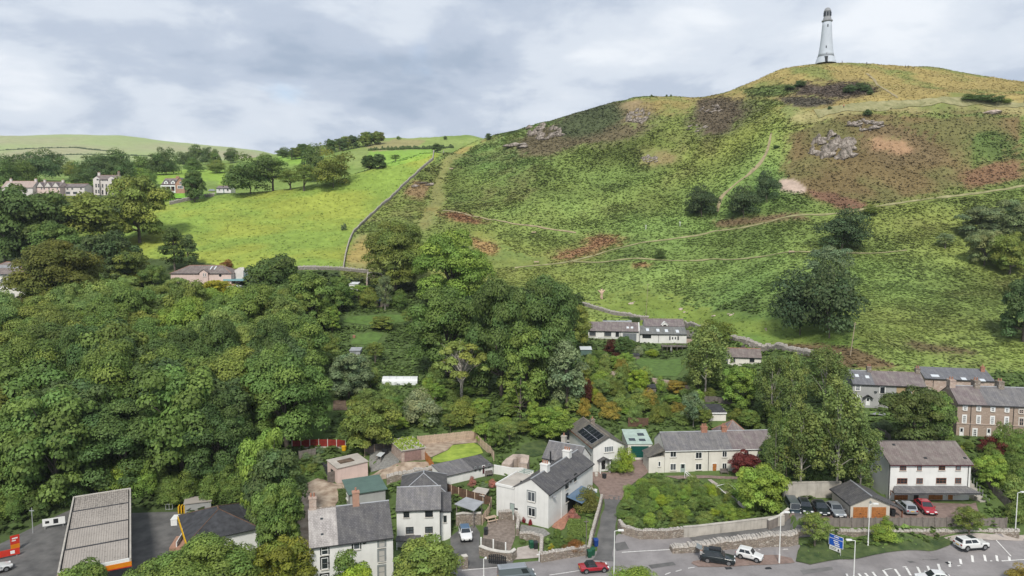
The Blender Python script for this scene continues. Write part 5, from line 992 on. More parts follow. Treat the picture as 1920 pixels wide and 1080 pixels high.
# ------------------------------------------------------------------ walls, fences, banks
def poly3(pts): return [cast(*p) if len(p) == 2 else Vector(p) for p in pts]
def subdiv(P, step):
    Q = [P[0]]
    for a, b_ in zip(P, P[1:]):
        k = max(1, round((b_-a).xy.length/step))
        Q += [a.lerp(b_, i/k) for i in range(1, k+1)]
    return Q
def wall(name, label, pts, h, th=.45, m='rubble', cope='coping_stone', step=1.0, jit=.06, drop=.6, h2=None, cat='wall', csz=.32, z=None, lean=0):
    Q = subdiv(poly3(pts), step); o = empty(name, label, cat, tuple(Q[0])); q = MB(); c = MB(); rs = random.Random(len(label)); tops = []
    for i, p in enumerate(Q):
        d = (Q[min(i+1, len(Q)-1)]-Q[max(i-1, 0)]).xy.normalized(); n_ = Vector((-d.y, d.x)); hh = (h if h2 is None else h+(h2-h)*i/(len(Q)-1))+rs.uniform(-jit, jit)
        zb = (gz(p.x, p.y) if z is None else z); w = th/2+rs.uniform(-jit, jit)*.5; L_ = p-Q[0]
        for sg, zz_ in ((-1, -drop), (-1, hh), (1, hh), (1, -drop)): q.v.append((L_.x+n_.x*w*sg*(1.15 if zz_ < 0 else 1), L_.y+n_.y*w*sg*(1.15 if zz_ < 0 else 1), zb-Q[0].z+zz_))
        tops.append((L_.x, L_.y, zb-Q[0].z+hh, d, n_))
        if i:
            a = (i-1)*4; b_ = i*4
            for k in range(4): q.f.append((a+k, b_+k, b_+(k+1) % 4, a+(k+1) % 4))
    e_ = (len(Q)-1)*4; q.f += [(0, 1, 2, 3), (e_+3, e_+2, e_+1, e_)]; q.build('wall', m, o)
    if cope == 'flat':
        for i in range(len(tops)-1):
            a, b_ = Vector(tops[i][:3]), Vector(tops[i+1][:3]); d = (b_-a); n_ = tops[i][4]*(th/2+.07); k = len(c.v)
            for p in (a, b_):
                for sx, zz_ in ((-1, .003), (1, .003), (1, .11), (-1, .11)): c.v.append((p.x+n_.x*sx, p.y+n_.y*sx, p.z+zz_))
            c.f += [(k+j, k+(j+1) % 4, k+4+(j+1) % 4, k+4+j) for j in range(4)]+[(k, k+3, k+2, k+1), (k+4, k+5, k+6, k+7)]
        c.build('coping', m if m == 'concrete' else 'pale_concrete', o)
    elif cope:
        for i in range(len(tops)-1):
            a, b_ = Vector(tops[i][:3]), Vector(tops[i+1][:3]); d, n_ = tops[i][3], tops[i][4]; L_ = (b_-a).length; t_ = 0
            while t_ < L_:
                s_l = csz*rs.uniform(.6, 1.3); p = a.lerp(b_, min(1, (t_+s_l/2)/L_)); hh = csz*rs.uniform(.4, 1.0); ww = th*rs.uniform(.8, 1.15)/2; k = len(c.v)
                for zz_, f in ((-.03, 1.), (hh, .75)):
                    for sx, sy in ((-1, -1), (1, -1), (1, 1), (-1, 1)): v = d*(sx*s_l*.47*f)+n_*(sy*ww*f); c.v.append((p.x+v.x, p.y+v.y, p.z+zz_+rs.uniform(-.03, .03)))
                c.f += [(k+4, k+5, k+6, k+7), (k, k+1, k+5, k+4), (k+1, k+2, k+6, k+5), (k+2, k+3, k+7, k+6), (k+3, k, k+4, k+7)]; t_ += s_l
        co = c.build('coping_stones', cope, o); co['kind'] = 'stuff'
    return o
def fence(name, label, pts, h, pw, m, pm='pale_concrete', post=.06, z=None, rail=None, boards=True, gravel=None):
    Q = subdiv(poly3(pts), pw); o = empty(name, label, 'fence', tuple(Q[0]))
    for i in range(len(Q)):
        p = Q[i]-Q[0]; zb = (gz(Q[i].x, Q[i].y) if z is None else z)-Q[0].z; MB().box(-post, -post, -.4, post, post, h+.08).build('post', pm, o, (p.x, p.y, zb))
        if i < len(Q)-1:
            d = Q[i+1]-Q[i]; L_ = d.xy.length; z2 = (gz(Q[i+1].x, Q[i+1].y) if z is None else z)-Q[0].z; an = math.atan2(d.y, d.x); q = MB(); nb = max(3, int(L_/.22)); rs = random.Random(i)
            for k in range(nb):
                x0, x1 = post+(L_-2*post)*k/nb, post+(L_-2*post)*(k+.93)/nb; zo = (z2-zb)*(x0/L_); th = rs.uniform(.012, .024); q.box(x0, -th, (gravel or 0)+.04+zo, x1, th, h+zo+rs.uniform(-.02, .02))
            for zz_ in (.25, .8): q.box(post, -.035, h*zz_, L_-post, -.026, h*zz_+.08)
            q.build('panel', m, o, (p.x, p.y, zb), an)
            if gravel: MB().box(post, -.04, -.1, L_-post, .04, gravel).build('gravel_board', 'concrete', o, (p.x, p.y, zb), an)
    return o
wall('dry_stone_wall', 'dry stone wall climbing between bright field and bracken', [(644,506),(648,480),(654,458),(663,437),(689,412),(716,386),(745,361),(768,338),(790,318),(812,300),(832,285)], .95, .4, 'dry_stone', step=2., jit=.12, csz=.6)
wall('dry_stone_wall', 'dry stone wall along the foot of the bright field', [(470,509),(540,507),(600,506),(642,507),(690,512)], .9, .4, 'dry_stone', step=2., jit=.12, csz=.6)
wall('dry_stone_wall', 'curving stone wall uphill of the hillside cottage', [(1092,572),(1115,580),(1150,590),(1190,597),(1215,600)], .9, .45, 'dry_stone', step=1.5, csz=.5)
wall('dry_stone_wall', 'stone wall running on past the hillside house', [(1284,607),(1300,612),(1318,618)], .9, .45, 'dry_stone', step=1.5, csz=.5)
wall('dry_stone_wall', 'tumbled stone wall above the birches and small outbuilding', [(1370,637),(1400,644),(1440,652),(1490,660),(1535,668)], .8, 1.0, 'dry_stone', step=1.2, jit=.25, csz=.7)
wall('dry_stone_wall', 'mossy field wall in front of the far brick villa', [(318,384),(345,378),(375,372),(402,368)], 1.2, .6, 'dry_stone', step=2.5, csz=.7)
wall('stone_ruin', 'roofless pale stone ruin below the bright field', [(688,538),(690,522),(722,524),(726,536)], 1.9, .5, 'pink_stone', step=1.5, csz=.5)
wall('retaining_wall', 'rubble retaining wall curving round the cottage garden corner', [(1161,990),(1168,1001),(1200,1010),(1240,1010),(1281,1006)], 1.25, .5, 'rubble', step=.8, csz=.3)
wall('retaining_wall', 'pale concrete retaining wall below the cottage garden', [(1281,1007),(1340,1001),(1400,994),(1470,985)], 1.5, .35, 'concrete', 'flat', step=2.2, jit=.0)
wall('stone_bank', 'rough stone bank between slip road and parked cars', [(1258,1034),(1300,1032),(1350,1027),(1420,1022),(1492,1016)], .7, 1.3, 'rubble', step=.7, jit=.1, h2=1.5, csz=.35)
xw0, xw1 = xat(1488, 99.4, 1), xat(1905, 99.4, 1); yw = 99.35
wall('terrace_stone_wall', 'long stone wall below the boarded terrace and garages', [(xw0, yw-.35, .6), ((xw0+xw1)/2, yw-.35, .8), (xw1, yw-.35, .9)], 1.1, .5, 'rubble', step=1., csz=.4, z=.75)
fence('boarded_wall', 'weathered grey boarded fence edging the parking terrace', [(xw0+1.5, yw+.1, 2.0), (xw1-1.5, yw+.1, 2.0)], 1.75, 1.75, 'timber_board', 'grey_wood', .09, z=1.9)
wall('car_park_wall', 'tall stained concrete wall behind the row of parked cars', [(xat(1466, 109, 3), 108.6, 3), (xat(1575, 109, 3), 108.9, 3)], 2.5, .3, 'concrete', 'flat', step=2.4, jit=0, z=3.0)
wall('drive_wall', 'short board-marked concrete wall at the slip road entrance', [(1440,994),(1462,985),(1478,972)], 1.5, .3, 'timber_board', 'flat', step=1.5, jit=0)
wall('garden_wall', 'low stone wall between the lane and gabled house garden', [(1104,1040),(1110,1010),(1117,985),(1124,960),(1128,942)], 1.1, .45, 'rubble', step=.8, csz=.3)
wall('garden_wall', 'roadside stone wall holding the flower bank', [(1013,1054),(1036,1050),(1070,1044),(1100,1040)], 1.2, .5, 'rubble', step=.8, csz=.3)
wall('garden_wall', 'stone wall behind the bins and steps', [(974,1012),(1000,1012),(1016,1018),(1014,1050)], 1.0, .5, 'rubble', step=.8, csz=.3)
wall('garden_wall', 'stone wall and steps below the gabled house door', [(935,975),(965,973),(972,985),(970,1005)], 1.3, .5, 'rubble', step=.8, csz=.3)
wall('garden_wall', 'rubble wall closing the head of the driveway', [(855,986),(880,984),(902,983)], 1.8, .4, 'rubble', 'flat', step=1.0)
wall('garden_wall', 'stone gate pier wall by the dark driveway gate', [(900,1040),(915,1045),(925,1048),(958,1052),(966,1046)], 1.2, .5, 'rubble', 'flat', step=.9)
wall('garden_wall', 'stone gate pillar at the driveway mouth under the olive tree', [(866,1066),(876,1064)], 1.7, .6, 'rubble', 'flat', step=.8)
wall('white_wall', 'plain white garden wall beside the long outbuilding', [(926,888),(960,894),(1000,900)], 1.6, .3, 'white_render', None, step=2.5, jit=0)
wall('stone_bank', 'stony bank between the sandy track and detached house', [(725,905),(760,898),(800,890),(816,884)], 1.0, .9, 'rubble', step=.9, jit=.15, csz=.4)
wall('garden_wall', 'pinkish stone terrace wall below the hillside lawn', [(1145,706),(1180,710),(1215,716),(1255,724),(1295,735)], 1.3, .5, 'pink_stone', None, step=1.5, jit=.1)
wall('boulder_outcrop', 'rounded lichen rock bulging behind the white wall', [(948,888),(965,872),(985,878),(980,892)], 2.0, 1.6, 'rock_pale', None, step=.9, jit=.35, cat='rock')
fence('red_fence', 'dark red panel fence at the foot of the wood', [(548,842),(648,841)], 1.6, 1.8, 'red_fence', 'pale_concrete', .06, gravel=.25)
fence('grey_fence', 'weathered grey fence panels beside the red fence', [(561,862),(592,856)], 1.6, 1.7, 'grey_wood', 'grey_wood')
fence('grey_fence', 'old grey fence behind the gravel yard', [(684,856),(720,843),(745,838)], 1.5, 1.8, 'grey_wood', 'pale_wood')
fence('pale_fence', 'new pale timber fence along the top of the lawn', [(783,834),(830,829),(888,823)], 1.7, 1.8, 'pale_wood', 'pale_wood')
fence('pale_fence', 'new pale timber fence down the side of the lawn', [(889,823),(906,842),(926,864)], 1.6, 1.8, 'pale_wood', 'pale_wood')
fence('orange_fence', 'orange timber fence beside the turf-roofed garage', [(797,862),(805,872),(813,884)], 1.5, 1.5, 'orange_wood', 'orange_wood')
fence('brown_fence', 'dark brown panel fence behind the detached house', [(833,922),(860,932),(890,941),(921,951)], 1.6, 1.8, 'brown_fence', 'pale_wood')
fence('slatted_fence', 'pale slatted fence stepping down to the driveway', [(921,952),(915,970),(904,985)], 1.5, 1.4, 'pale_wood', 'pale_wood')
fence('boarded_fence', 'grey boarded fence with white posts above the driveway gate', [(902,1030),(925,1034),(948,1040)], 1.7, 1.9, 'grey_wood', 'white_paint', .09)
fence('grey_fence', 'long grey fence descending beside the white semi house', [(1822,885),(1840,902),(1862,925),(1884,948),(1905,975)], 1.6, 1.9, 'grey_wood', 'grey_wood')
fence('brown_fence', 'brown fence behind the green door garage', [(1178,800),(1215,800)], 1.9, 2., 'brown_fence', 'brown_fence')
fence('grey_fence', 'grey paling fence behind the cream shed', [(1322,754),(1360,758),(1385,764)], 1.4, 1.9, 'grey_wood', 'grey_wood')
fence('wire_fence', 'thin post fence along the top of the car park wall', [(xat(1450, 110.5, 6), 110.2, 5), (xat(1575, 110.5, 6), 110.5, 5)], .9, 2.2, 'grey_wood', 'grey_wood', .05)
fence('grey_fence', 'timber fence beside the steps to the brown terrace', [(1645,815),(1660,822),(1670,830)], 1.4, 1.6, 'grey_wood', 'grey_wood')

# hedges, gate, tables, bins
def hedge(label, p0, p1, h, w, tint):
    a, b_ = poly3([p0, p1]); d = (b_-a).xy; L_ = d.length; n_ = int(L_*h*150+L_*w*150); rs = np.random.RandomState(int(L_*100)); face = rs.rand(n_)
    x = rs.rand(n_)*L_; f = h/(h+w); front = face < f; y = np.where(front, -w/2, (rs.rand(n_)-.5)*w); zz_ = np.where(front, rs.rand(n_)*h, h); nn_ = np.where(front[:, None], np.array((0, -1, .3)), np.array((0, 0, 1.)))+rs.normal(size=(n_, 3))*.3
    tv = rs.uniform(.35, .65, n_); me = leaves_mesh('foliage', np.stack([x, y, zz_], 1)+rs.normal(size=(n_, 3))*.05, nn_, rs.uniform(.14, .3, n_), np.stack([tv]*3, 1)); an = math.atan2(d.y, d.x)
    o = empty('clipped_hedge', label, 'hedge', (a.x, a.y, min(a.z, b_.z)), an); c = put('foliage', me, o); c.color = tuple(tint)+(1,); MB().box(.1, -w/2+.12, 0, L_-.1, w/2-.1, h-.12).build('inner_twigs', 'verge_grass', o); return o
RS = np.random.RandomState(2)
def leaves_mesh(name, C, Nn, S, tone, m='leaf', shape=1.0):
    n_ = len(C); r = RS.normal(size=(n_, 3)); Nn = Nn/np.linalg.norm(Nn, axis=1)[:, None]
    u = np.cross(Nn, r); u /= np.linalg.norm(u, axis=1)[:, None]; w = np.cross(Nn, u); S = np.asarray(S)[:, None]
    V = np.stack([C-u*S*.5, C-w*S*.36*shape, C+u*S*.5+Nn*S*.12, C+w*S*.36*shape], 1).reshape(-1, 3)
    F = np.arange(4*n_).reshape(n_, 4); me = bpy.data.meshes.new(name); fastmesh(me, V, F)
    a = me.color_attributes.new('tone', 'FLOAT_COLOR', 'POINT'); T_ = np.repeat(np.concatenate([tone, np.ones((n_, 1))], 1), 4, 0); a.data.foreach_set('color', T_.astype(np.float32).ravel()); me.materials.append(MATS[m]); return me
hedge('clipped square green hedge in the gabled house garden', (1066,1000), (1107,1005), 2.1, 1.4, (.17, .24, .055))
hedge('clipped dark hedge below the green-roofed shed', (634,941), (722,930), 1.9, 1.4, (.12, .17, .05))
hedge('clipped hedge behind the hillside cottage', (1110,588), (1200,603), 1.1, 1.6, (.07, .11, .04))
hedge('low dark hedge in front of the brick villa lawn', (330,377), (362,374), 1.3, 1.5, (.06, .09, .035))
p = onz(930, 1048, .6); o = empty('driveway_gate', 'black arched metal gate at the driveway', 'gate', (p.x-1., p.y-.3, .1), -.25)
for i in range(9): MB().box(i*.28, -.03, .1, i*.28+.2, .03, 1.25+.25*math.sin(math.pi*i/8)).build('slat', 'black_paint', o)
MB().box(-.05, -.05, .35, 2.55, -.032, .47).build('rail', 'black_paint', o); MB().box(-.05, -.05, 1.0, 2.55, -.032, 1.1).build('rail', 'black_paint', o)
p = cast(920, 978); o = empty('picnic_table', 'pale wooden picnic table below the gabled house', 'table', tuple(p), .5)
for i in range(4): MB().box(-.9, -.4+i*.2, .7, .9, -.22+i*.2, .75).build('board', 'pale_wood', o)
for y in (-.85, .6): MB().box(-.9, y, .42, .9, y+.25, .47).build('seat', 'pale_wood', o)
for x in (-.7, .6): MB().prism([(-.8, 0), (-.65, 0), (-.2, .7), (-.35, .7)], 'x', x, x+.08).prism([(.8, 0), (.65, 0), (.2, .7), (.35, .7)], 'x', x, x+.08).build('leg', 'pale_wood', o)
def bin_(px, py, m, label, rz=0, group=None):
    p = cast(px, py); o = empty('wheelie_bin', label, 'bin', tuple(p), rz, group); q = MB(); k = 0
    q.v = [(-.25, -.3, .08), (.25, -.3, .08), (.25, .25, .08), (-.25, .25, .08), (-.29, -.36, 1.), (.29, -.36, 1.), (.29, .34, 1.), (-.29, .34, 1.)]; q.f = [(0, 3, 2, 1), (4, 5, 6, 7), (0, 1, 5, 4), (1, 2, 6, 5), (2, 3, 7, 6), (3, 0, 4, 7)]; q.build('body', m, o)
    MB().prism([(-.4, 1.003), (.38, 1.003), (.34, 1.1), (-.2, 1.12)], 'x', -.31, .31).build('lid', m, o)
    for x in (-.3, .24): MB().tube((x, .28, .11), (x+.06, .28, .11), .11, n_=10).build('wheel', 'rubber', o)
bin_(996, 1028, 'green_plastic', 'green wheelie bin against the stone wall by the pad', .3); bin_(1004, 1029, 'dark_plastic', 'black wheelie bin next to the green one by the pad', .2)
bin_(1105, 1045, 'green_plastic', 'green wheelie bin at the foot of the lane, nearer the road', .2); bin_(1111, 1041, 'green_plastic', 'green wheelie bin behind the other at the foot of the lane', .1)
bin_(1117, 1024, 'blue_plastic', 'blue bin beside the narrow lane', .2); bin_(1673, 968, 'dark_plastic', 'dark bin beside the double garage', 0); bin_(911, 1003, 'dark_plastic', 'square dark bin on the yard behind the fence', 0)
p = cast(1670, 970)
def canopy_roof(name, label, pts, z, m, cat='shelter', th=.12):
    P = [onz(a, b_, z) for a, b_ in pts]; c = sum(P, Vector())/len(P); g = gz(c.x, c.y); o = empty(name, label, cat, (c.x, c.y, g)); q = MB(); n_ = len(P)
    q.v = [(p_.x-c.x, p_.y-c.y, z-g+dz) for dz in (0, th) for p_ in P]; q.f = [tuple(range(n_-1, -1, -1)), tuple(range(n_, 2*n_))]+[(i, (i+1) % n_, n_+(i+1) % n_, n_+i) for i in range(n_)]; q.build('roof', m, o)
    for p_ in P: v = (p_-c)*.86; MB().box(v.x-.07, v.y-.07, -.2, v.x+.07, v.y+.07, z-g).build('post', 'grey_wood', o)
    return o
canopy_roof('timber_shelter', 'dark shelter with pale tilted felt roof behind the driveway', [(852,946),(874,933),(907,942),(889,959)], 3.6, 'lead')
canopy_roof('small_shed', 'low garden shed with pale grey roof beside the gabled house', [(884,924),(895,914),(918,918),(908,932)], 3.0, 'fibre_cement', 'shed')
canopy_roof('garden_table', 'pale flat table top standing on the gravel yard', [(705,854),(712,848),(722,849),(714,857)], 4.8, 'poly_sheet', 'table', .05)
canopy_roof('grey_carport', 'pale flat-roofed carport below the grey terrace', [(1632,777),(1635,769),(1662,772),(1660,779)], 9.0, 'lead', 'carport')
canopy_roof('white_gazebo', 'pointed pale sail canopy below the grey terrace', [(1634,794),(1662,788),(1664,797),(1644,803)], 7.6, 'poly_sheet', 'canopy', .05)
def small_shed(name, label, x0, x1, ytop, ybase, Y, D, wm, rm, cat='shed', roof='mono', rise=.4, door=None):
    z0 = zat(ybase, Y); a = Vector((xat(x0, Y, z0), Y)); w = xat(x1, Y, z0)-a.x; z0 = min(z0, gz(a.x+w/2, Y+D/2)+.5); h_ = zat(ytop, Y)-z0; o = empty(name, label, cat, (a.x, Y, z0)); MB().prism([(0, -1), (D, -1), (D, h_+rise), (0, h_)], 'x', 0, w).build('wall', wm, o); MB().slope((-.15, -.2, h_+.02), (w+.15, -.2, h_+.02), (w+.15, D+.2, h_+rise+.05), (-.15, D+.2, h_+rise+.05), .08).build('roof', rm, o)
    if door: MB().box(w*.3, -.05, 0, w*.3+.8, .01, min(1.9, h_-.1)).build('door', door, o)
    return o
small_shed('allotment_shed', 'small pale shed among the allotment trees', 656, 675, 658, 668, cast(665, 668).y, 2.5, 'lead', 'lead', door='grey_paint')
small_shed('allotment_shed', 'low stone shed with blue-edged roof in the upper allotment', 700, 728, 565, 575, cast(714, 576).y, 3, 'pink_stone', 'blue_plastic', door='black_paint')
small_shed('greenhouse', 'tiny grey greenhouse in the hillside cottage garden', 1089, 1109, 656, 667, cast(1100, 668).y, 2.5, 'green_metal', 'sky_glass')
small_shed('white_hut', 'white hut peeping between trees below the field', 655, 671, 533, 545, cast(663, 546).y, 3, 'white_paint', 'poly_sheet')
small_shed('rabbit_hutch', 'small dark wooden hutch on the hillside lawn edge', 1186, 1199, 667, 672, cast(1192, 673).y, 1.2, 'grey_wood', 'felt')
small_shed('grey_shed', 'grey boarded shed behind the white semi house', 1740, 1760, 812, 826, 121, 3, 'grey_wood', 'felt')
small_shed('white_cabin', 'tiny white cabin beside the far trees', 289, 295, 316, 321, cast(292, 321).y, 4, 'white_paint', 'white_paint')
small_shed('tool_shed', 'small dark shed with white-edged roof in the upper garden', 1214, 1230, 728, 738, cast(1222, 740).y, 2., 'grey_wood', 'felt')
# polytunnel
p = cast(716, 722); p2 = cast(782, 722); d = p2-p; o = empty('polytunnel', 'white polytunnel in the middle of the allotments', 'greenhouse', tuple(p), math.atan2(d.y, d.x)); q = MB(); L_ = d.xy.length; n_ = 12
for x in (0, L_):
    for i in range(n_+1): a = math.pi*i/n_; q.v.append((x, 1.5-1.5*math.cos(a), 1.75*math.sin(a)))
q.f = [(i, i+1, n_+2+i, n_+1+i) for i in range(n_)]+[tuple(range(n_, -1, -1)), tuple(range(n_+1, 2*n_+2))]; q.build('cover', 'poly_sheet', o, smooth=False)
for k in range(6):
    q = MB(); x = L_*k/5
    for i in range(n_): a, b_ = math.pi*i/n_, math.pi*(i+1)/n_; q.tube((x, 1.5-1.53*math.cos(a), 1.78*math.sin(a)), (x, 1.5-1.53*math.cos(b_), 1.78*math.sin(b_)), .03, n_=4)
    q.build('hoop', 'steel', o)
# small coloured things in the gardens
def blob(name, label, px, py, s, m, cat, group=None):
    p = cast(px, py); o = empty(name, label, cat, tuple(p), .3, group); MB().lathe([(s*.36, 0), (s*.42, s*.15), (s*.45, s*.8), (s*.38, s*.82)], 10).build('body', m, o); MB().lathe([(s*.47, s*.8), (s*.47, s*.88), (s*.2, s*.95)], 10).build('lid', m, o)
blob('water_butt', 'bright blue water tub in the lower allotment', 705, 770, 1.1, 'blue_plastic', 'tub'); blob('compost_tub', 'yellow tub at the end of the red fence', 645, 845, 1.0, 'yellow_paint', 'tub'); blob('orange_tub', 'orange tub by the allotment lawn', 664, 634, .9, 'terracotta', 'tub'); blob('barbecue', 'dark barbecue by the cottage door', 1133, 897, .9, 'dark_plastic', 'barbecue'); blob('stone_pot', 'round white pot on the cottage yard', 1118, 893, .7, 'pale_concrete', 'pot')
blob('black_planter', 'black round planter on the driveway pier', 909, 1036, .55, 'dark_plastic', 'planter'); blob('dark_cauldron', 'round black fire bowl on the gravel yard', 722, 852, 1.2, 'black_paint', 'fire bowl')
# ------------------------------------------------------------------ vehicles
def car(label, rear, front, z, L_=4.2, W_=1.78, H_=1.5, paint='car_white', kind='hatch', mode='side', name='parked_car', glass='glass', roofm=None, group=None):
    a, b_ = onz(rear[0], rear[1], z), onz(front[0], front[1], z); d = (b_-a); d.z = 0; d.normalize(); an = math.atan2(d.y, d.x)
    c = (a+b_)/2
    if mode == 'side': n_ = Vector((-d.y, d.x, 0)); n_ = n_ if n_.y > 0 else -n_; c = c+n_*(W_/2-.1)
    g = gz(c.x, c.y)+.06; g = max(g, z-.2) if z < .3 else z+.07
    o = empty(name, label, 'car' if kind != 'van' else 'van', (c.x, c.y, g), an, group); h2, w2 = L_/2, W_/2
    P = dict(hatch=(.50, .60, .92, [(-1,.62,.86),(-.97,.90,.95),(-.55,.96,1),(.2,.95,1),(.42,.90,1),(.85,.74,.95),(.98,.60,.84)], (-.93,.36,-.78,.10)), suv=(.55,.62,.95,[(-1,.70,.88),(-.98,1.0,.96),(-.5,1.03,1),(.2,1.02,1),(.45,.98,1),(.9,.88,.97),(.99,.72,.88)], (-.95,.40,-.86,.14)), saloon=(.48,.6,.9,[(-1,.62,.84),(-.97,.88,.93),(-.6,.92,1),(.2,.90,1),(.42,.86,1),(.88,.70,.95),(.99,.56,.82)], (-.90,.42,-.52,.08)), roadster=(.45,.58,.9,[(-1,.60,.82),(-.95,.80,.93),(-.5,.82,1),(.15,.80,1),(.4,.76,1),(.86,.62,.93),(.99,.48,.78)], (-.62,.22,-.42,.0)), van=(.5,.6,.95,[(-1,.9,.96),(-.99,1.1,1),(-.5,1.12,1),(.3,1.12,1),(.62,1.08,1),(.9,.92,.96),(.99,.75,.88)], (-.99,.72,-.985,.50)))[kind]
    st = P[3]; q = MB()
    for fx, zt, fw in st:
        x, w = fx*h2, w2*fw; zb = .24 if abs(fx) < .9 else .34
        q.v += [(x, -w*.93, zb), (x, -w, .5), (x, -w*.985, zt*.92), (x, -w*.90, zt), (x, w*.90, zt), (x, w*.985, zt*.92), (x, w, .5), (x, w*.93, zb)]
    n_ = 8
    for i in range(len(st)-1):
        for k in range(n_): q.f.append((i*n_+k, i*n_+(k+1) % n_, (i+1)*n_+(k+1) % n_, (i+1)*n_+k))
    q.f += [tuple(range(n_-1, -1, -1))[::-1], tuple(range((len(st)-1)*n_, len(st)*n_))[::-1]]
    body = q.build('body', paint, o); bm = bmesh.new(); bm.from_mesh(body.data); bmesh.ops.recalc_face_normals(bm, faces=bm.faces); bm.to_mesh(body.data); bm.free()
    bv = body.modifiers.new('round', 'BEVEL'); bv.width = .07; bv.segments = 3; bv.limit_method = 'ANGLE'; bv.angle_limit = R(18)
    body.data.polygons.foreach_set('use_smooth', [True]*len(body.data.polygons))
    MB().box(-h2*.93, -w2*.985, .2, h2*.93, w2*.985, .36).build('sill', 'dark_plastic', o)
    xb, xf, xrb, xrf = [v*h2 for v in P[4]]; zb0 = .86 if kind in ('hatch', 'saloon') else (.74 if kind == 'roadster' else .98); zr = H_; wb, wt = w2*.90, w2*.74
    base = [(xb, -wb, zb0), (xf, -wb, zb0), (xf, wb, zb0), (xb, wb, zb0)]; top = [(xrb, -wt, zr-.04), (xrf, -wt, zr-.04), (xrf, wt, zr-.04), (xrb, wt, zr-.04)]
    q = MB(); q.v = base+top; q.f = [(0, 1, 5, 4), (1, 2, 6, 5), (2, 3, 7, 6), (3, 0, 4, 7), (4, 5, 6, 7)]; q.build('cabin', paint if kind != 'roadster' else 'black_paint', o)
    q = MB(); q.v = [(xrb-.03, -wt*1.0, zr-.035), (xrf+.03, -wt*1.0, zr-.035), (xrf+.03, wt*1.0, zr-.035), (xrb-.03, wt*1.0, zr-.035), (xrb+.25, -wt*.8, zr+.02), (xrf-.2, -wt*.8, zr+.02), (xrf-.2, wt*.8, zr+.02), (xrb+.25, wt*.8, zr+.02)]; q.f = [(0, 1, 5, 4), (1, 2, 6, 5), (2, 3, 7, 6), (3, 0, 4, 7), (4, 5, 6, 7)]; q.build('roof', roofm or (paint if kind != 'roadster' else 'black_paint'), o)
    def pane(nm, i0, i1, u0, u1, v0, v1, off=.012):
        A, B, C_, D_ = Vector(base[i0]), Vector(base[i1]), Vector(top[i1]), Vector(top[i0]); pt = lambda u, v: A.lerp(B, u).lerp(D_.lerp(C_, u), v); nn_ = (B-A).cross(D_-A).normalized()*off; qq = MB(); f = [pt(u0, v0), pt(u1, v0), pt(u1, v1), pt(u0, v1)]
        cen = Vector((0, 0, .9)); nn_ = nn_ if nn_.dot(f[0]-cen) > 0 else -nn_; qq.v = [tuple(p+nn_) for p in f]; qq.f = [(0, 1, 2, 3)]; qq.build(nm, glass, o)
    if kind == 'van':
        pane('windscreen', 1, 2, .06, .94, .12, .93); pane('side_window', 0, 1, .76, .96, .2, .85); pane('side_window', 3, 2, .76, .96, .2, .85); pane('rear_window', 3, 0, .1, .9, .25, .85)
    else:
        pane('windscreen', 1, 2, .05, .95, .08, .95); pane('rear_window', 3, 0, .08, .92, .15, .92)
        for i0, i1 in ((0, 1), (3, 2)): pane('side_window', i0, i1, .14, .5, .12, .88); pane('side_window', i0, i1, .535, .86, .12, .88)
    wr = .31 if kind not in ('suv', 'van') else .35; wx = h2*.62
    for sx in (-1, 1):
        for sy in (-1, 1):
            y0 = sy*(w2-.2); y1 = sy*(w2+.012); MB().tube((sx*wx, y0, wr+.04), (sx*wx, y1-sy*.006, wr+.04), wr*1.2, n_=18).build('wheel_arch', 'dark_plastic', o); wh = MB().tube((sx*wx, y0, wr), (sx*wx, y1, wr), wr, n_=18).build('wheel', 'rubber', o); MB().tube((sx*wx, y1, wr), (sx*wx, y1+sy*.012, wr), wr*.68, n_=14).build('rim', 'rim', wh)
    for sy in (-1, 1):
        zt = st[-2][1]; MB().box(h2*.90, sy*w2*.62-.17, zt*.80-.02, h2*.985, sy*w2*.62+.17, zt*.80+.13).build('headlight', 'lamp_glass', o); zt = st[1][1]; MB().box(-h2*1.003, sy*w2*.72-.13, zt*.72, -h2*.95, sy*w2*.72+.13, zt*.72+.2).build('tail_light', 'tail_red', o)
        MB().box(xf-.25, sy*w2*.98-.02 if sy > 0 else sy*w2*.98-.18, zb0, xf-.08, sy*w2*.98+.18 if sy > 0 else sy*w2*.98+.02, zb0+.14).build('mirror', paint, o)
    MB().box(h2*.97, -.5, .3, h2*1.0, .5, .48).build('grille', 'black_paint', o); MB().box(h2*.995, -.26, .37, h2*1.008, .26, .48).build('number_plate', 'white_paint', o); MB().box(-h2*1.012, -.26, .62, -h2*.995, .26, .73).build('number_plate', 'yellow_paint', o)
    return o
sv = car('black estate car with open boot and roof box on the red island', (1329,1056), (1363.5,1061), 0, 4.5, 1.85, 1.66, 'car_black', 'suv')
MB().box(-1.25, -.42, 1.72, .35, .42, 1.93).build('roof_box', 'dark_plastic', sv); q = MB(); q.v = [(-2.2, -.78, 1.62), (-2.2, .78, 1.62), (-2.95, .76, 1.95), (-2.95, -.76, 1.95)]; q.f = [(0, 1, 2, 3)]; q.build('tailgate', 'car_silver', sv)
car('small white hatchback parked in front of the black estate car', (1387.5,1050.5), (1419,1058), 0, 3.5, 1.62, 1.46, 'car_white', 'hatch')
wc = car('white crossover car driving along the main road', (1813,1046), (1845,1043.5), 0, 4.4, 1.84, 1.58, 'car_white', 'suv', name='moving_car')
MB().box(-.55, -.52, 1.595, .35, .52, 1.612).build('sunroof', 'glass', wc)
car('red two-seat convertible with black soft top on the road', (1101,1076.5), (1131,1074), 0, 3.95, 1.72, 1.24, 'car_red', 'roadster', name='moving_car')
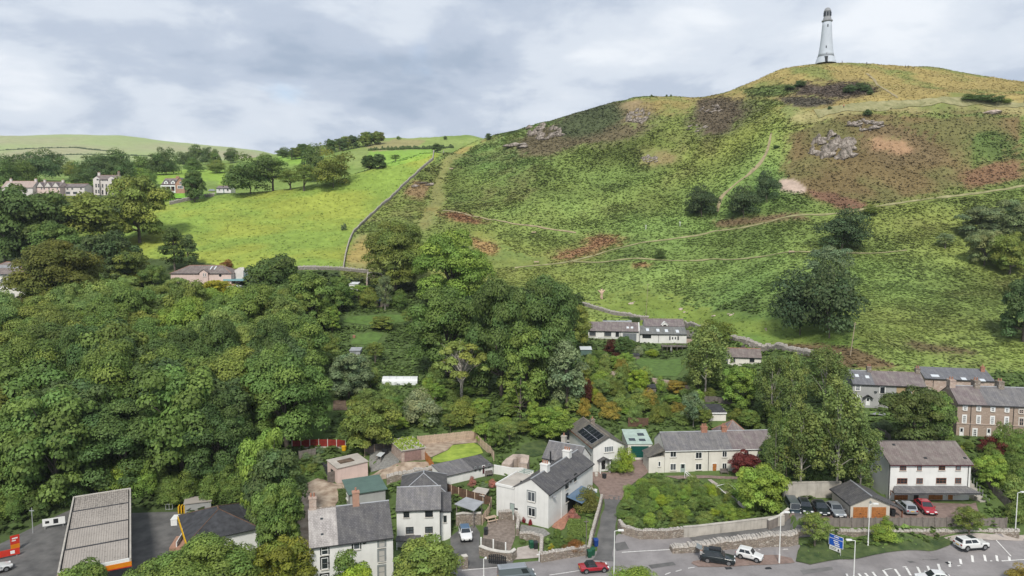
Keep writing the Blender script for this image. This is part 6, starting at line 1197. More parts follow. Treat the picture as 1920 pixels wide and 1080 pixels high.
car('grey van at the bottom edge of the road', (946,1096), (996,1091), 0, 4.9, 1.95, 1.95, 'car_grey', 'van', name='moving_van', roofm='car_silver')
car('white hatchback with dark roof parked on the driveway', (869.5,1001), (876,1025), 0.1, 3.9, 1.75, 1.42, 'car_white', 'hatch', 'end', roofm='glass_blue')
car('tall dark vehicle at the end of the row of parked cars', (1481,950), (1494,972), 2.3, 4.6, 1.9, 1.85, 'car_darkblue', 'van', 'end', roofm='car_grey')
car('black car with roof bars, second in the row of parked cars', (1504,950), (1514,966), 2.9, 4.2, 1.75, 1.5, 'car_black', 'hatch', 'end')
car('rounded black car, third in the row of parked cars', (1530,950), (1546,970), 3.0, 4.3, 1.8, 1.52, 'car_black', 'saloon', 'end')
car('silver car nearest the double garage in the parked row', (1556,952), (1577,974), 3.0, 4.5, 1.85, 1.45, 'car_silver', 'saloon', 'end')
car('silver hatchback reversed towards the fence before the white semi', (1708,966), (1690,950), 3.05, 4.2, 1.8, 1.48, 'car_silver', 'hatch', 'end')
car('bright red car parked before the white semi house', (1724,948), (1746,968), 3.05, 4.5, 1.85, 1.46, 'car_red', 'saloon', 'end')
car('white car roof showing at the bottom edge of the road', (1764,1094), (1738,1092), 0, 4.3, 1.8, 1.5, 'car_white', 'saloon', 'end', name='moving_car')
car('white car nose at the edge of the fuel forecourt', (-30,1080), (4,1070), 0, 4.2, 1.8, 1.45, 'car_white', 'hatch', 'end')
p = onz(342, 357.5, 0); p = cast(398, 359); car_far = empty('far_car', 'pale parked car beside the far bungalow', 'car', tuple(p), 0); MB().prism([(-2.1, .3), (2.1, .3), (2.1, .8), (1.2, .9), (.6, 1.4), (-1., 1.4), (-1.7, .9), (-2.1, .8)], 'y', -.85, .85).build('body', 'car_silver', car_far)

# ------------------------------------------------------------------ street lamps, poles, road sign
def lamp(label, px, pyb, pyt, side, z=None, m='lamp_white', arm=.9, group='street lamps along the road'):
    p = onz(px, pyb, z) if z is not None else cast(px, pyb); h_ = zat(pyt, p.y)-p.z; o = empty('street_lamp', label, 'lamp post', tuple(p)); MB().tube((0, 0, 0), (0, 0, 1.3), .11, .11, 10).tube((0, 0, 1.3), (0, 0, h_), .075, .05, 8).build('post', m, o)
    MB().tube((0, 0, h_), (side*arm*.6, 0, h_+.12), .04, .035, 6).build('arm', m, o); MB().box(min(side*arm*.5, side*arm*1.3), -.16, h_+.06, max(side*arm*.5, side*arm*1.3), .16, h_+.2).build('lamp_head', 'lamp_white', o); return o
lamp('tall white street lamp beside the small lane', 1151, 1094, 996, 1, 0)
lamp('white street lamp on the red island near the slip road', 1461, 1056, 962, 1, 0)
lamp('white street lamp in front of the grass verge sign', 1600, 1098, 1014, -1, 0)
lamp('white street lamp on the grass verge below the double garage', 1627, 1032, 946, 1, .1)
lamp('street lamp with camera boxes at the edge pavement', 1903, 1006, 924, 1, .6)
lamp('short street lamp beside the driveway mouth', 907, 1098, 1048, 1, 0, arm=.3)
def pole(label, px, pyb, pyt, m='pole_wood', r=.12, name='utility_pole', pxt=None):
    p = cast(px, pyb); h_ = zat(pyt, p.y)-p.z; o = empty(name, label, 'pole', tuple(p)); dx = 0 if pxt is None else (pxt-px)*p.y/FPX; MB().tube((0, 0, -.3), (dx, 0, h_), r, r*.7, 8).build('pole', m, o); MB().box(dx-.35, -.05, h_-.5, dx+.35, .05, h_-.4).build('crossarm', m, o); return o
pole('wooden pole at the foot of the bracken slope', 1594, 667, 604, pxt=1601); pole('thin pole on the grass behind the hillside house', 1211, 592, 531, r=.07, pxt=1214); pole('pale wooden pole beside the red maple garden', 1474, 905, 842, r=.1); pole('grey pole behind the fuel station kiosk', 361, 935, 900, 'steel', .07); pole('slim pole at the wood edge by the notice board', 62, 1000, 952, 'steel', .07); pole('thin post rising from the roadside flower bank', 1099, 1047, 972, 'grey_wood', .07); pole('white boundary post beside the concrete pad', 1011, 1053, 1034, 'white_paint', .09, 'marker_post')
p = onz(1569, 1042, .15); o = empty('road_sign', 'blue road sign with white lettering on the grass verge', 'road sign', (p.x, p.y, gz(p.x, p.y)), -.95)
o.scale = (.86, .86, .86)
for x in (-1.05, .55): MB().tube((x, .08, 0), (x, .08, 3.1), .06, n_=8).build('post', 'steel', o)
zs = 1.25; MB().box(-1.45, -.03, zs, 1.0, .03, zs+1.9).build('sign_border', 'white_paint', o); MB().box(-1.39, -.04, zs+.06, .94, -.033, zs+1.84).build('sign_face', 'blue_sign', o); MB().box(-1.3, -.03, zs-.72, .55, .03, zs-.06).build('lower_plate', 'white_paint', o)
def text(s, x, z, size, m, parent, nm='lettering'):
    cu = bpy.data.curves.new('lettering', 'FONT'); cu.body = s; cu.size = size; cu.align_x = 'CENTER'; cu.extrude = .004; tmp = bpy.data.objects.new('lettering', cu); COL.objects.link(tmp); dg = bpy.context.evaluated_depsgraph_get(); me_ = bpy.data.meshes.new_from_object(tmp.evaluated_get(dg)); bpy.data.objects.remove(tmp); me_.materials.clear(); me_.materials.append(MATS[m]); t_ = put(nm, me_, parent, (x, -.05, z)); t_.rotation_euler = (math.pi/2, 0, 0); return t_
for i, (x0, x1, z) in enumerate(((-.55, .25, 1.52), (-.65, .2, .84), (-.55, .35, .5), (-.4, .4, .18))): MB().box(x0, -.05, zs+z, x1, -.043, zs+z+.17).build('lettering', 'white_paint', o)
MB().box(-1.38, -.05, zs+1.22, .93, -.043, zs+1.3).build('divider', 'white_paint', o); MB().box(-1.15, -.05, zs-.3, -.1, -.033, zs-.22).build('lettering', 'black_paint', o); MB().box(-1.15, -.05, zs-.52, -.2, -.033, zs-.45).build('lettering', 'black_paint', o); MB().prism([(.1, zs-.6), (.4, zs-.6), (.35, zs-.3), (.2, zs-.18)], 'y', -.05, -.033).build('symbol', 'black_paint', o)

# ------------------------------------------------------------------ rocks on the hill
def rock(label, px, py, wpx, hpx, m='rock_pale', seed=0, n_=5, name='rock_outcrop', group=None, cat='rock'):
    p = cast(px, py); mp = p.y/FPX; o = empty(name, label, cat, tuple(p), 0, group); rs = np.random.RandomState(seed)
    for i in range(n_):
        sx, sz = wpx*mp*rs.uniform(.05, .16)*(3. if n_ < 6 else 1.), hpx*mp*rs.uniform(.07, .17)*(2.6 if n_ < 6 else 1); bm = bmesh.new()
        for _ in range(22):
            d = rs.normal(size=3); d /= np.linalg.norm(d); bm.verts.new((d[0]*sx*rs.uniform(.7, 1.1), d[1]*sx*.6*rs.uniform(.7, 1.1), d[2]*sz*rs.uniform(.7, 1.2)+d[0]*sz*.35))
        bmesh.ops.convex_hull(bm, input=bm.verts[:]); me_ = bpy.data.meshes.new('crag'); bm.to_mesh(me_); bm.free(); me_.materials.append(MATS[m])
        a_ = rs.uniform(-1, 1); b2 = rs.uniform(-1, 1)*(1-.5*abs(a_)); tx, ty = px+a_*wpx*.45, py-hpx*.35+b2*hpx*.42; w_ = cast(tx, ty)
        if abs(w_.y-p.y) > 40: w_ = p
        put('crag', me_, o, (w_.x-p.x, w_.y-p.y, w_.z-p.z+sz*.05), rs.uniform(-.5, .5))
    return o
MATS['rock_grey'] = None; del MATS['rock_grey']
m, t, b = newmat('crag_rock'); b.inputs['Roughness'].default_value = .95; k = ramp(t, objnoise(t, .55, 7, .75, (1, 1, .5)), [(.36, (.05, .052, .034)), (.46, (.12, .10, .08)), (.55, (.25, .21, .175)), (.68, (.48, .43, .37))]); t.links.new(k, b.inputs['Base Color']); bumpn(t, b, objnoise(t, .9, 7, .75, (1, 1, .5)), 1., .5)
rock('large grey crag below the broad hill track', 1560, 300, 85, 62, 'crag_rock', 1, 75); rock('upper shoulder of rock above the large crag', 1622, 244, 70, 26, 'crag_rock', 2, 36); rock('small rounded grey outcrop alone in the bracken', 1221, 306, 36, 20, 'crag_rock', 3, 22); rock('streaked rock face high on the hill near the skyline', 1196, 232, 46, 36, 'crag_rock', 4, 42); rock('broken rocks on the heathery shoulder of the hill', 1022, 262, 70, 40, 'crag_rock', 5, 34); rock('low rocks in heather below the skyline', 1330, 210, 50, 18, 'crag_rock', 6, 16); rock('scatter of small rocks among dark heather', 1310, 246, 50, 16, 'crag_rock', 7, 12)
rock('pale rocks beside the broad hill track at the edge', 1850, 212, 40, 10, 'rock_pale', 8, 4); rock('small rocks beside the stone wall and pale track', 790, 352, 36, 12, 'crag_rock', 9, 4); rock('small rocks on the lower left slope of the hill', 975, 282, 40, 16, 'crag_rock', 10, 4)
for i, (px, py, w, h_) in enumerate(((1187,571,12,7),(1278,584,14,8),(1286,588,8,5),(1342,595,14,5),(1371,592,11,7),(1437,622,7,8))): rock(('pale boulder pair nearest the wooden figure','large pale boulder in the grass behind the hillside house','small boulder touching the large one behind the hillside house','flat low boulders in the grass right of the hillside house','upright pale boulder under the bracken edge','brown boulder near the big dark trees')[i], px, py, w, h_, 'rock_pale', 20+i, 3, 'boulder')
for i, (px, py) in enumerate(((1480,318),(1590,318))): pass
# ------------------------------------------------------------------ figures: skin-modifier bodies
def skin_body(name, V, E, Rr, mats_by, parent=None, loc=(0, 0, 0), rz=0, sub=1):
    me_ = bpy.data.meshes.new(name); me_.from_pydata(V, E, []); o = put(name, me_, parent, loc, rz); sk = o.modifiers.new('skin', 'SKIN'); layer = me_.skin_vertices[0].data if me_.skin_vertices else None
    if layer is None: bpy.context.view_layer.update(); layer = me_.skin_vertices[0].data
    for i, r in enumerate(Rr): layer[i].radius = (r, r); layer[i].use_root = (i == 0)
    sb = o.modifiers.new('smooth', 'SUBSURF'); sb.levels = sub; sb.render_levels = sub
    dg = bpy.context.evaluated_depsgraph_get(); m2 = bpy.data.meshes.new_from_object(o.evaluated_get(dg)); o.modifiers.clear(); o.data = m2; m2.materials.clear()
    names = [m_ for _, m_ in mats_by]
    for m_ in names: m2.materials.append(MATS[m_])
    for p_ in m2.polygons:
        zc = p_.center.z; p_.material_index = next((i for i, (zt, _) in enumerate(mats_by) if zc < zt), len(mats_by)-1); p_.use_smooth = True
    return o
def add_skin_layer(me_):
    pass
def person(label, p, rz, top='cloth_pale', legs='cloth_dark', reach=0., stride=.12, group=None):
    V = [(0, 0, .95), (0, .01, 1.15), (0, .02, 1.38), (0, .03, 1.50), (0, -.01, 1.60), (0, -.02, 1.70), (-.10, 0, .90), (-.11, -stride*.5, .50), (-.11, stride, .08), (-.11, stride-.14, .04), (.10, 0, .90), (.11, stride*.5-.06, .50), (.11, -stride, .08), (.11, -stride-.14, .04),
         (-.19, .02, 1.40), (-.25, -.06-reach*.15, 1.13+reach*.1), (-.22, -.16-reach*.4, .90+reach*.35), (-.21, -.20-reach*.5, .83+reach*.42), (.19, .02, 1.40), (.25, -.06-reach*.15, 1.13+reach*.1), (.22, -.16-reach*.4, .90+reach*.35), (.21, -.20-reach*.5, .83+reach*.42)]
    E = [(0, 1), (1, 2), (2, 3), (3, 4), (4, 5), (0, 6), (6, 7), (7, 8), (8, 9), (0, 10), (10, 11), (11, 12), (12, 13), (2, 14), (14, 15), (15, 16), (16, 17), (2, 18), (18, 19), (19, 20), (20, 21)]
    Rr = [.15, .145, .15, .06, .10, .085, .10, .07, .05, .045, .10, .07, .05, .045, .07, .05, .038, .035, .07, .05, .038, .035]
    o = skin_body('person', V, E, Rr, [(.07, 'cloth_dark'), (.98, legs), (1.47, top), (1.66, 'skin'), (9, 'cloth_dark')], None, tuple(p), rz, 2); tag(o, label, 'person', group); return o
pp = onz(1313.5, 1053, 0); person('person in pale top leaning into the open car boot', (pp.x, pp.y, gz(pp.x, pp.y)+.1), math.pi/2+.1, 'cloth_pale', 'cloth_dark', .8)
for i, (px, py, rz, tp, lb) in enumerate(((1582,200,.4,'cloth_red','walker in a reddish top on the broad hill track'),(1578.8,118.5,1.2,'cloth_dark','person standing just beside the monument base'),(1625,121,2.0,'cloth_dark','dark figure on the summit skyline right of the monument'),(1697.5,126.5,.3,'cloth_pale','paler of the two walkers on the summit skyline'),(1703,127,1.,'cloth_dark','darker of the two walkers on the summit skyline'))):
    p = cast(px, py+1.0) if py < 150 else cast(px, py+3); person(lb, p, rz, tp)
# weathered stump figure with raised arms
p = cast(1128, 561); s_ = 20*p.y/FPX/3.0
V = [(0, 0, 1.0), (0, 0, 1.9), (0, 0, 2.4), (-.25, 0, 0), (.3, 0, 0), (-.1, 0, .5), (-.55, 0, 2.2), (-1.1, 0, 2.65), (.5, 0, 2.25), (1.05, 0, 2.7), (-.15, 0, 2.9), (.2, .1, 3.05), (.05, -.1, 2.8)]
E = [(0, 1), (1, 2), (0, 5), (5, 3), (5, 4), (1, 6), (6, 7), (1, 8), (8, 9), (2, 10), (2, 11), (2, 12)]
o = skin_body('stump_figure', [tuple(c*s_ for c in v) for v in V], E, [r*s_ for r in (.34, .42, .3, .22, .22, .36, .22, .08, .22, .08, .1, .08, .1)], [(99, 'dead_wood')], None, tuple(p), 0, 2); tag(o, 'pale weathered tree stump like a figure with raised arms', 'tree stump')
# benches on the hill
for px, py, lb in ((846, 319, 'bench beside the pale grass track near the wall'), (1001, 439, 'bench in the bracken above the rust coloured patch'), (1006, 495, 'bench beside the lower end of the footpath'), (1484, 476, 'bench on the level footpath beside the dark trees')):
    p = cast(px, py); o = empty('bench', lb, 'bench', (p.x, p.y, p.z+.1), .1)
    for y in (-.2, 0.): MB().box(-.9, y, .45, .9, y+.16, .5).build('slat', 'pale_wood', o)
    MB().box(-.9, .22, .6, .9, .27, .95).build('backrest', 'pale_wood', o)
    for x in (-.8, .72): MB().box(x, -.2, 0, x+.08, .25, .447).build('leg', 'grey_wood', o)
for px, py in ((1211, 430), (1275, 424)): pole('pale signpost standing in the bracken'+(' nearer the rust patch' if px < 1250 else ' nearer the hill trees'), px, py, py-9, 'white_paint', .12, 'marker_post')
for (cx_, cy_), lb_ in (((1362,932), 'white cold frame outline in the cottage slope garden'), ((1300,905), 'small white ladder frame among the cottage shrubs')):
    p = cast(cx_, cy_); o = empty('plant_cage', lb_, 'frame', (p.x, p.y, p.z+.3), .5); w_ = 2.6 if cx_ > 1350 else .5
    for a_, b2_ in (((0, 0, .2), (w_, 0, .2)), ((w_, 0, .2), (w_, 2.2, .9)), ((w_, 2.2, .9), (0, 2.2, .9)), ((0, 2.2, .9), (0, 0, .2)), ((0, 0, .2), (0, 0, -.5)), ((w_, 0, .2), (w_, 0, -.5)), ((w_, 2.2, .9), (w_, 2.2, -.4)), ((0, 2.2, .9), (0, 2.2, -.4))): MB().tube(a_, b2_, .05, n_=6).build('bar', 'white_paint', o)
# garden furniture
def furn(name, label, px, py, m, cat, rz=0.):
    p = cast(px, py); o = empty(name, label, cat, tuple(p), rz); MB().box(-.7, -.3, .4, .7, .3, .47).build('seat', m, o); MB().box(-.7, .25, .473, .7, .32, .95).build('backrest', m, o)
    for x in (-.65, .58): MB().box(x, -.28, 0, x+.07, .28, .397).build('leg', m, o)
furn('garden_bench', 'dark garden bench by the cottage orange door', 1358, 889, 'grey_wood', 'bench'); furn('garden_bench', 'grey bench beside the long outbuilding door', 917, 893, 'grey_wood', 'bench', .4); furn('garden_bench', 'pale curved seat in the hillside cottage garden', 1134, 669, 'white_paint', 'bench'); furn('garden_bench', 'wooden seat on the patio behind the cream shed', 1396, 782, 'pale_wood', 'bench')
p = cast(1258, 664); o = empty('closed_parasol', 'closed grey garden parasol under the timber deck', 'parasol', tuple(p)); MB().tube((0, 0, 0), (0, 0, 2.4), .04).build('pole', 'steel', o); MB().lathe([(.16, .9), (.2, 1.3), (.06, 2.4)], 8).build('canopy', 'grey_render', o)
# ------------------------------------------------------------------ trees and shrubs
RS = np.random.RandomState(11)
def leaves_mesh(name, C, Nn, S, tone, m='leaf', shape=1.0):
    n_ = len(C); r = RS.normal(size=(n_, 3)); Nn = Nn/np.linalg.norm(Nn, axis=1)[:, None]
    u = np.cross(Nn, r); u /= np.linalg.norm(u, axis=1)[:, None]; w = np.cross(Nn, u); S = S[:, None]
    V = np.stack([C-u*S*.5, C-w*S*.36*shape, C+u*S*.5+Nn*S*.12, C+w*S*.36*shape], 1).reshape(-1, 3)
    F = np.arange(4*n_).reshape(n_, 4); me = bpy.data.meshes.new(name); fastmesh(me, V, F)
    a = me.color_attributes.new('tone', 'FLOAT_COLOR', 'POINT'); T = np.repeat(np.concatenate([tone, np.ones((n_, 1))], 1), 4, 0); a.data.foreach_set('color', T.astype(np.float32).ravel()); me.materials.append(MATS[m]); return me
def crown(name, kind0):
    blobs = []; kind = 'oak' if kind0 == 'big' else kind0; big = kind0 == 'big'
    if kind in ('round', 'oak', 'airy', 'dense'):
        rx, rz, cz = {'round': (4., 5.0, 5.0), 'oak': (4.3, 4.9, 5.0), 'airy': (3.8, 4.4, 5.5), 'dense': (4., 5.2, 4.8)}[kind]; nb = {'round': 52, 'oak': 46, 'airy': 44, 'dense': 70}[kind]+(26 if big else 0)
        for i in range(nb):
            d = RS.normal(size=3); d /= np.linalg.norm(d)
            if d[2] < -.85: d[2] *= -.6
            if d[2] < 0 and kind != 'airy': hn = math.hypot(d[0], d[1])+1e-6; d[0] *= max(hn, .84)/hn; d[1] *= max(hn, .84)/hn
            k = RS.uniform(.6, .9); r = RS.uniform(.75, 1.5)*(1.0 if big else 1.12 if kind == 'oak' else 1)*(.8 if kind == 'airy' else 1)
            blobs.append((np.array((d[0]*rx*k, d[1]*rx*k, cz+d[2]*rz*k*.86)), r))
        if kind != 'airy':
            for i in range(11): a = RS.uniform(0, 6.28); k = RS.uniform(.45, .8); blobs.append((np.array((rx*k*math.cos(a), rx*k*math.sin(a), RS.uniform(1.2, 2.6))), RS.uniform(.8, 1.3)))
        blobs += [(np.array((RS.uniform(-1.6, 1.6), RS.uniform(-1.6, 1.6), cz+RS.uniform(-1, 1.6))), 1.8) for _ in range(6)]
    elif kind == 'tall':
        for i in range(60):
            z = RS.uniform(1.6, 9.3); w = 2.5*math.sin(math.pi*min(1, (z-.6)/9.6)**.75)+.3; a = RS.uniform(0, 6.28); k = RS.uniform(.4, 1); blobs.append((np.array((w*k*math.cos(a), w*k*math.sin(a), z)), RS.uniform(.7, 1.25)))
    elif kind == 'birch':
        for i in range(56):
            z = RS.uniform(2.2, 9.5); w = 2.6*math.sin(math.pi*min(1, (z-1.2)/9.))**.8+.2; a = RS.uniform(0, 6.28); k = RS.uniform(.3, 1); blobs.append((np.array((w*k*math.cos(a), w*k*math.sin(a), z)), RS.uniform(.55, 1.0)))
    elif kind == 'cone':
        for i in range(70):
            z = RS.uniform(.6, 9.6); w = 2.9*(1-z/10.2)+.1; a = RS.uniform(0, 6.28); blobs.append((np.array((w*.9*math.cos(a), w*.9*math.sin(a), z)), RS.uniform(.4, .7)*(1.2-z/14)))
    elif kind == 'bush':
        for i in range(34):
            d = RS.normal(size=3); d /= np.linalg.norm(d); d[2] = abs(d[2]); k = RS.uniform(.4, .85); blobs.append((np.array((d[0]*3.6*k, d[1]*3.6*k, .8+d[2]*7.2*k)), RS.uniform(1.0, 1.9)))
    elif kind == 'sparse':
        for i in range(40):
            d = RS.normal(size=3); d /= np.linalg.norm(d); d[2] = abs(d[2])*1.1-.35; blobs.append((np.array((d[0]*3.7, d[1]*3.7, 5.6+d[2]*3.6)), RS.uniform(.5, .95)))
    C, NN, S, T = [], [], [], []
    dens = {'round': 190, 'oak': 200, 'airy': 125, 'dense': 165, 'tall': 115, 'birch': 150, 'cone': 75, 'bush': 120, 'sparse': 210}[kind]
    for c, r in blobs:
        k = int(dens*(1.75 if big else 1)*(r if r < 1 else r**1.3)); d = RS.normal(size=(k, 3)); d /= np.linalg.norm(d, axis=1)[:, None]; d[:, 2] = np.where(d[:, 2] < -.25, d[:, 2]*-.7, d[:, 2])
        st = np.array((1, 1, .8)) if kind != 'birch' else np.array((.85, .85, 1.35))
        p = c+d*st*r*RS.uniform(.78, 1.05, (k, 1)); nn_ = d*.95+RS.normal(size=(k, 3))*.26+np.array((0, 0, .25))
        if kind == 'birch': p[:, 2] -= RS.uniform(0, .5, k); nn_ = d*.9+RS.normal(size=(k, 3))*.5
        bt = RS.uniform(.78, 1.22); hue = RS.uniform(-.07, .07); tv = bt*RS.uniform(.72, 1.28, k); tone = np.stack([tv*(1+hue*1.5), tv, tv*(1-hue)], 1)*.5
        C.append(p); NN.append(nn_); S.append(RS.uniform(.22, .44, k)*(.78 if kind in ('birch', 'cone', 'airy') else 1)*(.9 if kind == 'bush' else 1)*(.68 if big else 1)); T.append(tone)
    C = np.concatenate(C); ok = C[:, 2] > .05
    return leaves_mesh(name, C[ok], np.concatenate(NN)[ok], np.concatenate(S)[ok], np.concatenate(T)[ok]), blobs
def trunk(kind, blobs):
    q = MB(); top = {'bush': 2.2, 'cone': 8.5, 'birch': 8.5, 'tall': 7.5}.get(kind, 5.2); rr = {'bush': .09, 'birch': .13, 'cone': .17}.get(kind, .27)
    bx, by = RS.uniform(-.2, .2, 2); q.tube((0, 0, -.4), (bx*.4, by*.4, top*.45), rr, rr*.75, 8, False).tube((bx*.4, by*.4, top*.45), (bx, by, top), rr*.75, rr*.35, 7, False)
    idx = RS.permutation(len(blobs))[:26 if kind == 'sparse' else 9]
    for i in idx:
        c = blobs[i][0]; z = min(top*.95, max(top*.3, c[2]*RS.uniform(.35, .6))); a = np.array((bx*z/top, by*z/top, z)); mid = a+(c-a)*.5+np.array((0, 0, .25)); r0 = rr*(.42 if kind != 'sparse' else .34)
        q.tube(a, mid, r0, r0*.6, 5, False).tube(mid, c, r0*.6, r0*.22, 5, False)
        if kind == 'sparse':
            for _ in range(3): q.tube(mid, c+RS.normal(size=3)*.7, r0*.4, .015, 4, False)
    return q
PROTO = {}
for kind, nv in (('big', 3), ('round', 3), ('oak', 2), ('airy', 2), ('dense', 2), ('tall', 2), ('birch', 2), ('cone', 1), ('bush', 3), ('sparse', 1)):
    for k in range(nv):
        cm, bl = crown('crown', kind); tm = trunk(kind, bl).mesh('trunk', 'pale_bark' if kind in ('birch', 'sparse') else 'bark'); tm.polygons.foreach_set('use_smooth', [True]*len(tm.polygons)); co = np.empty(len(cm.vertices)*3); cm.vertices.foreach_get('co', co); co = co.reshape(-1, 3); PROTO.setdefault(kind, []).append((cm, tm, float(np.percentile(np.hypot(co[:, 0], co[:, 1]), 97))*2, float(np.percentile(co[:, 2], 99.5))))
TINT = dict((a_, (b_[0]*1.95, b_[1]*1.98, b_[2]*1.5)) for a_, b_ in dict(dark=(.053, .082, .029), blue=(.052, .080, .035), mid=(.080, .118, .035), bright=(.125, .18, .042), lime=(.15, .195, .028), yellow=(.20, .185, .022), olive=(.105, .128, .036), gold=(.17, .135, .035), soft=(.115, .155, .055), grey=(.105, .135, .085), red=(.075, .016, .018), maroon=(.05, .016, .014), rust=(.12, .055, .022), pink=(.235, .10, .10), silver=(.13, .155, .11)).items())
NAMES = {'birch': 'birch_tree', 'cone': 'conifer_tree', 'bush': 'shrub'}
NTREE = [0]
def plant(x, y, hgt, wid, kind, tint, label, group=None, name=None, z=None, jit=.12, cat=None):
    cm, tm, pw, ph = random.choice(PROTO[kind]); NTREE[0] += 1; z = gz(x, y) if z is None else z
    nm = name or NAMES.get(kind, 'broadleaf_tree'); o = empty(nm, label, cat or ('shrub' if kind == 'bush' else 'tree'), (x, y, z-.05), random.uniform(0, 6.28), group)
    sc = (wid/pw, wid/pw, hgt/ph); put('trunk', tm, o, scale=sc); c = put('crown', cm, o, scale=sc)
    t_ = TINT[tint] if isinstance(tint, str) else tint; g = random.uniform(1-jit, 1+jit); w = random.uniform(-jit, jit)*.5; c.color = (t_[0]*g*(1+w), t_[1]*g, t_[2]*g*(1-w), 1); return o
def T(px, top, base, wpx, kind, tint, label, group=None, name=None, **kw):
    p = cast(px, base); d = p.y*CP+(CAMZ-p.z)*SP; mpp = d/FPX; return plant(p.x, p.y, (base-top)*mpp/max(.9, CP+SP*(540-base)/FPX), wpx*mpp, kind, tint, label, group, name, **kw)
TW2 = dict(dark='dark green', blue='blue-green', mid='green', bright='bright green', olive='olive')
# trees on the open hill
T(1316,346,407,62,'bush',(.072,.112,.044),'dark rounded tree, first of the three on the hill track', name='broadleaf_tree', cat='tree')
T(1395,346,407,68,'bush',(.072,.112,.044),'wide dark tree beside the earth track on the hill', name='broadleaf_tree', cat='tree')
T(1438,318,380,46,'bush',(.072,.112,.044),'tall dark tree, highest of the three on the track', name='broadleaf_tree', cat='tree')
T(1578,390,470,98,'bush',(.072,.112,.044),'large round dark tree by the slanting footpath', name='broadleaf_tree', cat='tree')
T(1553,462,560,86,'airy','grey','pale leafy tree standing just behind the biggest hill tree')
T(1500,505,628,110,'bush',(.072,.112,.044),'dark tree forming one side of the big pair on the lower hill', name='broadleaf_tree', cat='tree')
T(1555,490,634,125,'bush',(.072,.112,.044),'biggest dark spreading tree on the lower bracken hill', name='broadleaf_tree', cat='tree')
T(1772,437,466,32,'airy','grey','small lone grey-green tree in the middle of the bracken')
T(1635,384,402,34,'bush','olive','low thorn bush beside the slanting footpath')
T(1237,466,485,24,'bush','dark','small dark bush between the two footpaths')
T(1840,388,450,80,'round',(.2,.25,.11),'soft grey-green tree uphill near the edge of the slope')
T(1900,376,455,74,'round',(.22,.27,.11),'soft green tree at the edge above the pale trunks')
T(1845,432,498,62,'oak',(.21,.26,.11),'grey-green tree with short pale trunk on the bracken')
T(1893,438,514,62,'oak','olive','tree with pale forked trunk at the edge of the bracken')
T(1918,525,640,80,'dense','blue','dark tree cut off by the edge of the picture')
T(570,308,358,50,'airy','olive','lone small tree with bare trunk on the bright field')
T(741,417,455+90,115,'big','olive','rounded olive tree growing at the foot of the field wall')
T(850,436,585,140,'big','bright','large bright green tree beside the olive one below the path')
T(645,418,432,12,'bush','grey','tiny thorn bush against the field wall')
T(722,518,582,34,'birch','grey','slim grey-green birch in the upper allotment')
T(840,545,705,140,'big','mid','dark tree bulging over the middle of the allotments')
T(940,530,742,120,'big','dark','tall dark tree in the central clump beside the cottage')
T(1022,524,738,130,'big','dark','broadest dark tree of the central clump near the cottage')
T(985,610,760,100,'round','mid','dark blue-green tree at the foot of the central clump')
T(1076,572,655,56,'round','olive','olive tree against the end of the hillside cottage')
T(865,643,748,110,'sparse',(.235,.27,.06),'thin yellow-green tree with bare branches in the allotment')
T(1063,640,772,78,'tall','grey','tall grey-green tree beside the cottage garden')
T(975,697,785,76,'cone','mid','feathery green conifer between the dark clump and garden')
T(585,512,620,92,'round','mid','green tree between the coach house and the allotments')
T(515,482,592,100,'round','dark','dark round tree beside the coach house')
T(637,519,585,50,'dense','mid','small neat round tree above the allotments')
T(420,552,640,62,'round','dark','dark tree below the coach house terrace')
T(404,526,572,58,'round','yellow','bright yellow-green tree in front of the coach house')
T(350,546,660,135,'airy','soft','wide soft pale green tree below the coach house')
T(112,455,612,152,'big',(.135,.15,.03),'large rounded tree tinged yellow beside the cream villa')
T(240,462,545,76,'oak','olive','olive tree with layered branches between dark trees')
T(328,428,508,48,'tall','dark','slim dark tree at the field edge')
T(354,440,506,34,'tall','blue','narrow dark tree beside the slim one at the field edge')
T(425,486,503,22,'bush','rust','rusty red shrub behind the coach house roof')
T(205,438,545,100,'round','blue','dark blue-green tree behind the layered olive one')
T(60,352,500,135,'oak','dark','very dark spreading tree below the far pale houses')
T(160,365,490,150,'oak','olive','broad olive tree below the low white far house')
T(262,334,455,115,'oak','olive','tall olive tree next to the far mansion')
T(10,360,500,90,'oak','dark','dark tree at the picture edge below the far houses')
T(110,420,520,100,'round','mid','green tree in the gap above the yellow-tinged tree')
T(365,320,379,38,'dense','dark','dense egg-shaped dark evergreen by the brick villa')
for px, top, base, w, kind, tint, lb in (
 (625,280,352,78,'bush','olive','big dome-shaped tree on the far edge of the bright field'),(592,272,340,54,'bush','dark','dark tree behind the dome-shaped field tree'),(470,289,364,94,'bush','dark','large dark tree at the far corner of the bright field'),(512,296,358,60,'airy','mid','lighter green tree between the big far field trees'),(545,318,356,50,'airy','olive','olive tree beside the lone field tree'),(437,310,352,38,'bush','mid','round tree behind the small white bungalow'),
 (712,289,316,26,'dense','blue','small dark tree in the far green fields'),(692,292,318,28,'round','dark','dark bush tree next to the small dark far tree'),(742,290,303,20,'airy','mid','tiny round tree beyond the far fields'),(820,269,286,22,'tall','dark','little windblown tree on the field crest'),(916,250,262,14,'tall','dark','little bent tree where the hill skyline dips'),(687,300,315,20,'bush','olive','olive bush in the far green fields'),(748,255,262,10,'bush','mid','single speck of a bush on the far skyline'),(835,255,262,9,'bush','dark','dark speck of a bush on the far skyline')):
    T(px, top, base, w, kind, tint, lb, name='broadleaf_tree' if 'tree' in lb else None, cat='tree' if 'tree' in lb else 'shrub')
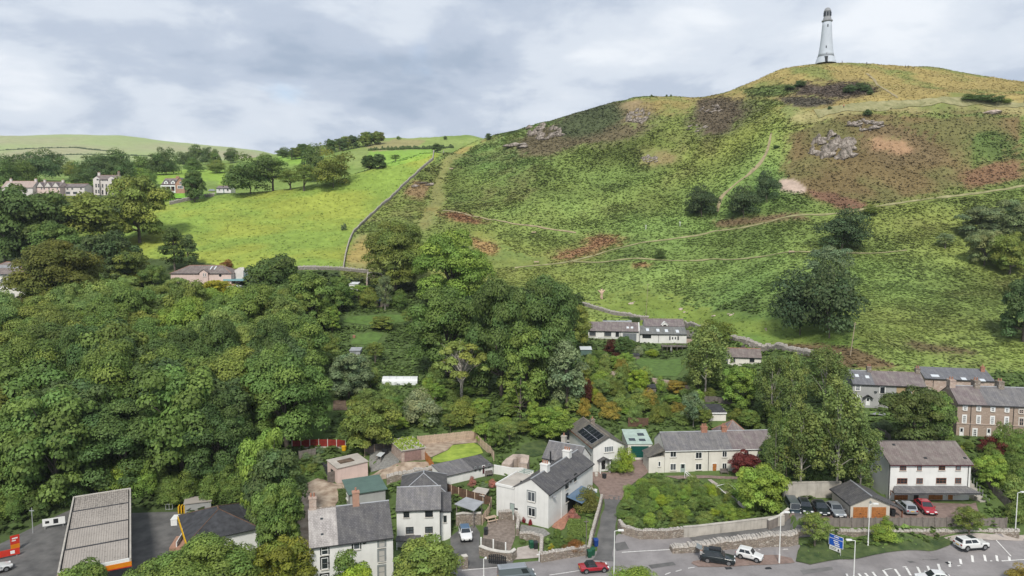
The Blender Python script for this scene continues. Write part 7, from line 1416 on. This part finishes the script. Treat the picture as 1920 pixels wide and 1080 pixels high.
for i, (px, top, base, w, tint) in enumerate(((25,290,340,75,'dark'),(70,283,340,70,'blue'),(98,281,335,62,'dark'),(45,302,350,60,'mid'),(140,302,335,40,'olive'),(175,292,338,70,'dark'),(212,280,335,66,'dark'),(195,290,342,60,'blue'),(235,300,350,50,'dark'),(262,292,330,50,'mid'),(290,288,328,44,'dark'),(312,277,328,46,'dark'),(262,316,345,40,'bright'),(285,318,350,26,'mid'),(345,285,312,40,'dark'),(372,271,305,36,'dark'),(390,276,308,30,'dark'),(405,280,310,26,'mid'),(433,277,306,32,'dark'),(362,296,322,44,'mid'),(405,300,325,40,'olive'),(318,300,322,24,'mid'),(10,300,352,60,'mid'),(155,318,350,50,'dark'),(500,288,320,40,'mid'),(530,276,296,34,'blue'))):
    T(px, top, base, w, 'bush', tint, ('small' if w < 35 else 'broad' if w > 55 else 'middling')+' '+TW2[tint]+' tree in the belt near '+min((abs(px-a_), b_) for a_, b_ in ((10, 'the picture edge'), (60, 'the pink-roofed house'), (110, 'the gabled house'), (150, 'the low white house'), (200, 'the mansion'), (245, 'the gap by the mansion'), (290, 'the white cabin'), (330, 'the brick villa'), (375, 'the egg-shaped evergreen'), (415, 'the bungalow'), (500, 'the field corner')))[1], 'tree belt around the far houses', name='broadleaf_tree', cat='tree')
for i, px in enumerate(range(548, 712, 9)):
    y = 292-(px-548)*.185; T(px+random.uniform(-3, 3), y-13-random.uniform(0, 6), y+8, 18+random.uniform(0, 8), random.choice(('round', 'cone', 'dense', 'round')), random.choice(('dark', 'olive', 'blue')), 'small dark tree of the wooded strip on the far ridge', 'wooded strip on the far ridge', name='broadleaf_tree')
for px, py in ((1177,184),(1193,181),(1222,180),(1242,180),(1250,180),(1258,180)): T(px, py-3, py+1, 5, 'bush', 'dark', 'tiny dark gorse bush on the hill skyline', 'gorse specks on the skyline')
for px, top, base, w, tint in ((1815,176,189,34,'dark'),(1840,174,192,40,'dark'),(1866,178,194,40,'dark'),(1885,184,195,24,'olive')): T(px, top, base, w, 'bush', tint, 'dark gorse bush in the clump beside the broad hill track', 'gorse clump beside the hill track')
for px, top, base, w in ((1500,150,163,26),(1480,158,168,22),(1625,158,172,22),(1612,155,170,24),(1592,158,175,28),(1630,168,178,14),(1627,205,217,20),(1556,198,206,8),(1455,272,278,14)): T(px, top, base, w, 'bush', 'blue', ('large' if w > 23 else 'small')+' gorse bush '+('below the broad track' if top > 195 else 'in the summit heather patch'), 'gorse bushes on the summit slopes')
# near trees
T(502,812,985,100,'oak','bright','bright green tree at the edge of the wood by the dirt track')
T(515,848,1005,112,'round','blue','dark blue-green tree overhanging the dirt track')
T(525,905,1040,92,'round','mid','leafy tree beside the fuel kiosk')
T(392,1016,1165,180,'big','mid','wide leafy tree in the foreground before the kiosk')
T(300,1048,1160,110,'round','mid','foreground tree hiding the front of the fuel canopy')
T(525,1017,1130,120,'round',(.20,.215,.03),'yellow-green foreground tree beside the white terrace')
T(650,1034,1140,62,'tall','mid','dark pointed tree in front of the white terrace')
T(668,1062,1150,74,'round','lime','lime green tree below the white terrace windows')
T(800,1014,1125,124,'dense','olive','dense clipped olive tree in front of the detached house')
T(150,1062,1160,110,'round','mid','treetop poking up below the fuel canopy corner')
T(1322,610,748,82,'birch',(.21,.265,.075),'tall soft green birch beside the hillside lawn')
T(1340,600,660,70,'airy',(.18,.22,.035),'yellow-green tree at the end of the hillside house')
T(1388,688,765,66,'round','bright','fresh green round tree below the small outbuilding')
T(1446,670,800,66,'birch',(.175,.23,.065),'tall birch left of the big birch clump')
T(1482,664,790,56,'birch',(.21,.265,.075),'birch rising behind the clump towards the stone heap')
T(1545,655,770,84,'birch',(.21,.265,.075),'wide birch behind the clump near the grey terrace')
T(1500,760,925,92,'birch',(.175,.23,.065),'front birch of the clump above the parked cars')
T(1568,718,930,104,'birch',(.21,.265,.075),'largest birch of the clump above the parked cars')
T(1612,792,935,70,'birch',(.175,.23,.065),'dense birch touching the side of the white semi house')
T(1452,792,930,46,'birch',(.175,.23,.065),'slender birch behind the concrete car park wall')
T(1300,735,800,48,'birch','grey','small grey-green tree by the cream shed')
T(1712,730,838,112,'oak',(.105,.135,.035),'leafy tree between the grey terrace and brown terrace')
T(1742,735,830,80,'round','mid','green tree against the gable of the brown terrace')
T(1398,848,892,58,'oak','red','deep red maple in front of the cream cottages')
T(1425,872,958,90,'round','bright','light green tree at the end of the cottage garden')
T(1527,964,1025,58,'airy','olive','thin tree with pale trunk on the road verge')
T(1817,952,1005,54,'airy','olive','small dark-trunked tree on the pavement by the wall')
T(1655,984,1014,52,'bush','bright','rounded bright green shrub on the verge by the lamp post')
T(1662,968,985,30,'bush','bright','small bright shrub behind the verge lamp post')
T(1862,818,850,46,'bush','red','dark red shrub below the brown terrace door')
T(1170,631,668,34,'dense','dark','dark pointed evergreen below the hillside cottage')
T(1146,636,662,28,'bush','maroon','dark red shrub below the hillside cottage')
T(1155,660,670,20,'bush','maroon','low red shrub on the cottage garden terrace')
T(1195,694,738,40,'round','lime','vivid lime tree in the middle of the upper garden')
T(1214,728,768,40,'bush','gold','orange-leaved shrub beside the lime tree')
T(1190,738,772,62,'bush','olive','olive rounded shrub next to the orange one')
T(1100,710,758,24,'bush','maroon','dark purple shrub in the upper garden')
T(1117,728,758,26,'bush','lime','yellow-green shrub next to the dark purple one')
T(1222,654,668,28,'bush','lime','pale yellow shrub below the timber deck')
T(1195,648,668,24,'bush','silver','pale variegated shrub below the sliding doors')
T(790,730,800,70,'bush','silver','silvery grey-leaved tree in the lower allotment')
T(870,750,800,58,'bush','olive','yellowish shrub above the pale timber fence')
T(695,750,840,110,'oak','olive','dense tree above the gravel yard and red fence')
T(655,665,745,80,'round','grey','grey-green tree beside the small allotment shed')
T(1030,765,820,80,'round','bright','light green fruit tree behind the gabled house')
T(1100,912,957,50,'bush',(.17,.18,.045),'flowering shrub beside the conservatory of the gabled house')
T(1172,838,886,40,'bush','lime','yellow-green climber shrub on the cottage corner')
T(1155,862,886,34,'bush','mid','green climbing plant round the cottage window')
T(1075,955,982,24,'bush','pink','pink hydrangea beside the brick path')
T(886,893,912,18,'bush','pink','pink flowering shrub by the long outbuilding')
T(925,898,915,18,'bush','pink','pale pink shrub beside the gabled house')
T(912,902,912,10,'bush','lime','small lime yellow shrub between the pink ones')
T(1045,992,1008,16,'dense','mid','clipped green ball shrub beside the gravel strip')
for px, top, base, w, tint, lb in ((1034,1020,1035,14,'yellow','yellow flowering plant at the roadside garden'),(1043,1008,1022,24,'mid','green shrub on top of the roadside garden bank'),(1075,1012,1036,40,'rust','reddish shrub on the roadside garden bank'),(1047,1018,1034,26,'mid','green mound in the roadside garden bank'),(1068,1005,1018,22,'olive','olive shrub on the roadside garden bank'),(1094,1015,1030,14,'yellow','yellow shrub at the end of the roadside garden bank')): T(px, top, base, w, 'bush', tint, lb)
T(983,969,980,9,'bush',(.30,.03,.03),'red plant against the front of the gabled house','red plants before the gabled house'); T(994,973,984,9,'bush',(.30,.03,.03),'red plant against the front of the gabled house','red plants before the gabled house')
T(1190,1062,1100,90,'bush','bright','low green bush at the bottom edge of the road'); T(1912,1060,1095,50,'bush','gold','brown-leaved bush in the corner by the road')
CLEAR = [(700,715,800,756),(618,740,660,790),(650,655,690,690),(1185,668,1290,712),(625,585,800,612),(650,620,722,655),(560,735,625,832),(1320,755,1372,812),(960,820,1052,862),(684,832,760,892)]
TW = dict(dark='dark green', blue='blue-green', mid='green', bright='bright', lime='lime', olive='olive', soft='pale green', gold='golden', grey='grey-green')
MARKS = [(15,930,'the price board'),(30,800,'the wooded picture edge'),(20,690,'the cream villa'),(60,880,'the slim pole'),(130,900,'the canopy back'),(120,760,'the middle of the wood'),(250,880,'the far canopy corner'),(240,720,'the heart of the wood'),(340,900,'the yellow racks'),(360,700,'the upper middle of the wood'),(410,860,'the fuel kiosk'),(440,740,'the side towards the allotments'),(500,690,'the top corner of the wood'),(530,820,'the bright tree by the track'),(585,800,'the red fence'),(560,720,'the vegetable plot'),(110,640,'the yellow-tinged tree'),(300,640,'the wide pale tree'),(450,610,'the coach house'),(700,800,'the gravel yard'),(760,740,'the polytunnel'),(830,790,'the pale timber fence'),(870,750,'the bare-branched tree'),(950,810,'the white garden wall'),(1020,800,'the garden room'),(1100,760,'the dark purple shrub'),(1190,760,'the orange-leaved shrub'),(1250,740,'the stone terrace wall'),(1290,780,'the cream shed'),(1130,700,'the tall grey-green tree'),(1180,960,'the lane'),(1220,920,'the paved courtyard'),(1240,985,'the rubble retaining wall'),(1300,920,'the cottage doors'),(1330,975,'the concrete retaining wall'),(1400,920,'the red maple'),(1440,960,'the slip road'),(1850,870,'the grey fence'),(1900,850,'the brown terrace doors'),(1900,950,'the edge street lamp'),(1680,825,'the white semi roof'),(1780,835,'the red shrub'),(1480,880,'the parked cars'),(1600,880,'the double garage'),(1520,810,'the largest birch'),(700,600,'the stone ruin'),(620,620,'the neat round tree'),(540,590,'the dry stone wall foot'),(660,660,'the small pale shed')]
def fill(poly, n_, spacing, hr, wr, kinds, tints, label, group, seed, yr=(60, 420)):
    rs = random.Random(seed); xs = [cast(*p) for p in poly]; x0, x1 = min(p.x for p in xs)-8, max(p.x for p in xs)+8; y0, y1 = min(p.y for p in xs)-8, max(p.y for p in xs)+8; got = []
    for _ in range(n_*60):
        if len(got) >= n_: break
        x, y = rs.uniform(x0, x1), rs.uniform(y0, y1)
        if not yr[0] < y < yr[1]: continue
        px, py = proj(x, y, gz(x, y))
        if any(a <= px <= c_ and b_ <= py <= d_ for a, b_, c_, d_ in CLEAR): continue
        if not inpoly(np.array([px]), np.array([py]), poly)[0] or any((x-a)**2+(y-b_)**2 < spacing**2 for a, b_ in got): continue
        got.append((x, y)); h_ = rs.uniform(*hr); tn = rs.choice(tints if not (seed == 1 and py < 745) else ['mid', 'mid', 'bright', 'soft', 'olive', 'mid']); lb = label
        if '{' in label:
            q_ = (h_-hr[0])/(hr[1]-hr[0]); cands = [(math.hypot(px-a, py-b_), n2) for a, b_, n2 in MARKS]; lb = label.format(size=('low', 'small', 'middling', 'tall')[min(3, int(q_*4))], tint=TW[tn], mark=min(cands)[1])
        plant(x, y, h_, rs.uniform(*wr), rs.choice(kinds), tn, lb, group)
    return len(got)
fill([(-60,690),(120,690),(330,665),(480,650),(560,690),(600,760),(590,830),(520,850),(440,880),(440,925),(250,925),(-60,955)], 110, 6.2, (13, 20), (11, 16.5), ['big', 'big', 'big', 'round'], ['dark', 'dark', 'mid', 'blue', 'mid', 'olive'], '{size} {tint} tree of the dense wood, near {mark}', 'dense wood above the fuel station', 1)
fill([(-60,620),(40,615),(290,615),(420,640),(540,600),(570,640),(480,655),(330,670),(120,695),(-60,695)], 30, 6.5, (9, 15), (9, 13), ['round', 'oak', 'airy', 'big'], ['bright', 'bright', 'soft', 'olive', 'mid', 'soft'], '{size} {tint} tree along the upper wood edge near {mark}', 'lighter trees along the upper wood edge', 2)
fill([(130,540),(330,530),(400,560),(300,600),(190,610),(130,600)], 14, 6, (6, 10), (6, 9), ['round', 'airy', 'oak'], ['mid', 'dark', 'olive', 'soft'], '{size} {tint} garden tree between villa and coach house', 'garden trees between villa and coach house', 3)
fill([(440,555),(560,560),(700,560),(780,590),(780,640),(690,700),(620,690),(600,640),(480,610)], 17, 5.5, (4, 8), (4.5, 7.5), ['round', 'bush', 'airy', 'bush'], ['mid', 'bright', 'olive', 'soft'], '{size} {tint} growth in the upper allotments near {mark}', 'small trees in the upper allotments', 4)
fill([(660,790),(690,720),(800,720),(900,740),(1000,780),(1090,770),(1098,810),(1000,850),(930,850),(900,815),(790,805),(700,830)], 44, 3.6, (1.6, 5), (2.8, 5.2), ['bush', 'round', 'round', 'airy'], ['mid', 'bright', 'olive', 'bright', 'soft', 'soft'], '{size} {tint} shrub in the lower allotment near {mark}', 'shrubs in the lower allotment', 5)
fill([(1095,690),(1180,680),(1200,720),(1300,740),(1320,790),(1250,800),(1180,795),(1100,790),(1060,760)], 46, 3.4, (1.8, 5), (2.6, 5), ['bush', 'bush', 'round', 'airy'], ['mid', 'bright', 'olive', 'soft', 'soft', 'bright', 'gold'], '{size} {tint} shrub in the terraced garden near {mark}', 'shrubs in the hillside cottage garden', 6)
fill([(1168,985),(1178,925),(1230,900),(1262,912),(1330,915),(1440,910),(1455,965),(1330,985),(1230,995)], 70, 1.9, (.9, 2.6), (1.6, 3.2), ['bush'], ['mid', 'bright', 'bright', 'soft', 'lime', 'soft', 'olive'], '{size} {tint} shrub on the cottage slope near {mark}', 'shrubs on the cottage garden slope', 7)
fill([(1828,880),(1850,850),(1900,835),(1960,830),(1960,980),(1905,985),(1880,950),(1850,920)], 34, 3.0, (2.5, 5.5), (3.2, 5.5), ['bush', 'round'], ['mid', 'bright', 'mid', 'soft'], '{size} {tint} shrub on the bank near {mark}', 'shrubs below the brown terrace', 8)
fill([(1640,800),(1700,830),(1790,830),(1830,850),(1835,880),(1660,822)], 12, 3.0, (1.6, 3), (2.4, 4), ['bush'], ['mid', 'grey', 'olive'], 'garden shrub behind the white semi house', 'shrubs behind the white semi house', 9)
fill([(1400,800),(1620,800),(1640,880),(1600,915),(1480,920),(1440,880)], 20, 4.0, (3, 6), (3.5, 5.5), ['bush', 'round'], ['mid', 'dark', 'soft'], '{size} {tint} shrub below the birches near {mark}', 'shrubs below the birch clump', 10)
fill([(-40,990),(-40,930),(130,905),(270,895),(430,890),(470,930),(460,955),(330,952),(250,930),(130,950),(30,990)], 90, 2.3, (2.5, 5.5), (3, 6), ['bush'], ['mid', 'dark', 'mid', 'bright'], '{size} {tint} bramble at the wood foot near {mark}', 'shrubs along the foot of the wood', 12)
fill([(1270,745),(1320,690),(1420,760),(1440,800),(1400,790),(1310,800)], 14, 4.0, (2, 4.5), (3, 5), ['bush', 'round'], ['mid', 'olive', 'dark'], 'shrub beneath the birches by the cream shed', 'shrubs by the cream shed', 13)
fill([(540,870),(600,850),(620,900),(580,905)], 9, 2.2, (.8, 2), (1.5, 3), ['bush'], ['mid', 'olive', 'grey'], 'weedy shrub beside the pink shed', 'shrubs beside the pink shed', 14)
fill([(835,925),(930,905),(935,925),(870,935)], 9, 1.7, (.5, 1.1), (1.1, 2), ['bush'], ['olive', 'grey', 'mid'], 'low rockery plant beside the long outbuilding', 'rockery plants', 15)

# ------------------------------------------------------------------ uncountable cover: bracken, heather, grass tussocks, undergrowth
def cover(name, label, sel, dens, size, cols, blades, seed, hgt=.6, jitter=.25, tl=.65):
    global RS
    rs = np.random.RandomState(seed)
    ar = np.zeros(GX.shape); dy = np.diff(YS); ar[:-1, :-1] = (dy[:, None]*(YS[:-1]*(US[1]-US[0]))[:, None]); ar *= sel
    lam = ar*dens; cnt = rs.poisson(lam); iy, iu = np.nonzero(cnt); rep = np.repeat(np.arange(len(iy)), cnt[iy, iu]); iy, iu = iy[rep], iu[rep]; n_ = len(iy)
    Y = YS[iy]+rs.rand(n_)*(YS[np.minimum(iy+1, len(YS)-1)]-YS[iy]); U = US[iu]+rs.rand(n_)*(US[1]-US[0]); X = U*Y; Z = H(X, Y)
    px, py = proj(X, Y, Z); vis = (px > -120) & (px < 2040) & (py < 1130); X, Y, Z, iy, iu = X[vis], Y[vis], Z[vis], iy[vis], iu[vis]; n_ = len(X)
    base = CV[iy, iu]; s = rs.uniform(.65, 1.35, n_)*size*(1+np.clip((Y-150)/500, 0, 1)*.35)
    big = 1+(fbm(X*.12, Y*.12, 3)-.45)*1.1; tn = (base*cols)*(big*rs.uniform(1-jitter, 1+jitter, n_))[:, None]
    C, NN, S, TT = [], [], [], []
    for k in range(blades):
        a = rs.uniform(0, 6.283, n_); tilt = rs.uniform(.05, tl, n_); d = np.stack([np.cos(a)*tilt, np.sin(a)*tilt, np.ones(n_)], 1)
        C.append(np.stack([X+np.cos(a)*s*.38, Y+np.sin(a)*s*.38, Z+s*hgt*rs.uniform(.25, 1., n_)], 1)); NN.append(d); S.append(s*rs.uniform(.7, 1.2, n_)); TT.append(tn*rs.uniform(.75, 1.25, (n_, 1))*.5)
    RS = np.random.RandomState(seed+1); me = leaves_mesh(name, np.concatenate(C), np.concatenate(NN), np.concatenate(S), np.concatenate(TT), 'frond'); o = put(name, me); o.color = (1, 1, 1, 1); tag(o, label, None, None, 'stuff'); return n_
K = KIND
inw = (K == KN['wood']) & (GY > 100) & (GY < 240)
site_mask = np.zeros(GX.shape, bool)
for a, b_, z0, D in HS.values():
    d = b_-a; L_ = d.length; ux, uy = d.x/L_, d.y/L_; lx = (GX-a.x)*ux+(GY-a.y)*uy; ly = -(GX-a.x)*uy+(GY-a.y)*ux; site_mask |= (lx > -1) & (lx < L_+1) & (ly > -1.5) & (ly < D+1.5)
for o in scene.objects:                           # keep made ground clear
    if o.type == 'MESH' and o.name.split('.')[0] in ('road', 'forecourt', 'driveway', 'lane', 'slip_road', 'courtyard', 'terrace_paving', 'pavement', 'lawn', 'soil_bed', 'dirt_track', 'gravel_yard', 'gravel_path', 'parking_pad', 'vegetable_plot', 'patio', 'garden_path', 'traffic_island', 'path', 'yard', 'bare_ground'):
        co = np.empty(len(o.data.vertices)*3); o.data.vertices.foreach_get('co', co); co = co.reshape(-1, 3)
        iu = np.clip(np.round((co[:, 0]/co[:, 1]-US[0])/(US[1]-US[0])).astype(int), 1, NU-2); iy = np.clip(np.searchsorted(YS, co[:, 1])-1, 1, len(YS)-2)
        nb_ = (0,) if o.name.startswith('path') else (-1, 0, 1)
        for a in nb_:
            for b_ in nb_: site_mask[iy+a, iu+b_] = True
site_mask[:, :][GY < 96] = True
pat = np.clip((fbm(GX*.09+40, GY*.13+8, 4)-.30)*4.5, .5, 1.2)
nB = cover('bracken', 'green bracken covering the hillside', ((K == KN['bracken']) & ~site_mask)*pat, 3.1, .74, np.array((1.06, 1.06, 1.)), 2, 21, .14, .08, .3)
cover('field_grass', 'grass tufts scattered over the bright field', (K == KN['grass']) & ~site_mask & (GY > 150), .22, .62, np.array((.93, .96, .92)), 2, 28, .16, .2, .3)
nH = cover('heather', 'brown and purple heather patches on the hill', ((K == KN['heather'])*1.0+(K == KN['moor'])*.8)*(~site_mask), 1.5, .7, np.array((1.15, 1.15, 1.15)), 2, 22, .2, .25, .45)
nD = cover('dead_bracken', 'rust coloured dying bracken on the slope', (K == KN['dead']), 2., .8, np.array((1.15, 1.12, 1.1)), 2, 23, .22, .25, .45)
nG = cover('rough_grass', 'dry tussock grass on the summit and tracks', (K == KN['dry']) & ~site_mask, .5, .6, np.array((1.05, 1.05, 1.)), 2, 24, .18, .2, .4)
cover('undergrowth', 'brambles and low plants on the wood floor', inw & ~site_mask, 1.3, 1.1, np.array((1.15, 1.25, 1.)), 3, 25, .7, .4)
cover('garden_plants', 'tangled weeds and low plants in gardens and allotments', (K == KN['garden']) & ~site_mask & (GY < 240), 1.5, .8, np.array((1.25, 1.3, 1.)), 3, 26, .5, .45)
cover('verge_plants', 'long grass and weeds on the bank by the road', inpoly(PXG, PYG, [(1492,1052),(1498,1024),(1560,1014),(1680,1008),(1765,1008),(1786,1018),(1650,1038),(1520,1058)]), 11., .26, np.array((1.35, 1.45, 1.2)), 3, 27, .4, .3)
print('tris', sum(len(m_.polygons)*2 for m_ in bpy.data.meshes)); print('cover', nB, nH, nD, nG, 'plants', NTREE[0])

# ------------------------------------------------------------------ air
lo = float(GZ.min())-1.; q = MB().box(-5200, -60, lo, 5200, 4900, 480); m = bpy.data.materials.new('air'); m.use_nodes = True; t = m.node_tree; t.nodes.clear(); MATS['air'] = m
pv = N(t, 'ShaderNodeVolumePrincipled', inp={'Density': .00006, 'Anisotropy': .0}); pv.inputs['Color'].default_value = (.86, .93, 1., 1); t.links.new(pv.outputs[0], N(t, 'ShaderNodeOutputMaterial').inputs['Volume'])
hz = q.build('haze', 'air'); tag(hz, 'thin pale haze over the valley', None, None, 'stuff')
